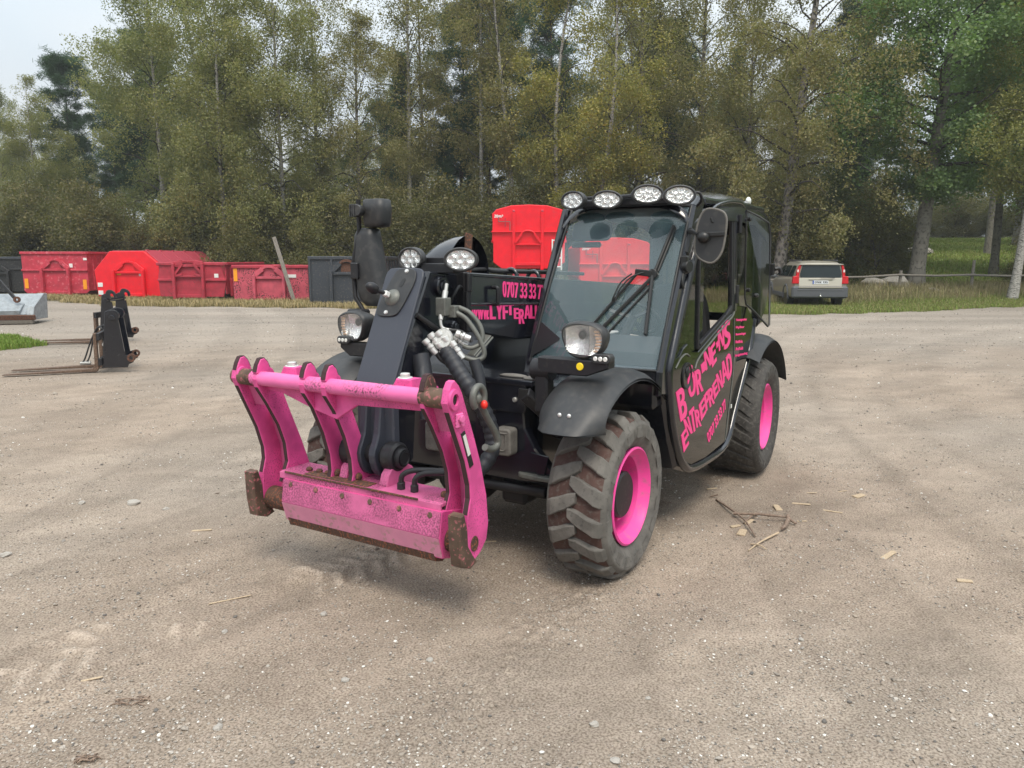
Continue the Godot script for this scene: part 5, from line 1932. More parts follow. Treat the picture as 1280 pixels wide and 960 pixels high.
	var skin_ := pv([V2(-0.585, 1.15), V2(-0.60, 1.085), V2(-0.66, 1.09), V2(-0.72, 1.13), V2(-0.79, 1.15), V2(-0.87, 1.10), V2(-0.985, 1.085), V2(-1.485, 1.232), V2(-1.66, 1.275), V2(-1.70, 1.33), V2(-2.02, 1.30), V2(-2.2, 1.19), V2(-2.1, 0.96), V2(-1.86, 0.645), V2(-1.63, 0.405), V2(-1.2, 0.385), V2(-0.93, 0.40), V2(-0.85, 0.43), V2(-0.75, 0.50), V2(-0.63, 0.68), V2(-0.56, 0.86), V2(-0.53, 1.02), V2(-0.545, 1.10)])
	b.prism(skin_, sx, 0.915, 0.955, 0.005)
	var door := put("door", b, M.black_door, root)
	b = B.new()
	# raised sill and front edge round the skin
	b.tube(curve([V(0.945, 1.62, -0.805), V(0.945, 1.3, -0.648), V(0.948, 1.12, -0.552), V(0.948, 1.02, -0.512), V(0.948, 0.86, -0.54), V(0.948, 0.68, -0.608), V(0.948, 0.50, -0.727), V(0.948, 0.41, -0.84), V(0.948, 0.375, -0.95), V(0.948, 0.36, -1.2), V(0.948, 0.38, -1.64), V(0.945, 0.62, -1.87), V(0.945, 0.95, -2.13), V(0.94, 1.2, -2.24)], 4), 0.026, 8)
	put("door_surround", b, M.black, door)
	b = B.new()
	# the belt line that is folded into the skin
	b.tube(curve([V(0.956, 1.03, -0.60), V(0.957, 1.08, -0.68), V(0.958, 1.095, -0.76), V(0.958, 1.075, -0.82)], 4), 0.005, 6)
	b.tube(curve([V(0.957, 0.99, -0.93), V(0.958, 1.06, -1.02), V(0.958, 1.21, -1.49), V(0.958, 1.26, -1.66), V(0.957, 1.32, -1.685), V(0.957, 1.5, -1.66)], 4), 0.006, 6)
	b.tube(curve([V(0.956, 0.42, -1.62), V(0.957, 0.60, -1.66), V(0.957, 0.9, -1.73), V(0.957, 1.24, -1.70)], 4), 0.004, 6)
	put("door_fold", b, M.grey_steel, door)
	# window frame
	b = B.new()
	var wf := [V(0.945, 1.11, -0.975), V(0.945, 1.252, -1.485), V(0.945, 1.30, -1.64), V(0.945, 1.40, -1.655), V(0.94, 1.92, -1.60), V(0.935, 1.95, -1.50), V(0.935, 1.925, -1.20), V(0.937, 1.87, -1.07), V(0.94, 1.70, -0.93), V(0.945, 1.30, -0.69), V(0.945, 1.12, -0.59)]
	for i in wf.size() - 1:
		b.bar(wf[i], wf[i + 1], 0.03, 0.03, Vector3.RIGHT, 0.006)
	b.bar(V(0.945, 1.10, -0.98), V(0.942, 1.72, -0.955), 0.025, 0.025, Vector3.RIGHT, 0.004)
	b.bar(V(0.955, 1.125, -0.99), V(0.955, 1.268, -1.485), 0.02, 0.02, Vector3.RIGHT, 0.004)
	b.bar(V(0.955, 1.268, -1.485), V(0.955, 1.325, -1.615), 0.02, 0.02, Vector3.RIGHT, 0.004)
	b.bar(V(0.955, 1.325, -1.615), V(0.945, 1.91, -1.565), 0.02, 0.02, Vector3.RIGHT, 0.004)
	put("window_frame", b, M.black_dull, door)
	b = B.new()
	b.pane([V(0.944, 1.09, -0.62), V(0.944, 1.14, -0.76), V(0.944, 1.10, -0.97), V(0.941, 1.71, -0.945), V(0.941, 1.62, -0.87), V(0.943, 1.28, -0.675)])
	put("window_pane", b, M.side_glass, door)
	b = B.new()
	b.pane([V(0.93, 1.12, -0.99), V(0.93, 1.16, -1.12), V(0.925, 1.90, -1.12), V(0.925, 1.72, -0.97)])
	put("window_pane", b, M.side_glass, door)
	# round handle recess
	b = B.new()
	b.lathe(pv([V2(0.078, 0.0), V2(0.078, 0.007), V2(0.07, 0.009), V2(0.062, 0.004), V2(0.058, 0.0), V2(0.052, -0.002), V2(0.0, 0.0)]), Transform3D(Basis(Vector3(0, 1.0, 0.0), Vector3(1, 0, 0), Vector3(0, 0.0, 1.0)), V(0.956, 0.965, -0.785)), 28)
	b.ball(V(0.955, 0.985, -0.80), V(0.012, 0.035, 0.03), 10)
	put("door_handle", b, M.black_dull, door)
	b = B.new()
	b.box(V(0.957, 0.635, -1.72), V(0.006, 0.03, 0.02), 0.003)
	put("door_latch", b, M.led, door)
	b = B.new()
	for y in [1.40, 1.86]:
		b.cyl(V(0.965, y - 0.06, -1.70), V(0.965, y + 0.06, -1.70), 0.014, 10)
	put("hinge", b, M.black_dull, door)
	# lettering
	var st := SurfaceTool.new()
	st.begin(Mesh.PRIMITIVE_TRIANGLES)
	for k in [["B", V2(-0.715, 0.706), V2(-0.828, 0.729), V2(-0.618, 0.893)], ["Ö", V2(-0.846, 0.817), V2(-0.965, 0.838), V2(-0.778, 1.006)], ["R", V2(-0.99, 0.82), V2(-1.10, 0.834), V2(-0.92, 0.973)], ["-", V2(-1.064, 0.945), V2(-1.138, 0.962), V2(-1.036, 1.0)], ["N", V2(-1.139, 0.953), V2(-1.245, 0.983), V2(-1.078, 1.068)], ["E", V2(-1.262, 0.958), V2(-1.345, 0.992), V2(-1.20, 1.085)], ["-", V2(-1.335, 1.072), V2(-1.385, 1.09), V2(-1.318, 1.105)], ["N", V2(-1.390, 1.047), V2(-1.498, 1.084), V2(-1.342, 1.174)], ["S", V2(-1.50, 1.039), V2(-1.634, 1.068), V2(-1.463, 1.217)],
			["E", V2(-0.786, 0.511), V2(-0.866, 0.544), V2(-0.730, 0.623)], ["N", V2(-0.842, 0.597), V2(-0.928, 0.601), V2(-0.755, 0.711)], ["T", V2(-0.925, 0.593), V2(-1.003, 0.613), V2(-0.850, 0.742)], ["R", V2(-1.000, 0.618), V2(-1.09, 0.613), V2(-0.945, 0.735)], ["E", V2(-1.085, 0.645), V2(-1.170, 0.682), V2(-1.027, 0.753)], ["P", V2(-1.170, 0.687), V2(-1.252, 0.721), V2(-1.117, 0.797)], ["R", V2(-1.245, 0.704), V2(-1.339, 0.718), V2(-1.187, 0.823)], ["E", V2(-1.335, 0.740), V2(-1.413, 0.774), V2(-1.273, 0.839)], ["N", V2(-1.425, 0.779), V2(-1.515, 0.801), V2(-1.345, 0.898)], ["A", V2(-1.513, 0.817), V2(-1.615, 0.848), V2(-1.433, 0.955)], ["D", V2(-1.62, 0.825), V2(-1.715, 0.867), V2(-1.545, 0.987)]]:
		letter(st, k[0], V(0.956, k[1].y, k[1].x), V(0.956, k[2].y, k[2].x), V(0.956, k[3].y, k[3].x), Vector3.RIGHT)
	letter(st, "0707 33 33 77", V(0.956, 0.47, -1.248), V(0.956, 0.645, -1.60), V(0.956, 0.537, -1.21), Vector3.RIGHT, 0.0006)
	put("lettering", st.commit(), M.pink_vinyl, door)
	st = SurfaceTool.new()
	st.begin(Mesh.PRIMITIVE_TRIANGLES)
	var words := [["Transporter", 0.26], ["Hyllor", 0.20], ["Renoveringar", 0.24], ["Rotfräs", 0.17], ["Avfall", 0.18], ["Projektering", 0.3]]
	for i in 6:
		var y := 1.212 - i * 0.049
		var z := -1.745 - i * 0.004
		letter(st, words[i][0], V(0.957, y, z), V(0.957, y - 0.012, z - words[i][1]), V(0.957, y + 0.021, z + 0.003), Vector3.RIGHT, 0.0003)
	put("lettering", st.commit(), M.pink_vinyl, door)

	# rear quarter: fixed pane and the opened, outward hinged one
	b = B.new()
	b.pane([V(0.93, 1.32, -1.74), V(0.93, 1.30, -2.02), V(0.93, 1.2, -2.34), V(0.91, 1.93, -2.34), V(0.925, 1.95, -1.72)])
	put("quarter_pane", b, M.side_glass, root)
	b = B.new()
	var qp := [V(0.955, 1.955, -1.875), V(0.99, 1.925, -2.06), V(1.028, 1.885, -2.19), V(1.034, 1.80, -2.23), V(1.055, 1.16, -2.255), V(1.05, 1.15, -2.235), V(0.985, 1.27, -2.07), V(0.955, 1.32, -1.975), V(0.952, 1.37, -1.95)]
	b.pane(qp)
	var q := put("quarter_window", b, M.side_glass, root)
	b = B.new()
	var qe := PackedVector3Array(qp)
	qe.append(qp[0])
	b.tube(qe, 0.0075, 6, false)
	put("window_edge", b, M.plastic, q)
	b = B.new()
	for p in [[0.962, 1.90, -1.91], [0.962, 1.42, -1.97]]:
		b.cyl(V(p[0] - 0.02, p[1], p[2]), V(p[0] + 0.02, p[1], p[2] + 0.005), 0.014, 10)
	b.ball(V(1.0, 1.38, -2.06), V(0.02, 0.016, 0.035), 10)
	b.box(V(1.06, 1.56, -2.24), V(0.03, 0.085, 0.025), 0.006)
	b.tube(curve([V(1.075, 1.56, -2.25), V(1.10, 1.565, -2.27), V(1.11, 1.53, -2.28)], 3), 0.014, 7)
	put("window_latch", b, M.sticker_black, q)
	# rear and far side panes
	b = B.new()
	b.pane([V(0.2, 1.23, -2.37), V(0.88, 1.23, -2.37), V(0.87, 1.92, -2.37), V(0.21, 1.92, -2.37)])
	put("rear_pane", b, M.side_glass, root)
	b = B.new()
	b.pane([V(0.12, 1.12, -0.55), V(0.125, 1.14, -2.24), V(0.15, 1.94, -2.24), V(0.145, 1.92, -0.92)])
	put("side_pane", b, M.lens, root)

	# inside
	b = B.new()
	b.box(V(0.53, 0.72, -1.5), V(0.46, 0.3, 0.46), 0.04)
	b.box(V(0.53, 0.92, -1.48), V(0.46, 0.12, 0.48), 0.05)
	var back := PackedVector2Array([V2(-0.22, 0.0), V2(0.22, 0.0), V2(0.23, 0.3), V2(0.18, 0.46), V2(0.1, 0.52), V2(-0.1, 0.52), V2(-0.18, 0.46), V2(-0.23, 0.3)])
	b.prism(curve2(Array(back), 3), Transform3D(Basis(Vector3.RIGHT, -0.14), V(0.53, 0.94, -1.70)), -0.06, 0.06, 0.02)
	put("seat", b, M.seat, root)
	b = B.new()
	b.prism(pv([V2(-0.46, 1.0), V2(-0.48, 1.12), V2(-0.62, 1.2), V2(-0.78, 1.16), V2(-0.8, 0.9)]), sx, 0.17, 0.90, 0.03)
	put("dashboard", b, M.cab_grey, root)
	b = B.new()
	b.box(V(0.45, 1.205, -0.66), V(0.2, 0.012, 0.14), 0.004)
	put("notepad", b, M.white, root)
	b = B.new()
	var ring := []
	var ct := V(0.53, 1.27, -0.98)
	var sw := facing(ct, V(0, 0.75, -0.6))
	for k in 25:
		ring.append(sw * V(cos(TAU * k / 24.0) * 0.17, sin(TAU * k / 24.0) * 0.17, 0))
	b.tube(pv3(ring), 0.014, 8, false)
	for k in 3:
		b.bar(ct, sw * V(cos(TAU * k / 3.0 + 0.5) * 0.165, sin(TAU * k / 3.0 + 0.5) * 0.165, 0), 0.03, 0.012, sw.basis.z)
	b.cyl(ct, ct + V(0, -0.2, 0.24), 0.03, 10)
	put("steering_wheel", b, M.sticker_black, root)
	b = B.new()
	b.bar(V(0.30, 1.12, -1.35), V(0.33, 1.46, -1.42), 0.07, 0.06, Vector3.RIGHT, 0.025)
	put("armrest", b, M.cab_grey, root)
	b = B.new()
	b.prism(rrect(0.27, 0.12, 0.04), facing(V(0.27, 1.80, -0.93), V(0, 0.2, 1)), 0.0, 0.02, 0.006)
	put("sun_visor", b, M.cab_grey, root)
	b = B.new()
	b.box(V(0.22, 1.72, -0.94), V(0.2, 0.035, 0.03), 0.008)
	put("interior_mirror", b, M.sticker_black, root)
	for k in [[0.25, 1.885], [0.44, 1.885], [0.74, 1.88]]:
		b = B.new()
		b.ball(V(k[0], k[1], -0.95), V(0.1, 0.035, 0.06), 16)
		put("fan", b, M.sticker_black, root)

	# outside mirror
	var mx := facing(V(1.10, 1.752, -0.68), V(0.12, 0.0, 1.0))
	var out := curve2([V2(-0.03, 0.142), V2(0.045, 0.135), V2(0.077, 0.10), V2(0.078, 0.03), V2(0.062, -0.08), V2(0.02, -0.137), V2(-0.035, -0.13), V2(-0.078, -0.09), V2(-0.082, -0.02), V2(-0.068, 0.08)], 4)
	b = B.new()
	b.prism(out, mx, -0.02, 0.012, 0.006)
	var mir := put("mirror", b, M.plastic, root)
	b = B.new()
	var lip := PackedVector3Array()
	for p in out:
		lip.append(mx * V(p.x * 1.0, p.y * 1.0, 0.006))
	lip.append(lip[0])
	b.tube(lip, 0.0075, 6, false)
	put("mirror_rim", b, M.dirty_grey, mir)
	b = B.new()
	b.pane([mx * V(-0.06, 0.1, -0.022), mx * V(0.06, 0.1, -0.022), mx * V(0.05, -0.1, -0.022), mx * V(-0.06, -0.1, -0.022)])
	put("mirror_glass", b, M.mirror, mir)
	b = B.new()
	b.ball(mx * V(-0.035, -0.005, 0.03), V(0.036, 0.032, 0.03), 14)
	b.bar(mx * V(-0.06, 0.01, 0.025), mx * V(0.075, 0.012, 0.02), 0.024, 0.02)
	b.tube(pv3([mx * V(-0.06, 0.01, 0.025), V(0.99, 1.78, -0.70), V(0.945, 1.785, -0.78)]), 0.013, 8)
	b.bar(mx * V(0.01, 0.07, 0.013), mx * V(-0.002, 0.13 - 0.03, 0.013), 0.012, 0.01)
	b.bar(V(0.945, 1.80, -0.80), V(0.945, 1.66, -0.735), 0.03, 0.035, Vector3.RIGHT)
	b.cyl(V(0.955, 1.59, -0.70), V(0.985, 1.59, -0.69), 0.034, 14)
	b.box(V(0.95, 1.60, -0.70), V(0.04, 0.1, 0.05), 0.008)
	b.tube(curve([V(0.95, 1.55, -0.68), V(0.955, 1.5, -0.66), V(0.96, 1.47, -0.67)], 3), 0.009, 6)
	put("mirror_arm", b, M.sticker_black, mir)

	# four lamps on the roof bar
	b = B.new()
	b.bar(V(0.20, 1.955, -0.76), V(0.90, 1.96, -0.78), 0.05, 0.04, Vector3.UP, 0.01)
	b.bar(V(0.5, 1.985, -0.74), V(0.78, 1.995, -0.76), 0.02, 0.02, Vector3.UP, 0.004)
	b.bar(V(0.22, 1.99, -0.78), V(0.9, 2.0, -0.82), 0.02, 0.05, Vector3.UP, 0.006)
	b.tube(curve([V(0.92, 1.99, -0.82), V(0.97, 2.0, -0.84), V(0.98, 1.96, -0.86), V(0.95, 1.93, -0.88)], 4), 0.009, 6)
	put("roof_lamp_bar", b, M.black_dull, root)
	lamp(root, "roof_lamp", V(0.282, 1.971, -0.63), V(-0.06, 0.0, 1.0), 0.076, 0.050, 0.07, 8, M.plastic)
	lamp(root, "roof_lamp", V(0.502, 1.966, -0.63), V(0.35, 0.0, 1.0), 0.083, 0.049, 0.07, 8, M.plastic)
	lamp(root, "roof_lamp", V(0.75, 1.986, -0.63), V(0.5, 0.03, 1.0), 0.085, 0.05, 0.07, 10, M.plastic)
	lamp(root, "roof_lamp", V(0.935, 1.973, -0.63), V(0.5, 0.02, 1.0), 0.085, 0.05, 0.07, 10, M.plastic)


func make_frame(root: Node3D) -> void:
	var sx := side_xf()
	var f := Node3D.new()
	f.name = "attachment_frame"
	root.add_child(f)
	var add := func(called: String, b: B, m: Material) -> void:
		put(called, b, m, f)
	# the round bar across the top
	var b := B.new()
	b.cyl(V(-0.66, 1.05, 0.955), V(0.44, 1.055, 0.955), 0.036, 24, 0.004)
	(add as Callable).call("cross_bar", b, M.pink_bar)
	b = B.new()
	b.cyl(V(-0.80, 1.05, 0.955), V(-0.655, 1.05, 0.955), 0.041, 24, 0.012)
	b.cyl(V(0.40, 1.055, 0.955), V(0.545, 1.055, 0.955), 0.043, 24, 0.012)
	(add as Callable).call("worn_end", b, M.rust_pale)
	# a folded plate behind the bar
	b = B.new()
	b.prism(pv([V2(-0.60, 0.03), V2(0.42, 0.03), V2(0.42, -0.035), V2(0.0, -0.05), V2(-0.13, -0.13), V2(-0.27, -0.10), V2(-0.5, -0.035), V2(-0.6, -0.03)]), Transform3D(Basis(), V(0, 1.02, 0.925)), 0.0, -0.02, 0.004)
	(add as Callable).call("back_plate", b, M.pink)
	# outer cheeks
	var cheek := pv([V2(0.944, 1.136), V2(0.915, 1.11), V2(0.895, 1.08), V2(0.855, 0.984), V2(0.804, 0.862), V2(0.761, 0.748), V2(0.716, 0.587), V2(0.702, 0.452), V2(0.718, 0.380), V2(0.765, 0.335), V2(0.839, 0.300), V2(0.90, 0.335), V2(0.87, 0.393), V2(0.86, 0.53), V2(0.839, 0.60), V2(0.842, 0.662), V2(0.875, 0.774), V2(0.932, 0.897), V2(0.982, 1.005), V2(1.0, 1.045), V2(0.985, 1.10), V2(0.965, 1.13)])
	for c in [[0.535, 0.57], [-0.775, -0.74]]:
		b = B.new()
		b.prism(cheek, sx, c[0], c[1], 0.003)
		(add as Callable).call("cheek_plate", b, M.pink)
	# inner ribs: a narrower, more curved plate
	var rib := pv([V2(0.93, 1.12), V2(0.885, 1.09), V2(0.84, 1.0), V2(0.79, 0.87), V2(0.72, 0.7), V2(0.67, 0.56), V2(0.655, 0.5), V2(0.86, 0.5), V2(0.815, 0.6), V2(0.825, 0.70), V2(0.86, 0.80), V2(0.93, 0.925), V2(0.985, 1.01), V2(0.995, 1.05), V2(0.965, 1.11)])
	var mids := pv([V2(0.93, 1.125), V2(0.89, 1.09), V2(0.85, 1.0), V2(0.80, 0.87), V2(0.73, 0.7), V2(0.67, 0.56), V2(0.62, 0.47), V2(0.86, 0.5), V2(0.83, 0.60), V2(0.835, 0.68), V2(0.87, 0.80), V2(0.93, 0.93), V2(0.985, 1.01), V2(0.995, 1.05), V2(0.965, 1.11)])
	for c in [[0.415, 0.44, 0], [-0.625, -0.595, 0], [-0.30, -0.27, 1], [-0.16, -0.13, 1]]:
		b = B.new()
		b.prism(rib if c[2] == 0 else mids, sx, c[0], c[1], 0.003)
		(add as Callable).call("rib_plate", b, M.pink)
		# burnt, dark front edge of the plate
		b = B.new()
		var e := rib if c[2] == 0 else mids
		for i in range(7, 12):
			b.bar(V((c[0] + c[1]) * 0.5, e[i].y, e[i].x), V((c[0] + c[1]) * 0.5, e[i + 1].y, e[i + 1].x), absf(c[1] - c[0]) * 0.8, 0.004, Vector3.RIGHT, 0.001)
		(add as Callable).call("cut_edge", b, M.edge)
	for c in [0.5525, -0.7575]:
		b = B.new()
		for i in range(13, 18):
			b.bar(V(c, cheek[i].y, cheek[i].x), V(c, cheek[i + 1].y, cheek[i + 1].x), 0.025, 0.004, Vector3.RIGHT, 0.001)
		(add as Callable).call("cut_edge", b, M.edge)
	# webs that close each leg at the back
	for c in [[0.44, 0.535], [-0.74, -0.625]]:
		b = B.new()
		for s in [[V2(0.93, 1.03), V2(0.88, 0.90)], [V2(0.80, 0.86), V2(0.735, 0.66)], [V2(0.735, 0.66), V2(0.72, 0.48)], [V2(0.72, 0.48), V2(0.77, 0.36)]]:
			b.bar(V((c[0] + c[1]) * 0.5, s[0].y, s[0].x), V((c[0] + c[1]) * 0.5, s[1].y, s[1].x), absf(c[1] - c[0]), 0.012, Vector3.RIGHT, 0.001)
		(add as Callable).call("web_plate", b, M.pink_worn)
	# burnt rims of the rounded lugs above the bar
	for c in [-0.757, -0.61, -0.285, -0.145, 0.4275]:
		b = B.new()
		var arc := [V2(0.90, 1.095), V2(0.915, 1.13), V2(0.937, 1.152), V2(0.96, 1.148), V2(0.978, 1.12), V2(0.99, 1.085)]
		b.prism(pv([V2(0.90, 1.09), V2(0.915, 1.128), V2(0.937, 1.149), V2(0.96, 1.145), V2(0.977, 1.117), V2(0.988, 1.08), V2(0.95, 1.06)]), sx, c - 0.0165, c + 0.0165, 0.003)
		(add as Callable).call("lug", b, M.pink if c != 0.4275 else M.rust_pale)
		b = B.new()
		for i in 5:
			b.bar(V(c, arc[i].y, arc[i].x), V(c, arc[i + 1].y, arc[i + 1].x), 0.027, 0.004, Vector3.RIGHT, 0.001)
		(add as Callable).call("cut_edge", b, M.edge)
	# two blocks with bolts behind the bar
	for c in [-0.43, 0.28]:
		b = B.new()
		b.prism(pv([V2(-0.055, -0.06), V2(0.055, -0.06), V2(0.05, 0.012), V2(-0.035, 0.012), V2(-0.055, -0.02)]), Transform3D(Basis(), V(c, 1.105, 0.86)), 0.0, 0.075, 0.004)
		(add as Callable).call("block", b, M.pink)
		b = B.new()
		b.cyl(V(c - 0.012, 1.115, 0.90), V(c - 0.012, 1.121, 0.90), 0.034, 16)
		b.cyl(V(c - 0.012, 1.12, 0.90), V(c - 0.012, 1.138, 0.90), 0.023, 6, 0.003)
		(add as Callable).call("bolt", b, M.steel)
	# eyes: raised rings with a bore
	for e in [[0.57, 1.057, 0.957, 0.044], [-0.74, 1.057, 0.957, 0.044]]:
		b = B.new()
		b.lathe(pv([V2(0.046, 0.0), V2(0.044, 0.012), V2(0.026, 0.014), V2(0.024, 0.003), V2(0.0, 0.002)]), Transform3D(Basis(Vector3(0, 1, 0), Vector3(1, 0, 0), Vector3(0, 0, 0.82)), V(e[0], e[1], e[2])), 24)
		(add as Callable).call("bar_eye", b, M.pink)
		b = B.new()
		b.lathe(pv([V2(0.022, 0.0045), V2(0.0, 0.0045)]), Transform3D(Basis(Vector3(0, 1, 0), Vector3(1, 0, 0), Vector3(0, 0, 0.82)), V(e[0], e[1], e[2])), 20)
		(add as Callable).call("bore", b, M.sticker_black)
	for e in [[0.571, 1.0], [-0.776, -1.0]]:
		b = B.new()
		b.lathe(pv([V2(0.036, 0.0), V2(0.035, 0.003), V2(0.027, 0.003), V2(0.026, -0.004)]), Transform3D(Basis(Vector3(0, 1, 0), Vector3(e[1], 0, 0), Vector3(0, 0, 0.8)), V(e[0], 0.389, 0.815)), 20)
		b.lathe(pv([V2(0.026, 0.0015), V2(0.0, 0.0015)]), Transform3D(Basis(Vector3(0, 1, 0), Vector3(e[1], 0, 0), Vector3(0, 0, 0.8)), V(e[0], 0.389, 0.815)), 20)
		(add as Callable).call("bore", b, M.rust)
	# heavy wear shoes on the feet
	for c in [[0.512, 0.578], [-0.80, -0.732]]:
		b = B.new()
		b.prism(pv([V2(0.935, 0.545), V2(0.895, 0.55), V2(0.872, 0.47), V2(0.868, 0.395), V2(0.83, 0.34), V2(0.80, 0.30), V2(0.85, 0.285), V2(0.915, 0.31), V2(0.93, 0.40)]), sx, c[0], c[1], 0.006)
		(add as Callable).call("wear_shoe", b, M.rust_pale)
	# lower pin sleeves beside the blade
	for c in [[0.44, 0.51], [-0.735, -0.60]]:
		b = B.new()
		b.cyl(V(c[0], 0.389, 0.815), V(c[1], 0.389, 0.815), 0.06, 20, 0.01)
		b.cyl(V(c[0] - 0.01, 0.389, 0.815), V(c[1] + 0.02, 0.389, 0.815), 0.034, 16, 0.004)
		(add as Callable).call("pin_sleeve", b, M.rust)
	# scraper blade with a fold, its shelf and bolts
	b = B.new()
	b.prism(pv([V2(0.885, 0.532), V2(0.905, 0.41), V2(0.878, 0.312), V2(0.80, 0.29), V2(0.72, 0.33), V2(0.71, 0.50), V2(0.86, 0.532)]), sx, -0.555, 0.445, 0.006)
	(add as Callable).call("blade", b, M.pink)
	b = B.new()
	b.prism(pv([V2(0.886, 0.530), V2(0.9055, 0.418), V2(0.9085, 0.418), V2(0.889, 0.530)]), sx, -0.553, 0.443, 0.0)
	(add as Callable).call("blade_upper_face", b, M.pink_worn)
	b = B.new()
	b.prism(pv([V2(0.906, 0.414), V2(0.8795, 0.318), V2(0.8825, 0.318), V2(0.909, 0.414)]), sx, -0.553, 0.443, 0.0)
	(add as Callable).call("blade_lower_face", b, M.pink_pale)
	b = B.new()
	b.prism(pv([V2(0.887, 0.330), V2(0.876, 0.290), V2(0.82, 0.272), V2(0.80, 0.288)]), sx, -0.54, 0.40, 0.003)
	(add as Callable).call("cutting_edge", b, M.rust)
	b = B.new()
	b.box(V(-0.08, 0.555, 0.775), V(1.03, 0.022, 0.19), 0.005)
	b.box(V(-0.08, 0.545, 0.872), V(1.03, 0.035, 0.012), 0.003)
	(add as Callable).call("shelf", b, M.pink_worn)
	b = B.new()
	b.box(V(-0.22, 0.568, 0.83), V(0.42, 0.006, 0.07), 0.002)
	b.box(V(-0.12, 0.566, 0.882), V(0.86, 0.01, 0.008), 0.002)
	(add as Callable).call("bare_patch", b, M.rust)
	b = B.new()
	for i in 6:
		b.cyl(V(lerpf(-0.50, 0.385, i / 5.0), 0.508, 0.885), V(lerpf(-0.50, 0.385, i / 5.0), 0.51, 0.897), 0.0145, 8)
	(add as Callable).call("blade_bolt", b, M.rust_pale)
	b = B.new()
	for x in [-0.46, -0.39, -0.33]:
		b.ball(V(x, 0.575, 0.80), V(0.018, 0.012, 0.018), 9)
	for x in [-0.262, -0.122]:
		b.ball(V(x, 0.585, 0.80), V(0.016, 0.02, 0.02), 9)
	b.ball(V(0.39, 0.575, 0.79), V(0.02, 0.02, 0.014), 9)
	(add as Callable).call("nut", b, M.rust)
	# the pivot behind the shelf
	b = B.new()
	b.prism(curve2([V2(0.60, 0.47), V2(0.60, 0.60), V2(0.70, 0.66), V2(0.80, 0.62), V2(0.80, 0.48)], 3), sx, 0.02, 0.07, 0.004)
	b.prism(curve2([V2(0.60, 0.47), V2(0.60, 0.60), V2(0.70, 0.66), V2(0.80, 0.62), V2(0.80, 0.48)], 3), sx, -0.24, -0.19, 0.004)
	(add as Callable).call("pivot_plate", b, M.pink_worn)
	# two hose stubs on the shelf
	b = B.new()
	for x in [0.145, 0.225]:
		b.cyl(V(x, 0.565, 0.80), V(x, 0.60, 0.80), 0.02, 6, 0.003)
		b.tube(curve([V(x, 0.59, 0.80), V(x + 0.01, 0.635, 0.80), V(x + 0.06, 0.66, 0.78), V(x + 0.16, 0.665, 0.74), V(x + 0.22, 0.66, 0.70)], 4), 0.013, 8)
	(add as Callable).call("hose", b, M.rubber_hose)
	# small cast fitting and rating plate on the right cheek
	b = B.new()
	b.box(V(0.576, 0.965, 0.925), V(0.012, 0.06, 0.05), 0.004)
	b.cyl(V(0.578, 0.972, 0.925), V(0.596, 0.972, 0.925), 0.017, 12)
	b.cyl(V(0.578, 0.95, 0.915), V(0.592, 0.95, 0.915), 0.012, 10)
	(add as Callable).call("fitting", b, M.pink_bar)
	b = B.new()
	b.bar(V(0.571, 0.908, 0.895), V(0.571, 0.745, 0.832), 0.03, 0.004, Vector3.BACK, 0.001)
	(add as Callable).call("rating_plate", b, M.sticker_black)
	b = B.new()
	b.bar(V(0.574, 0.893, 0.889), V(0.574, 0.80, 0.853), 0.02, 0.003, Vector3.BACK, 0.0)
	(add as Callable).call("plate_label", b, M.led)


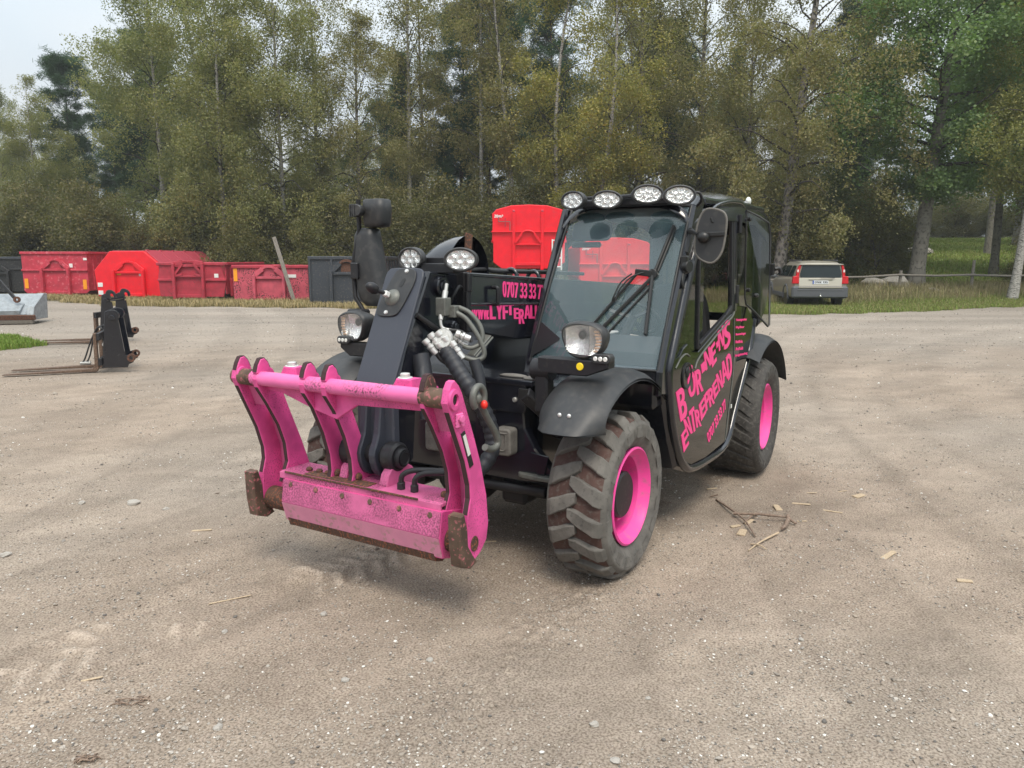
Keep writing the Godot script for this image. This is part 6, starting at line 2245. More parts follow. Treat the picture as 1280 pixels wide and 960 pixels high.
func make_hydraulics(root: Node3D) -> void:
	var b := B.new()
	# manifold with its fittings
	b.box(V(0.085, 1.395, 0.375), V(0.06, 0.09, 0.055), 0.004)
	b.box(V(0.12, 1.37, 0.33), V(0.05, 0.06, 0.06), 0.004)
	put("valve_block", b, M.grey_steel, root)
	b = B.new()
	b.cyl(V(0.09, 1.43, 0.375), V(0.09, 1.475, 0.36), 0.014, 10)
	b.cyl(V(0.09, 1.475, 0.36), V(0.09, 1.51, 0.35), 0.009, 10)
	b.cyl(V(0.085, 1.33, 0.40), V(0.085, 1.36, 0.39), 0.013, 6)
	b.tube(curve([V(0.085, 1.335, 0.40), V(0.09, 1.30, 0.40), V(0.105, 1.285, 0.39), V(0.13, 1.28, 0.37)], 4), 0.008, 7)
	put("fitting", b, M.steel, root)
	# quick couplers: a cluster of plated sleeves
	b = B.new()
	b.prism(ellipse(0.05, 0.055, 18), facing(V(0.11, 1.235, 0.41), V(0.4, 0.4, 0.9)), -0.02, 0.02, 0.006)
	put("coupler_plate", b, M.galv, root)
	var k := 0
	for p in [[V(0.055, 1.265, 0.45), V(0.10, 1.19, 0.42)], [V(0.04, 1.235, 0.475), V(0.085, 1.165, 0.44)], [V(0.12, 1.25, 0.42), V(0.16, 1.165, 0.39)], [V(0.10, 1.22, 0.44), V(0.135, 1.14, 0.415)], [V(0.135, 1.245, 0.36), V(0.19, 1.20, 0.32)], [V(0.085, 1.275, 0.43), V(0.13, 1.20, 0.40)], [V(0.15, 1.225, 0.40), V(0.20, 1.14, 0.375)], [V(0.155, 1.265, 0.37), V(0.215, 1.235, 0.33)]]:
		b = B.new()
		var a: Vector3 = p[0]
		var c: Vector3 = p[1]
		b.cyl(a, a.lerp(c, 0.3), 0.019, 12)
		b.cyl(a.lerp(c, 0.3), a.lerp(c, 0.42), 0.014, 10)
		b.cyl(a.lerp(c, 0.42), a.lerp(c, 0.6), 0.021, 6, 0.002)
		b.cyl(a.lerp(c, 0.6), a.lerp(c, 1.02), 0.0175, 12)
		put("quick_coupler", b, M.steel, root)
	# loops of hose
	b = B.new()
	b.tube(curve([V(0.14, 1.39, 0.32), V(0.19, 1.36, 0.29), V(0.24, 1.29, 0.27), V(0.25, 1.22, 0.28), V(0.22, 1.19, 0.32), V(0.18, 1.20, 0.34)], 5), 0.0125, 8)
	b.tube(curve([V(0.14, 1.365, 0.34), V(0.19, 1.33, 0.32), V(0.25, 1.24, 0.30), V(0.275, 1.16, 0.29), V(0.25, 1.13, 0.31), V(0.20, 1.14, 0.34), V(0.16, 1.17, 0.37)], 5), 0.0125, 8)
	put("hose", b, M.grey_steel, root)
	b = B.new()
	b.tube(curve([V(0.12, 1.28, 0.38), V(0.17, 1.27, 0.34), V(0.22, 1.22, 0.32)], 5), 0.009, 7)
	b.tube(curve([V(0.085, 1.17, 0.44), V(0.11, 1.13, 0.42), V(0.16, 1.11, 0.41)], 5), 0.013, 8)
	b.tube(curve([V(0.16, 1.17, 0.40), V(0.2, 1.12, 0.39), V(0.25, 1.07, 0.40)], 5), 0.014, 8)
	put("hose", b, M.rubber_hose, root)
	# the wrapped bundle that drops behind the frame
	var path := curve([V(0.10, 1.20, 0.40), V(0.15, 1.15, 0.41), V(0.22, 1.07, 0.42), V(0.28, 1.0, 0.42), V(0.33, 0.90, 0.39), V(0.36, 0.79, 0.36), V(0.37, 0.69, 0.37), V(0.34, 0.60, 0.44), V(0.29, 0.55, 0.54)], 11)
	b = B.new()
	var rad := []
	for i in path.size():
		rad.append(0.039 + [0.0, 0.0025, 0.0045, 0.005][i % 4] - 0.005 * float(i) / path.size())
	b.tube(path, rad, 14)
	put("hose_wrap", b, M.wrap, root)
	b = B.new()
	b.tube(curve([V(0.03, 1.16, 0.50), V(0.055, 1.09, 0.51), V(0.08, 1.02, 0.53)], 5), 0.045, 12)
	b.tube(curve([V(0.06, 1.10, 0.52), V(0.10, 0.98, 0.56), V(0.13, 0.86, 0.58)], 5), 0.032, 10)
	b.tube(curve([V(0.24, 1.13, 0.33), V(0.27, 1.04, 0.33), V(0.285, 0.97, 0.34)], 5), 0.03, 10)
	put("hose", b, M.wrap, root)
	# grey locking lever with a red knob
	b = B.new()
	var ring := []
	for i in 20:
		var a := deg_to_rad(-70.0 + 300.0 * i / 19.0)
		ring.append(V(0.45, 1.0 + sin(a) * 0.052, 0.60 - cos(a) * 0.045))
	b.tube(pv3(ring), 0.017, 10)
	b.tube(curve([V(0.45, 0.955, 0.575), V(0.452, 0.89, 0.53), V(0.455, 0.82, 0.475), V(0.455, 0.765, 0.445), V(0.455, 0.74, 0.46), V(0.45, 0.735, 0.50), V(0.45, 0.755, 0.55)], 5), 0.017, 10)
	b.ball(V(0.45, 0.995, 0.605), V(0.02, 0.026, 0.022), 12)
	put("lever", b, M.grey_steel, root)
	b = B.new()
	b.ball(V(0.475, 0.968, 0.59), V(0.017, 0.021, 0.017), 14)
	put("lever_knob", b, M.red_knob, root)


# ------------------------------------------------------------------ containers
# hook-lift container: origin at the middle of its front foot, front towards +z. s holds its sizes
func container(s: Dictionary) -> Node3D:
	var d: float = s.d
	var t := thing("hooklift_container", V((s.px - 640.0) / 960.0 * d, s.get("base", 0.0), -d), s.get("turn", 0.0), s.label, "container", "containers at the back of the yard")
	var W: float = s.w
	var H: float = s.h
	var L: float = s.l
	var lo: float = s.get("low", 0.17)
	var m: Material = s.mat
	var out: PackedVector2Array = s.get("outline", pv([V2(-W / 2 + 0.12, lo), V2(W / 2 - 0.12, lo), V2(W / 2, lo + 0.12), V2(W / 2, H), V2(-W / 2, H), V2(-W / 2, lo + 0.12)]))
	var b := B.new()
	if s.get("closed", false):
		b.prism(out, Transform3D(), 0.0, -L, 0.02)
		put("body", b, m, t)
	else:
		b.prism(out, Transform3D(), 0.0, -0.06, 0.01)
		b.prism(out, Transform3D(), -L + 0.06, -L, 0.01)
		put("end_wall", b, m, t)
		for sd in [-1.0, 1.0]:
			b = B.new()
			b.box(V(sd * (W / 2 - 0.035), (H + lo) / 2 + 0.05, -L / 2), V(0.05, H - lo - 0.12, L - 0.13), 0.006)
			for k in 7:
				b.box(V(sd * (W / 2 - 0.0), (H + lo) / 2, -0.5 - k * (L - 1.0) / 6.0), V(0.06, H - lo - 0.25, 0.09), 0.008)
			put("side_wall", b, m, t)
		b = B.new()
		b.box(V(0, lo + 0.08, -L / 2), V(W - 0.2, 0.1, L - 0.14), 0.01)
		put("floor", b, M.inside, t)
		b = B.new()
		b.box(V(0, H - 0.03, 0.015), V(W + 0.07, 0.12, 0.09), 0.02)
		b.box(V(0, H - 0.03, -L), V(W + 0.07, 0.12, 0.09), 0.02)
		for sd in [-1.0, 1.0]:
			b.box(V(sd * W / 2, H - 0.03, -L / 2), V(0.1, 0.12, L - 0.1), 0.02)
		put("rim", b, s.get("rim", m), t)
	var cx: float = s.get("cx", 0.0)
	var p: float = s.get("half", 0.58)
	var ph: float = s.ph
	var ah: float = s.ah
	for y in s.get("ribs", []):
		for q in [[-W / 2 - 0.02, cx - p - 0.05], [cx + p + 0.05, W / 2 + 0.02]]:
			b = B.new()
			b.box(V((q[0] + q[1]) * 0.5, y, 0.03), V(q[1] - q[0], 0.09, 0.07), 0.015)
			put("rib", b, m, t)
	# posts, skids, diagonals, bow and bar of the hook frame
	for sd in [-1.0, 1.0]:
		b = B.new()
		b.box(V(cx + sd * p, ph * 0.5 + 0.0, 0.10), V(0.11, ph, 0.2), 0.015)
		put("post", b, m, t)
		b = B.new()
		b.box(V(cx + sd * p, 0.08, -L / 2), V(0.12, 0.16, L - 0.1), 0.01)
		put("skid", b, m, t)
		b = B.new()
		b.bar(V(cx + sd * p, ph - 0.04, 0.07), V(cx + sd * p * 0.42, lerpf(ph, ah, 0.72), 0.07), 0.09, 0.18, Vector3.BACK, 0.012)
		put("diagonal", b, m, t)
	b = B.new()
	var pts := []
	for k in 9:
		var a := PI * (0.12 + 0.76 * k / 8.0)
		pts.append(V(cx + cos(a) * p * 0.45, lerpf(ph, ah, 0.55) + sin(a) * (ah - lerpf(ph, ah, 0.55)), 0.07))
	for k in 8:
		b.bar(pts[k], pts[k + 1], 0.09, 0.09, Vector3.BACK, 0.01)
	put("hook_bow", b, s.get("bow", m), t)
	b = B.new()
	b.box(V(cx, ph - 0.1, 0.06), V(p * 2 - 0.1, 0.1, 0.09), 0.015)
	put("cross_rail", b, m, t)
	b = B.new()
	b.box(V(cx, lo + 0.03, 0.04), V(p * 2 - 0.1, 0.12, 0.08), 0.012)
	put("foot_rail", b, m, t)
	# the recess behind the hook and its two gussets
	b = B.new()
	b.box(V(cx, ph + (ah - ph) * 0.3, 0.012), V(p * 0.8, (ah - ph) * 0.9, 0.025), 0.006)
	put("hook_plate", b, s.get("plate", m), t)
	b = B.new()
	b.box(V(cx, (lo + ph) * 0.5, 0.008), V(p * 2 - 0.12, ph - lo - 0.16, 0.012), 0.003)
	put("front_panel", b, s.get("panel", m), t)
	for q in s.get("plates", []):
		b = B.new()
		b.box(V(q[0], q[1], q[4] if q.size() > 5 else 0.012), V(q[2], q[3], 0.012), 0.002)
		put(["reflector_plate", "label_plate"][1 if q[-1] != "orange" else 0], b, M[q[-1]], t)
	return t


func make_containers() -> void:
	container({px = 3.0, d = 36.0, w = 2.6, h = 1.74, l = 5.0, mat = M.black_bin, ph = 1.1, ah = 1.4, ribs = [1.2], rim = M.grey_bin, label = "black open container at the far left edge of the yard"})
	container({px = 74.8, d = 34.0, w = 2.86, h = 1.95, l = 5.5, mat = M.red_faded, ph = 1.29, ah = 1.64, cx = 0.06, half = 0.58, ribs = [1.18], plates = [[-1.29, 0.6, 0.16, 0.42, "orange"], [1.27, 0.56, 0.16, 0.42, "orange"], [0.72, 1.38, 0.15, 0.17, "white"], [1.36, 1.66, 0.16, 0.1, "white"]], label = "pale red open container with orange corner reflectors and white paint streaks"})
	var hx := pv([V2(-1.29, 0.15), V2(1.34, 0.15), V2(1.32, 1.42), V2(0.70, 1.97), V2(-0.70, 1.97), V2(-1.38, 1.2)])
	var c := container({px = 165.0, d = 31.7, w = 2.7, h = 1.97, l = 6.2, mat = M.red_fresh, outline = hx, closed = true, ph = 1.22, ah = 1.55, cx = 0.06, half = 0.6, panel = M.red_fresh, plates = [[-1.17, 0.62, 0.2, 0.17, "white"], [-1.17, 0.3, 0.2, 0.17, "white"], [-0.38, 1.05, 0.17, 0.06, "yellow"], [0.5, 1.03, 0.12, 0.12, "white"]], label = "bright red closed container with a hipped roof of paler hatches"})
	var b := B.new()
	for k in 5:
		var z0 := -0.15 - k * 1.2
		b = B.new()
		b.prism(pv([V2(0.66, 2.0), V2(1.345, 1.40), V2(1.36, 1.425), V2(0.675, 2.025)]), Transform3D(), z0, z0 - 1.14, 0.008)
		put("roof_hatch", b, M.red_roof, c)
		b = B.new()
		b.prism(pv([V2(-0.66, 1.975), V2(0.64, 1.975), V2(0.64, 2.0), V2(-0.66, 2.0)]), Transform3D(), z0, z0 - 1.14, 0.008)
		put("roof_panel", b, M.red_roof, c)
		b = B.new()
		b.box(V(0.70, 2.02, z0 - 0.2), V(0.1, 0.04, 0.06), 0.008)
		put("hatch_hinge", b, M.red_dark, c)
	var c3 := pv([V2(-1.28, 0.22), V2(1.18, 0.2), V2(1.30, 0.75), V2(1.10, 1.46), V2(-1.22, 1.50), V2(-1.32, 0.95)])
	c = container({px = 244.0, d = 30.0, w = 2.62, h = 1.5, l = 4.6, low = 0.2, mat = M.red_dark, outline = c3, ph = 1.5, ah = 1.56, cx = -0.1, half = 0.56, ribs = [0.86], plates = [[0.94, 1.02, 0.16, 0.15, "white"]], label = "low dull red container with sloping ends beside the bright red roofed one"})
	# its hook frame stands on two tall posts with a strut below the bow
	b = B.new()
	for sd in [-1.0, 1.0]:
		b.bar(V(-0.1 + sd * 0.54, 1.05, 0.09), V(-0.1 + sd * 0.2, 1.48, 0.09), 0.08, 0.08, Vector3.BACK)
		b.bar(V(-0.1 + sd * 0.54, 1.0, 0.09), V(-0.1 + sd * 0.22, 1.08, 0.09), 0.08, 0.08, Vector3.BACK)
		put("strut", b, M.red_dark, c)
		b = B.new()
	b.box(V(-0.1, 1.0, 0.07), V(0.9, 0.09, 0.08), 0.012)
	put("cross_rail", b, M.red_dark, c)
	b = B.new()
	b.box(V(1.35, 0.55, -1.6), V(0.12, 0.7, 2.4), 0.02)
	put("side_box", b, M.red_dark, c)
	c = container({px = 341.0, d = 29.3, w = 2.84, h = 1.40, l = 5.0, low = 0.06, mat = M.red_scab, ph = 1.06, ah = 1.37, cx = -0.03, half = 0.56, rim = M.red_dark, plates = [[-1.32, 1.1, 0.14, 0.55, "orange"], [0.72, 1.02, 0.5, 0.12, "white"]], label = "scabby pink red container with flaking paint behind the leaning plank"})
	c = container({px = 436.0, d = 27.3, w = 2.67, h = 1.72, l = 5.0, low = 0.1, mat = M.grey_bin, ph = 1.25, ah = 1.6, cx = 0.0, half = 0.54, bow = M.rust, plate = M.rust, label = "dark grey container behind the black mirrors of the machine"})
	b = B.new()
	for sd in [-1.0, 1.0]:
		b = B.new()
		b.box(V(sd * 1.31, 0.9, 0.02), V(0.08, 1.62, 0.07), 0.01)
		put("corner_post", b, M.grey_bin, c)
		b = B.new()
		b.box(V(sd * 0.54, 1.45, 0.03), V(0.09, 0.5, 0.05), 0.01)
		put("stiffener", b, M.grey_bin, c)

	# two tall skips behind the machine, one of them carried on a trailer
	skip(661.0, 27.0, 1.28, 2.22, "tall bright red skip with a white ladder, raised on a trailer behind the boom", true)
	skip(768.0, 27.4, 0.0, 2.40, "tall red skip on the ground, seen through the cab's windscreen", false)
	trailer((661.0 - 640.0) / 960.0 * 27.0)


func skip(px: float, d: float, base: float, H: float, label: String, ladder: bool) -> void:
	var t := thing("hooklift_skip", V((px - 640.0) / 960.0 * d, base, -d), 0.0, label, "container", "containers at the back of the yard")
	var m: Material = M.red_fresh
	var b := B.new()
	var out := [V2(-0.95, 0.04), V2(0.95, 0.04), V2(1.24, 0.26), V2(1.24, 0.9), V2(1.28, 1.0), V2(1.26, H - 0.62), V2(1.28, H - 0.32), V2(1.12, H - 0.16), V2(0.62, H - 0.03), V2(0, H), V2(-0.62, H - 0.03), V2(-1.12, H - 0.16), V2(-1.28, H - 0.32), V2(-1.26, H - 0.62), V2(-1.28, 1.0), V2(-1.24, 0.9), V2(-1.24, 0.26)]
	b.prism(pv(out), Transform3D(), 0.0, -5.6, 0.02)
	put("body", b, m, t)
	var yb := H - 0.92
	b = B.new()
	b.box(V(0, yb, 0.045), V(2.62, 0.045, 0.1), 0.01)
	put("rib", b, m, t)
	for sd in [-1.0, 1.0]:
		b = B.new()
		b.box(V(-0.04 + sd * 0.49, H * 0.46, 0.05), V(0.11, H * 0.92, 0.1), 0.012)
		put("post", b, m, t)
		b = B.new()
		b.box(V(-0.04 + sd * 0.49, H * 0.9, 0.09), V(0.08, 0.05, 0.05), 0.008)
		put("lug", b, M.red_roof, t)
		b = B.new()
		b.bar(V(-0.04 + sd * 0.46, yb - 0.38, 0.1), V(-0.04 + sd * 0.22, yb - 0.07, 0.1), 0.07, 0.08, Vector3.BACK)
		put("diagonal", b, m, t)
		b = B.new()
		b.box(V(sd * 1.27, 0.98, -2.8), V(0.06, 0.09, 5.5), 0.01)
		put("side_rail", b, m, t)
	b = B.new()
	var pts := []
	for k in 11:
		var a := PI * k / 10.0
		pts.append(V(-0.04 + cos(a) * 0.24, yb - 0.12 + sin(a) * 0.16, 0.1))
	b.tube(pv3(pts), 0.03, 8)
	put("hook_bow", b, m, t)
	b = B.new()
	b.box(V(-0.04, yb - 0.43, 0.06), V(0.9, 0.05, 0.09), 0.008)
	put("cross_rail", b, m, t)
	b = B.new()
	b.box(V(-0.04, 0.2, 0.05), V(0.9, 0.1, 0.08), 0.01)
	put("foot_rail", b, m, t)
	b = B.new()
	b.tube(pv3([V(-1.05, H - 0.42, 0.04), V(-1.05, H - 0.58, 0.06), V(-0.66, H - 0.58, 0.06), V(-0.66, H - 0.88, 0.05)]), 0.016, 7)
	put("vent_pipe", b, M.dirty_grey, t)
	b = B.new()
	b.box(V(-0.82, H - 0.6, 0.07), V(0.03, 0.3, 0.02), 0.004)
	put("handle", b, M.red_dark, t)
	var st := SurfaceTool.new()
	st.begin(Mesh.PRIMITIVE_TRIANGLES)
	letter(st, "20m³", V(-1.2, H - 0.44, 0.004), V(-0.9, H - 0.44, 0.004), V(-1.2, H - 0.34, 0.004), Vector3.BACK, 0.002)
	put("lettering", st.commit(), M.white, t)
	b = B.new()
	b.lathe(pv([V2(0.0, 0.0), V2(0.09, 0.0), V2(0.09, 0.06), V2(0.04, 0.08), V2(0.0, 0.08)]), Transform3D(Basis(), V(-1.15, H - 0.24, -0.12)), 14)
	put("lid_wheel", b, M.black_dull, t)
	if ladder:
		b = B.new()
		for x in [0.80, 1.12]:
			b.box(V(x, yb - 0.78, 0.08), V(0.045, 1.05, 0.05), 0.006)
		for k in 4:
			b.box(V(0.96, yb - 0.29 - k * 0.3, 0.08), V(0.3, 0.04, 0.04), 0.006)
		put("ladder", b, M.white, t)


func trailer(x: float) -> void:
	var t := thing("container_trailer", V(x, 0, -27.0), 0.0, "dark red trailer that carries the raised skip, hidden behind the boom", "trailer")
	var b := B.new()
	for sd in [-1.0, 1.0]:
		b = B.new()
		b.box(V(sd * 0.5, 1.14, -2.6), V(0.14, 0.26, 6.2), 0.01)
		put("beam", b, M.red_dark, t)
	for z in [0.2, -2.6, -5.4]:
		b = B.new()
		b.box(V(0, 1.1, z), V(1.0, 0.16, 0.14), 0.01)
		put("cross_member", b, M.red_dark, t)
	for z in [-0.8, -2.1, -4.6]:
		for sd in [-1.0, 1.0]:
			b = B.new()
			b.lathe(pv([V2(0.26, -0.16), V2(0.46, -0.16), V2(0.5, -0.12), V2(0.5, 0.12), V2(0.46, 0.16), V2(0.26, 0.16)]), x_axis(V(sd * 0.95, 0.5, z)), 28, 0.5)
			var w := put("wheel", b, M.tyre_dark, t)
			b = B.new()
			b.lathe(pv([V2(0.27, 0.1), V2(0.24, 0.02), V2(0.12, 0.0), V2(0.1, 0.1), V2(0.0, 0.1)]), Transform3D(Basis(V(0, 1, 0), V(sd, 0, 0), V(0, 0, 1)), V(sd * 0.95, 0.5, z)), 20)
			put("rim", b, M.dirty_grey, w)
		b = B.new()
		b.cyl(V(-0.9, 0.5, z), V(0.9, 0.5, z), 0.07, 10)
		put("axle", b, M.black_dull, t)
	b = B.new()
	b.bar(V(-1.05, 1.0, 0.35), V(-1.05, 1.62, 0.35), 0.08, 0.06)
	put("stake", b, M.red_dark, t)


# ------------------------------------------------------------------ implements on the left
# pallet forks: x runs along the tines, away from the coupling plates; z to the near side
func forks(at: Vector3, yaw: float, s: float, near: bool, label: String) -> void:
	var t := thing("pallet_forks", at, yaw, label, "pallet forks", "implements standing on the left of the yard")
	t.scale = Vector3.ONE * s
	var xy := Transform3D()
	var b := B.new()
	for z in [0.32, -0.32]:
		# coupling plate: hook above, ring below
		b = B.new()
		b.prism(pv([V2(-0.02, 0.93), V2(-0.08, 0.96), V2(-0.16, 0.95), V2(-0.17, 0.80), V2(-0.20, 0.80), V2(-0.26, 0.24), V2(-0.34, 0.26), V2(-0.37, 0.13), V2(-0.30, 0.10), V2(-0.28, 0.05), V2(0.08, 0.06), V2(0.03, 0.5)]), xy, z - 0.02, z + 0.02, 0.006)
		put("coupling_plate", b, M.black, t)
		b = B.new()
		b.prism(curve2([V2(-0.10, 0.90), V2(-0.14, 1.02), V2(-0.22, 1.03), V2(-0.29, 0.98), V2(-0.31, 0.90), V2(-0.27, 0.885), V2(-0.25, 0.95), V2(-0.2, 0.955), V2(-0.19, 0.86)], 3), xy, z - 0.055, z - 0.02, 0.005)
		if near:
			b = B.new()
			b.cyl(V(-0.13, 0.87, z - 0.04), V(-0.13, 0.87, z - 0.02), 0.085, 20)
			b.cyl(V(-0.13, 0.87, z + 0.02), V(-0.13, 0.87, z + 0.04), 0.085, 20)
		put("boss" if near else "hook", b, M.black, t)
		b = B.new()
		b.lathe(pv([V2(0.03, -0.03), V2(0.062, -0.03), V2(0.062, 0.03), V2(0.03, 0.03), V2(0.03, -0.03)]), Transform3D(Basis(V(1, 0, 0), V(0, 0, 1), V(0, -1, 0)), V(-0.34, 0.2, z)), 20, 0.3)
		put("ring", b, M.rust, t)
		# tine: shank and blade
		b = B.new()
		b.prism(pv([V2(0.16, 0.0), V2(0.13, 0.05), V2(0.13, 0.60), V2(0.175, 0.60), V2(0.185, 0.09), V2(0.22, 0.05), V2(1.42, 0.016), V2(1.44, 0.004), V2(1.42, 0.0)]), xy, z * 0.82 - 0.055, z * 0.82 + 0.055, 0.006)
		put("tine", b, M.fork, t)
	for y in [0.16, 0.55]:
		b = B.new()
		b.box(V(0.09, y, 0.0), V(0.05, 0.11, 0.86), 0.006)
		put("carriage_bar", b, M.black_dull, t)
	b = B.new()
	b.cyl(V(-0.12, 0.84, -0.42), V(-0.12, 0.84, 0.42), 0.04, 14)
	put("cross_tube", b, M.black, t)
	if not near:
		return
	for y in [0.27, 0.42]:
		b = B.new()
		b.cyl(V(0.03, y, -0.3), V(0.03, y, 0.12), 0.032, 12)
		b.cyl(V(0.03, y, 0.12), V(0.03, y, 0.34), 0.017, 12)
		put("cylinder", b, M.steel, t)
	for p in [[V(0.10, 0.63, 0.25), V(0.16, 0.66, 0.27), V(0.25, 0.5, 0.3), V(0.33, 0.2, 0.3), V(0.38, 0.09, 0.28)], [V(0.10, 0.63, 0.17), V(0.18, 0.64, 0.2), V(0.3, 0.42, 0.26), V(0.40, 0.16, 0.28), V(0.44, 0.09, 0.28)], [V(0.0, 0.62, 0.2), V(0.09, 0.68, 0.22), V(0.14, 0.58, 0.25), V(0.1, 0.40, 0.25)]]:
		b = B.new()
		b.tube(curve(p, 6), 0.013, 8)
		put("hose", b, M.rubber_hose, t)
	b = B.new()
	b.box(V(0.40, 0.075, 0.27), V(0.16, 0.04, 0.08), 0.008)
	b.cyl(V(0.34, 0.09, 0.3), V(0.46, 0.08, 0.31), 0.017, 8)
	put("coupling", b, M.galv, t)
	b = B.new()
	b.box(V(0.0, 0.59, 0.38), V(0.14, 0.02, 0.02), 0.003)
	put("reflector", b, M.orange, t)
	b = B.new()
	b.cyl(V(-0.035, 0.50, 0.342), V(-0.035, 0.50, 0.348), 0.02, 14, 0.001)
	put("sticker", b, M.yellow, t)
	b = B.new()
	b.box(V(0.02, 0.36, 0.345), V(0.11, 0.5, 0.012), 0.003)
	put("guard_plate", b, M.sticker_black, t)
	# white lettering that runs up the guard
	var st := SurfaceTool.new()
	st.begin(Mesh.PRIMITIVE_TRIANGLES)
	letter(st, "MANI", V(0.015, 0.16, 0.352), V(0.015, 0.34, 0.352), V(-0.035, 0.16, 0.352), Vector3.BACK, 0.001)
	put("lettering", st.commit(), M.white, t)


func make_implements() -> void:
	forks(V(-5.98, 0.02, -11.35), deg_to_rad(180.0 + 20.0), 0.93, true, "nearer pallet forks with hydraulic hoses and black coupling plates")
	forks(V(-7.95, 0.02, -15.2), deg_to_rad(180.0 + 4.0), 1.0, false, "farther pallet forks behind the nearer ones, their tines lying flat")
	# grey wide blade lying on its back
	var t := thing("snow_blade", V(-12.35, 0.02, -19.6), deg_to_rad(14.0), "pale grey steel blade with a rusty cutting edge lying at the left edge", "plough blade")
	var sx := Transform3D(Basis(Vector3(0, 0, 1), Vector3(0, 0.78, 0), Vector3(1, 0, 0)), Vector3.ZERO)
	var b := B.new()
	b.prism(pv([V2(0.0, 0.24), V2(0.03, 0.30), V2(-0.30, 0.56), V2(-0.9, 0.92), V2(-1.05, 0.92), V2(-1.0, 0.1), V2(-0.1, 0.1)]), sx, -3.4, 0.0, 0.02)
	put("mouldboard", b, M.grey_paint, t)
	for k in 4:
		b = B.new()
		b.prism(pv([V2(0.05, 0.29), V2(0.08, 0.42), V2(-0.34, 0.66), V2(-0.36, 0.56)]), sx, -0.15 - k * 0.85, -0.62 - k * 0.85, 0.015)
		put("stiffener_box", b, M.grey_paint, t)
	b = B.new()
	b.prism(pv([V2(-0.05, 0.54), V2(0.06, 0.30), V2(0.06, 0.12), V2(-1.0, 0.1), V2(-1.1, 0.92), V2(-0.86, 0.94)]), sx, 0.0, 0.16, 0.01)
	put("end_plate", b, M.grey_paint, t)
	b = B.new()
	b.prism(pv([V2(0.06, 0.12), V2(0.09, 0.26), V2(0.05, 0.29), V2(0.0, 0.14)]), sx, -3.5, 0.2, 0.008)
	put("cutting_edge", b, M.rust, t)
	b = B.new()
	b.prism(pv([V2(0.05, 0.0), V2(0.08, 0.11), V2(-0.1, 0.12), V2(-0.12, 0.0)]), sx, -3.5, 0.12, 0.01)
	put("wear_strip", b, M.wood_grey, t)
	b = B.new()
	b.bar(V(-0.85, 1.22, -0.55), V(-0.30, 0.62, -0.2), 0.09, 0.04)
	put("stay", b, M.black_dull, t)
	b = B.new()
	b.lathe(pv([V2(0.03, -0.03), V2(0.08, -0.03), V2(0.08, 0.03), V2(0.03, 0.03), V2(0.03, -0.03)]), Transform3D(Basis(V(1, 0, 0), V(0, 0, 1), V(0, -1, 0)), V(-0.26, 0.6, -0.18)), 18, 0.3)
	put("stay_ring", b, M.rust, t)

	# the plank that leans before the containers
	t = thing("plank", V((367.0 - 640.0) / 960.0 * 28.8, 0, -28.8), 0.0, "weathered grey plank leaning upright in front of the scabbed red container", "plank")
	b = B.new()
	b.bar(V(0.1, -0.05, 0), V(-0.66, 2.46, -0.25), 0.05, 0.14, Vector3.BACK, 0.006)
	put("board", b, M.wood_grey, t)


# ------------------------------------------------------------------ the parked estate car: z+ is its rear
func car_ring(z: float, ws: float, wb: float, wr: float, yb: float, ym: float, yt: float, bulge: float) -> PackedVector3Array:
	var half := [[ws * 0.88, yb], [ws, yb + 0.09], [ws + bulge, lerpf(yb, ym, 0.5)], [ws, ym - 0.08], [wb, ym], [lerpf(wb, wr, 0.5), lerpf(ym, yt, 0.52)], [wr, yt - 0.09], [wr - 0.09, yt - 0.015], [0.0, yt]]
	var out := PackedVector3Array()
	for p in half:
		out.append(V(p[0], p[1], z))
	for i in range(half.size() - 2, -1, -1):
		out.append(V(-half[i][0], half[i][1], z))
	return out


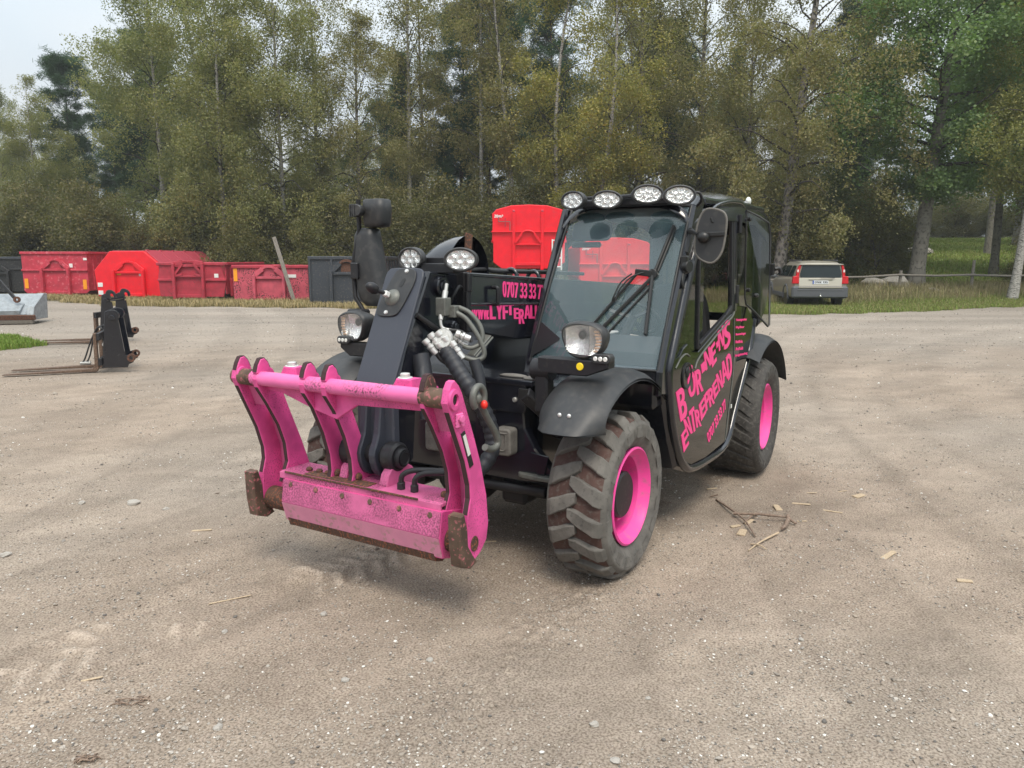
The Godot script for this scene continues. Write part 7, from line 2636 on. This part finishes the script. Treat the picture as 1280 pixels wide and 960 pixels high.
func make_car() -> void:
	var d := 26.5
	var t := thing("estate_car", V((1022.0 - 640.0) / 960.0 * d, 0.03, -d), deg_to_rad(-8.0), "gold beige estate car seen from behind, parked on the grass verge", "car")
	var b := B.new()
	# body to the belt, then the glasshouse
	var rows := []
	for k in [[0.0, 0.80, 0.80, 0.5, 0.34, 0.99, 1.0, 0.02], [-0.06, 0.88, 0.86, 0.6, 0.30, 1.0, 1.02, 0.02], [-0.5, 0.92, 0.87, 0.7, 0.28, 1.0, 1.04, 0.02], [-1.5, 0.925, 0.87, 0.7, 0.28, 0.98, 1.02, 0.02], [-2.6, 0.925, 0.87, 0.7, 0.28, 0.95, 1.0, 0.02], [-3.3, 0.92, 0.85, 0.7, 0.28, 0.92, 1.0, 0.02], [-4.1, 0.90, 0.80, 0.6, 0.28, 0.82, 0.90, 0.02], [-4.6, 0.82, 0.7, 0.5, 0.3, 0.70, 0.74, 0.02], [-4.72, 0.7, 0.6, 0.4, 0.34, 0.6, 0.62, 0.0]]:
		rows.append(car_ring(k[0], k[1], k[2], k[3], k[4], k[5], k[6], k[7]))
	b.skin(rows)
	b.pane(Array(rows[0]))
	b.pane(Array(rows[-1]))
	put("body", b, M.car_gold, t)
	b = B.new()
	rows = []
	for k in [[-0.02, 0.80, 0.62, 0.99, 1.46], [-0.25, 0.85, 0.63, 0.99, 1.53], [-1.2, 0.86, 0.64, 0.98, 1.56], [-2.2, 0.86, 0.64, 0.96, 1.55], [-2.75, 0.85, 0.6, 0.94, 1.42], [-3.35, 0.84, 0.56, 0.92, 1.0]]:
		var row := PackedVector3Array()
		for p in [[k[1], k[3]], [lerpf(k[1], k[2], 0.5), lerpf(k[3], k[4], 0.5)], [k[2] + 0.02, k[4] - 0.07], [k[2] - 0.06, k[4] - 0.01], [0.0, k[4] + 0.015], [-k[2] + 0.06, k[4] - 0.01], [-k[2] - 0.02, k[4] - 0.07], [-lerpf(k[1], k[2], 0.5), lerpf(k[3], k[4], 0.5)], [-k[1], k[3]]]:
			row.append(V(p[0], p[1], k[0]))
		rows.append(row)
	b.skin(rows)
	b.pane(Array(rows[0]))
	put("glasshouse", b, M.car_gold, t)
	for sd in [-1.0, 1.0]:
		for w in [[-0.32, -0.98], [-1.08, -1.95], [-2.03, -2.72]]:
			b = B.new()
			var f := func(z: float, u: float) -> Vector3: return V(sd * (lerpf(0.865, 0.655, u) + 0.006), lerpf(1.005, 1.50, u), z)
			var top0: float = 0.80
			var e: float = 0.35 if w[0] < -2.0 else 0.0
			b.pane([f.call(w[0], 0.05), f.call(w[1] - e, 0.05), f.call(w[1] + e * 0.6, top0), f.call(w[0] - (0.12 if w[0] > -0.5 else 0.0), top0)])
			put("side_window", b, M.car_glass, t)
		b = B.new()
		b.bar(V(sd * 0.60, 1.575, -0.3), V(sd * 0.60, 1.585, -2.2), 0.035, 0.035)
		put("roof_rail", b, M.car_grey, t)
		# tall tail lamp that follows the rear pillar
		b = B.new()
		b.prism(pv([V2(0.655, 1.42), V2(0.72, 1.40), V2(0.79, 1.20), V2(0.80, 1.03), V2(0.71, 1.0), V2(0.69, 1.2)] if sd > 0 else [V2(-0.655, 1.42), V2(-0.72, 1.40), V2(-0.79, 1.20), V2(-0.80, 1.03), V2(-0.71, 1.0), V2(-0.69, 1.2)]), Transform3D(Basis(), V(0, 0, -0.1)), 0.0, 0.12, 0.01)
		var tl := put("tail_lamp", b, M.car_red, t)
		b = B.new()
		b.prism(pv([V2(0.735 * sd, 1.06), V2(0.90 * sd, 1.03), V2(0.915 * sd, 0.79), V2(0.70 * sd, 0.785), V2(0.70 * sd, 1.0)]), Transform3D(Basis(), V(0, 0, -0.12)), 0.0, 0.16, 0.015)
		put("lower_lens", b, M.car_red, tl)
		b = B.new()
		b.box(V(sd * 0.752, 1.22, 0.02), V(0.06, 0.09, 0.02), 0.006, Transform3D(Basis(Vector3.BACK, sd * 0.25), V(0, 0, 0)) if false else Transform3D())
		put("reversing_lens", b, M.car_white, tl)
		b = B.new()
		b.ball(V(sd * 1.02, 1.0, -2.75), V(0.11, 0.075, 0.07), 12)
		b.bar(V(sd * 0.86, 0.97, -2.74), V(sd * 0.98, 0.98, -2.74), 0.04, 0.05)
		put("door_mirror", b, M.car_grey, t)
		for z in [-0.92, -3.68]:
			b = B.new()
			b.lathe(pv([V2(0.2, -0.11), V2(0.3, -0.115), V2(0.33, -0.08), V2(0.335, 0.08), V2(0.30, 0.11), V2(0.2, 0.105)]), Transform3D(Basis(V(0, 1, 0), V(sd, 0, 0), V(0, 0, 1)), V(sd * 0.80, 0.335, z)), 32, 0.6)
			var wh := put("wheel", b, M.tyre_dark, t)
			b = B.new()
			var xa := Transform3D(Basis(V(0, 1, 0), V(sd, 0, 0), V(0, 0, 1)), V(sd * 0.80, 0.335, z))
			b.lathe(pv([V2(0.21, 0.11), V2(0.2, 0.09), V2(0.19, 0.06), V2(0.0, 0.06)]), xa, 28)
			for k in 5:
				var a := TAU * k / 5.0
				b.bar(xa * V(cos(a) * 0.03, 0.095, sin(a) * 0.03), xa * V(cos(a) * 0.195, 0.10, sin(a) * 0.195), 0.06, 0.03, V(sd, 0, 0))
			put("rim", b, M.chrome, wh)
			b = B.new()
			var arc := []
			for k in 13:
				var a := lerpf(-0.2, PI + 0.2, k / 12.0)
				arc.append(V(sd * 0.925, 0.335 + sin(a) * 0.39, z + cos(a) * 0.40))
			b.tube(pv3(arc), 0.045, 7)
			put("wheel_arch", b, M.car_grey, t)
			b = B.new()
			b.lathe(pv([V2(0.0, 0.0), V2(0.38, 0.0)]), Transform3D(Basis(V(0, 1, 0), V(sd, 0, 0), V(0, 0, 1)), V(sd * 0.944, 0.335, z)), 24) if false else b.cyl(V(sd * 0.70, 0.335, z), V(sd * 0.928, 0.335, z), 0.37, 24)
			put("wheel_well", b, M.sticker_black, t)
		b = B.new()
		b.box(V(sd * 0.93, 0.36, -2.3), V(0.05, 0.16, 2.1), 0.02)
		put("sill_cladding", b, M.car_grey, t)
	# rear: glass, tailgate panel, bumper, plate
	b = B.new()
	b.prism(pv([V2(-0.66, 1.0), V2(0.66, 1.0), V2(0.675, 1.12), V2(0.60, 1.42), V2(-0.60, 1.42), V2(-0.675, 1.12)]), Transform3D(Basis(Vector3.RIGHT, -0.09), V(0, 0.0, 0.1)), 0.0, 0.012, 0.004)
	put("rear_window", b, M.car_glass, t)
	b = B.new()
	b.prism(curve2([V2(-0.64, 1.455), V2(-0.3, 1.475), V2(0.3, 1.475), V2(0.64, 1.455), V2(0.64, 1.43), V2(-0.64, 1.43)], 2), Transform3D(), -0.2, 0.05, 0.01)
	put("roof_spoiler", b, M.car_light, t)
	b = B.new()
	b.prism(pv([V2(-0.70, 0.70), V2(0.70, 0.70), V2(0.71, 0.985), V2(-0.71, 0.985)]), Transform3D(), -0.1, 0.035, 0.012)
	var gate := put("tailgate", b, M.car_light, t)
	b = B.new()
	b.box(V(0, 0.925, 0.04), V(0.78, 0.035, 0.03), 0.006)
	put("handle_strip", b, M.car_gold, gate)
	b = B.new()
	b.bar(V(0.0, 1.005, 0.07), V(0.45, 0.985, 0.065), 0.02, 0.02)
	put("wiper", b, M.sticker_black, gate)
	b = B.new()
	b.box(V(0, 0.50, -0.03), V(1.84, 0.40, 0.22), 0.05)
	b.box(V(0, 0.57, 0.07), V(1.5, 0.05, 0.04), 0.012)
	put("bumper", b, M.car_grey, t)
	b = B.new()
	b.box(V(0, 0.66, 0.03), V(1.44, 0.06, 0.14), 0.015)
	put("bumper_top", b, M.car_gold, t)
	b = B.new()
	b.cyl(V(0.0, 0.40, 0.12), V(0.0, 0.46, 0.15), 0.03, 12)
	b.ball(V(0, 0.38, 0.14), V(0.035, 0.035, 0.035), 12)
	put("tow_ball", b, M.chrome, t)
	b = B.new()
	b.box(V(0.0, 0.84, 0.042), V(0.52, 0.12, 0.012), 0.003)
	var pl := put("number_plate", b, M.plate_white, t)
	b = B.new()
	b.box(V(-0.237, 0.84, 0.0495), V(0.04, 0.112, 0.003), 0.0)
	put("plate_band", b, M.plate_blue, pl)
	var st := SurfaceTool.new()
	st.begin(Mesh.PRIMITIVE_TRIANGLES)
	letter(st, "ONK 195", V(-0.19, 0.805, 0.0485), V(0.235, 0.805, 0.0485), V(-0.19, 0.875, 0.0485), Vector3.BACK, 0.001)
	put("lettering", st.commit(), M.sticker_black, pl)


# ------------------------------------------------------------------ fence, rocks and litter
func make_fence() -> void:
	var t := thing("rail_fence", V(10.0, 0, -32.2), 0.0, "low grey rail fence between the tall dry grass and the pasture", "fence")
	var xs := [0.2, 3.0, 6.1, 9.1, 12.2, 15.3, 18.5]
	for i in xs.size():
		var y := land(10.0 + xs[i], -32.2)
		var h: float = 1.25 if i == 3 else 0.82
		var b := B.new()
		b.cyl(V(xs[i], y - 0.2, 0), V(xs[i] + 0.04, y + h, 0), 0.06, 9, 0.01)
		put("post", b, M.wood_grey, t)
		if i < xs.size() - 1:
			var y2 := land(10.0 + xs[i + 1], -32.2)
			b = B.new()
			b.tube(pv3([V(xs[i] - 0.1, y + 0.64, 0.08), V((xs[i] + xs[i + 1]) * 0.5, (y + y2) * 0.5 + 0.61, 0.085), V(xs[i + 1] + 0.1, y2 + 0.66, 0.08)]), 0.045, 7)
			put("rail", b, M.wood_grey, t)


func make_rocks() -> void:
	var rng := RandomNumberGenerator.new()
	rng.seed = 8
	var k := 0
	for r in [[15.55, -33.2, 0.55, 0.5, "rounded grey boulder, left one of the two behind the fence by the parked car"], [16.6, -33.6, 0.85, 0.62, "larger flat grey boulder, right one of the two behind the fence"], [17.2, -31.6, 0.28, 0.22, "small grey stone at the foot of the big aspen"], [27.0, -52.0, 1.2, 0.5, "pale rock lying in the pasture on the slope"]]:
		var m := stone_mesh(rng, 0.16)
		var o := put("boulder", m, M.stone)
		o.transform = Transform3D(Basis(Vector3.UP, k * 1.3) * Basis.from_scale(V(r[2], r[3], r[2] * 0.8)), V(r[0], land(r[0], r[1]) + r[3] * 0.35, r[1]))
		tag(o, r[4], "rock")
		k += 1
	# stones in the yard, large enough to point at
	var n := 0
	for r in [[V2(-2.556, -4.988), 0.045, "pale flat stone on the gravel left of the pink frame"], [V2(-2.892, -4.97), 0.028, "dark stone left of the pale flat one on the gravel"], [V2(-2.289, -4.886), 0.024, "small stone right of the pale flat one on the gravel"], [V2(-2.813, -4.063), 0.03, "stone near the left edge in the middle of the gravel"], [V2(-1.278, -3.2), 0.017, "grey pebble beside the tyre prints in the foreground"], [V2(-0.869, -3.332), 0.018, "round pebble in the foreground below the pink frame's left foot"], [V2(-0.65, -2.774), 0.017, "pale pebble in the foreground, left of centre"], [V2(-0.339, -2.933), 0.018, "white pebble in the foreground near the centre"], [V2(-1.031, -2.466), 0.02, "bluish pebble near the bottom left of the view"], [V2(0.291, -2.484), 0.018, "grey pebble in the foreground right of centre"], [V2(0.339, -2.29), 0.019, "white pebble at the bottom of the view right of centre"], [V2(-0.652, -2.772), 0.014, "small pebble just left of the pale foreground pebble"], [V2(0.51, -2.65), 0.012, "little pale pebble below the front wheel"], [V2(1.25, -3.1), 0.014, "lone pale pebble on the bare gravel at right"]]:
		var o := put("stone", stone_mesh(rng, 0.2), M.stone)
		o.transform = Transform3D(Basis(Vector3.UP, n * 2.1) * Basis.from_scale(V(r[1], r[1] * 0.75, r[1] * 0.85)), V(r[0].x, ground_y(r[0].x, r[0].y) + r[1] * 0.2, r[0].y))
		tag(o, r[2], "stone", "stones lying on the gravel")
		n += 1


func stick(pts: Array, r: float, m: Material, label: String, called := "twig", category := "twig") -> void:
	var rng := RandomNumberGenerator.new()
	rng.seed = pts.size() * 7 + int(r * 10000)
	var p := []
	for q in pts:
		p.append(q + V(rng.randf_range(-0.006, 0.006), ground_y(q.x, q.z) + r * 0.7 + rng.randf_range(0.0, 0.006), rng.randf_range(-0.006, 0.006)))
	var c := curve(p, 4)
	var rad := []
	for i in c.size():
		rad.append(r * lerpf(1.0, 0.45, float(i) / c.size()) * rng.randf_range(0.85, 1.15))
	var b := B.new()
	b.tube(c, rad, 7)
	tag(put(called, b, m), label, category, "twigs and wood chips on the gravel")


func chip(at: Vector3, len_: float, w: float, turn: float, label: String) -> void:
	var b := B.new()
	b.prism(pv([V2(-len_ / 2, -w * 0.4), V2(-len_ * 0.42, -w / 2), V2(len_ * 0.45, -w * 0.42), V2(len_ / 2, 0.0), V2(len_ * 0.46, w * 0.45), V2(-len_ * 0.46, w * 0.5)]), Transform3D(Basis(V(1, 0.03, 0), V(0, 0, -1), V(0, 1, 0))), 0.0, w * 0.22, w * 0.06)
	var o := put("wood_chip", b, M.chip)
	o.position = at + V(0, ground_y(at.x, at.z) + 0.001, 0)
	o.rotation.y = turn
	tag(o, label, "wood chip", "twigs and wood chips on the gravel")


func make_litter() -> void:
	stick([V(1.40, 0, -5.06), V(1.43, 0.02, -4.85), V(1.45, 0.02, -4.60), V(1.435, 0, -4.341)], 0.008, M.twig, "long dark twig at the left of the twig heap right of the machine")
	stick([V(1.424, 0.015, -4.747), V(1.563, 0.03, -4.682), V(1.67, 0.03, -4.618), V(1.737, 0.01, -4.648)], 0.010, M.twig, "thick brown twig lying across the top of the twig heap")
	stick([V(1.737, 0.02, -4.648), V(1.725, 0.02, -4.6), V(1.76, 0.0, -4.55)], 0.013, M.twig, "stub of bark at the right end of the twig heap")
	stick([V(1.722, 0.01, -4.597), V(1.66, 0.012, -4.48), V(1.615, 0.01, -4.417)], 0.015, M.twig, "curl of brown bark at the lower right of the twig heap")
	stick([V(1.58, 0.01, -4.36), V(1.428, 0.01, -4.214), V(1.33, 0, -4.104)], 0.007, M.chip, "pale peeled twig at the bottom of the twig heap")
	stick([V(1.37, 0.0, -4.19), V(1.40, 0.01, -4.14), V(1.425, 0.0, -4.10)], 0.005, M.chip, "short pale sliver at the tip of the peeled twig")
	stick([V(1.605, 0.0, -4.80), V(1.53, 0.02, -4.70), V(1.45, 0.0, -4.60)], 0.007, M.twig, "thin twig crossing the middle of the twig heap")
	stick([V(1.42, 0.02, -5.09), V(1.36, 0.0, -5.12)], 0.006, M.twig, "short dark twig tip above the twig heap")
	var n := 0
	for c in [[V(1.39, 0, -4.436), 0.10, 0.05, 1.1, "wide flake of bark in the lower left of the twig heap"], [V(1.384, 0, -4.556), 0.07, 0.03, 0.4, "small flake of bark at the left of the twig heap"], [V(1.493, 0, -4.639), 0.10, 0.035, 0.9, "flake of bark in the middle of the twig heap"], [V(1.766, 0, -4.907), 0.11, 0.045, 1.5, "short upright block of pale wood above the twig heap"], [V(1.948, 0, -4.978), 0.12, 0.025, -0.35, "straight pale wood chip right of the twig heap"], [V(2.094, 0, -4.85), 0.15, 0.02, -0.6, "long grey wood splinter right of the pale chips"], [V(2.44, 0, -5.206), 0.10, 0.05, 0.5, "wide pale wood chip farthest to the right behind the heap"], [V(1.823, 0, -4.631), 0.06, 0.016, 0.0, "tiny pale chip just right of the twig heap"], [V(2.081, 0, -4.051), 0.185, 0.034, 0.72, "long pale stick of wood lying alone on the gravel at right"], [V(2.342, 0, -3.76), 0.075, 0.034, -0.3, "short pale chip at the far right of the gravel"], [V(2.091, 0, -5.222), 0.12, 0.014, 0.0, "thin pale splinter behind the straight wood chip"], [V(2.359, 0, -5.313), 0.10, 0.012, 0.3, "thin splinter behind the wide pale chip"], [V(1.429, 0, -5.302), 0.08, 0.02, 0.2, "pale chip beside the rear wheel of the machine"], [V(-0.13, 0, -4.259), 0.08, 0.02, 0.1, "pale chip in the shade between frame and front wheel"], [V(-1.879, 0, -4.453), 0.12, 0.02, 0.1, "pale chip left of the pink frame"], [V(-1.369, 0, -3.515), 0.2, 0.012, 0.45, "thin straw coloured splinter by the tyre prints"], [V(-1.672, 0, -2.792), 0.12, 0.014, 0.4, "thin pale splinter at the lower left of the gravel"]]:
		chip(c[0], c[1], c[2], c[3], c[4])
		n += 1
	# a torn grey rag of roots at the lower left, another at the bottom edge
	var rng := RandomNumberGenerator.new()
	rng.seed = 44
	for r in [[V(-1.417, 0, -2.64), 0.11, "tangle of grey roots lying in the lower left foreground"], [V(-1.386, 0, -2.29), 0.07, "small tangle of grey roots at the bottom left corner"], [V(0.98, 0, -5.0), 0.14, "dark clod of earth and roots between the machine's wheels"]]:
		var b := B.new()
		for i in 16:
			var a := rng.randf_range(0, TAU)
			var c: Vector3 = V(rng.randf_range(-0.5, 0.5), 0, rng.randf_range(-0.25, 0.25)) * r[1]
			var e: Vector3 = V(cos(a), 0, sin(a) * 0.5) * r[1] * rng.randf_range(0.2, 0.45)
			b.tube(curve([c - e + V(0, 0.002, 0), c + V(0, 0.014, 0.01), c + e + V(0, 0.004, 0)], 3), [0.0015, 0.002, 0.0025, 0.003, 0.0025, 0.002, 0.0015], 5)
		var o := put("root_tangle", b, M.twig)
		o.position = r[0] + V(0, ground_y(r[0].x, r[0].z), 0)
		tag(o, r[2], "roots", "", "")
	# crumpled white scrap below the plank
	var b := B.new()
	b.box(V(0, 0.05, 0), V(0.3, 0.06, 0.12), 0.02)
	b.box(V(0.22, 0.04, 0.02), V(0.2, 0.05, 0.1), 0.02)
	var o := put("paper_scrap", b, M.white)
	o.position = V((370.0 - 640.0) / 960.0 * 27.3, 0.02, -27.3)
	tag(o, "white scrap lying in the dry grass under the leaning plank", "litter")


func _ready() -> void:
	make_view()
	make_materials()
	make_ground()
	if not quick:
		make_trees()
		make_grass()
	make_gravel()
	make_containers()
	make_fence()
	make_telehandler()
	make_implements()
	make_car()
	make_rocks()
	make_litter()
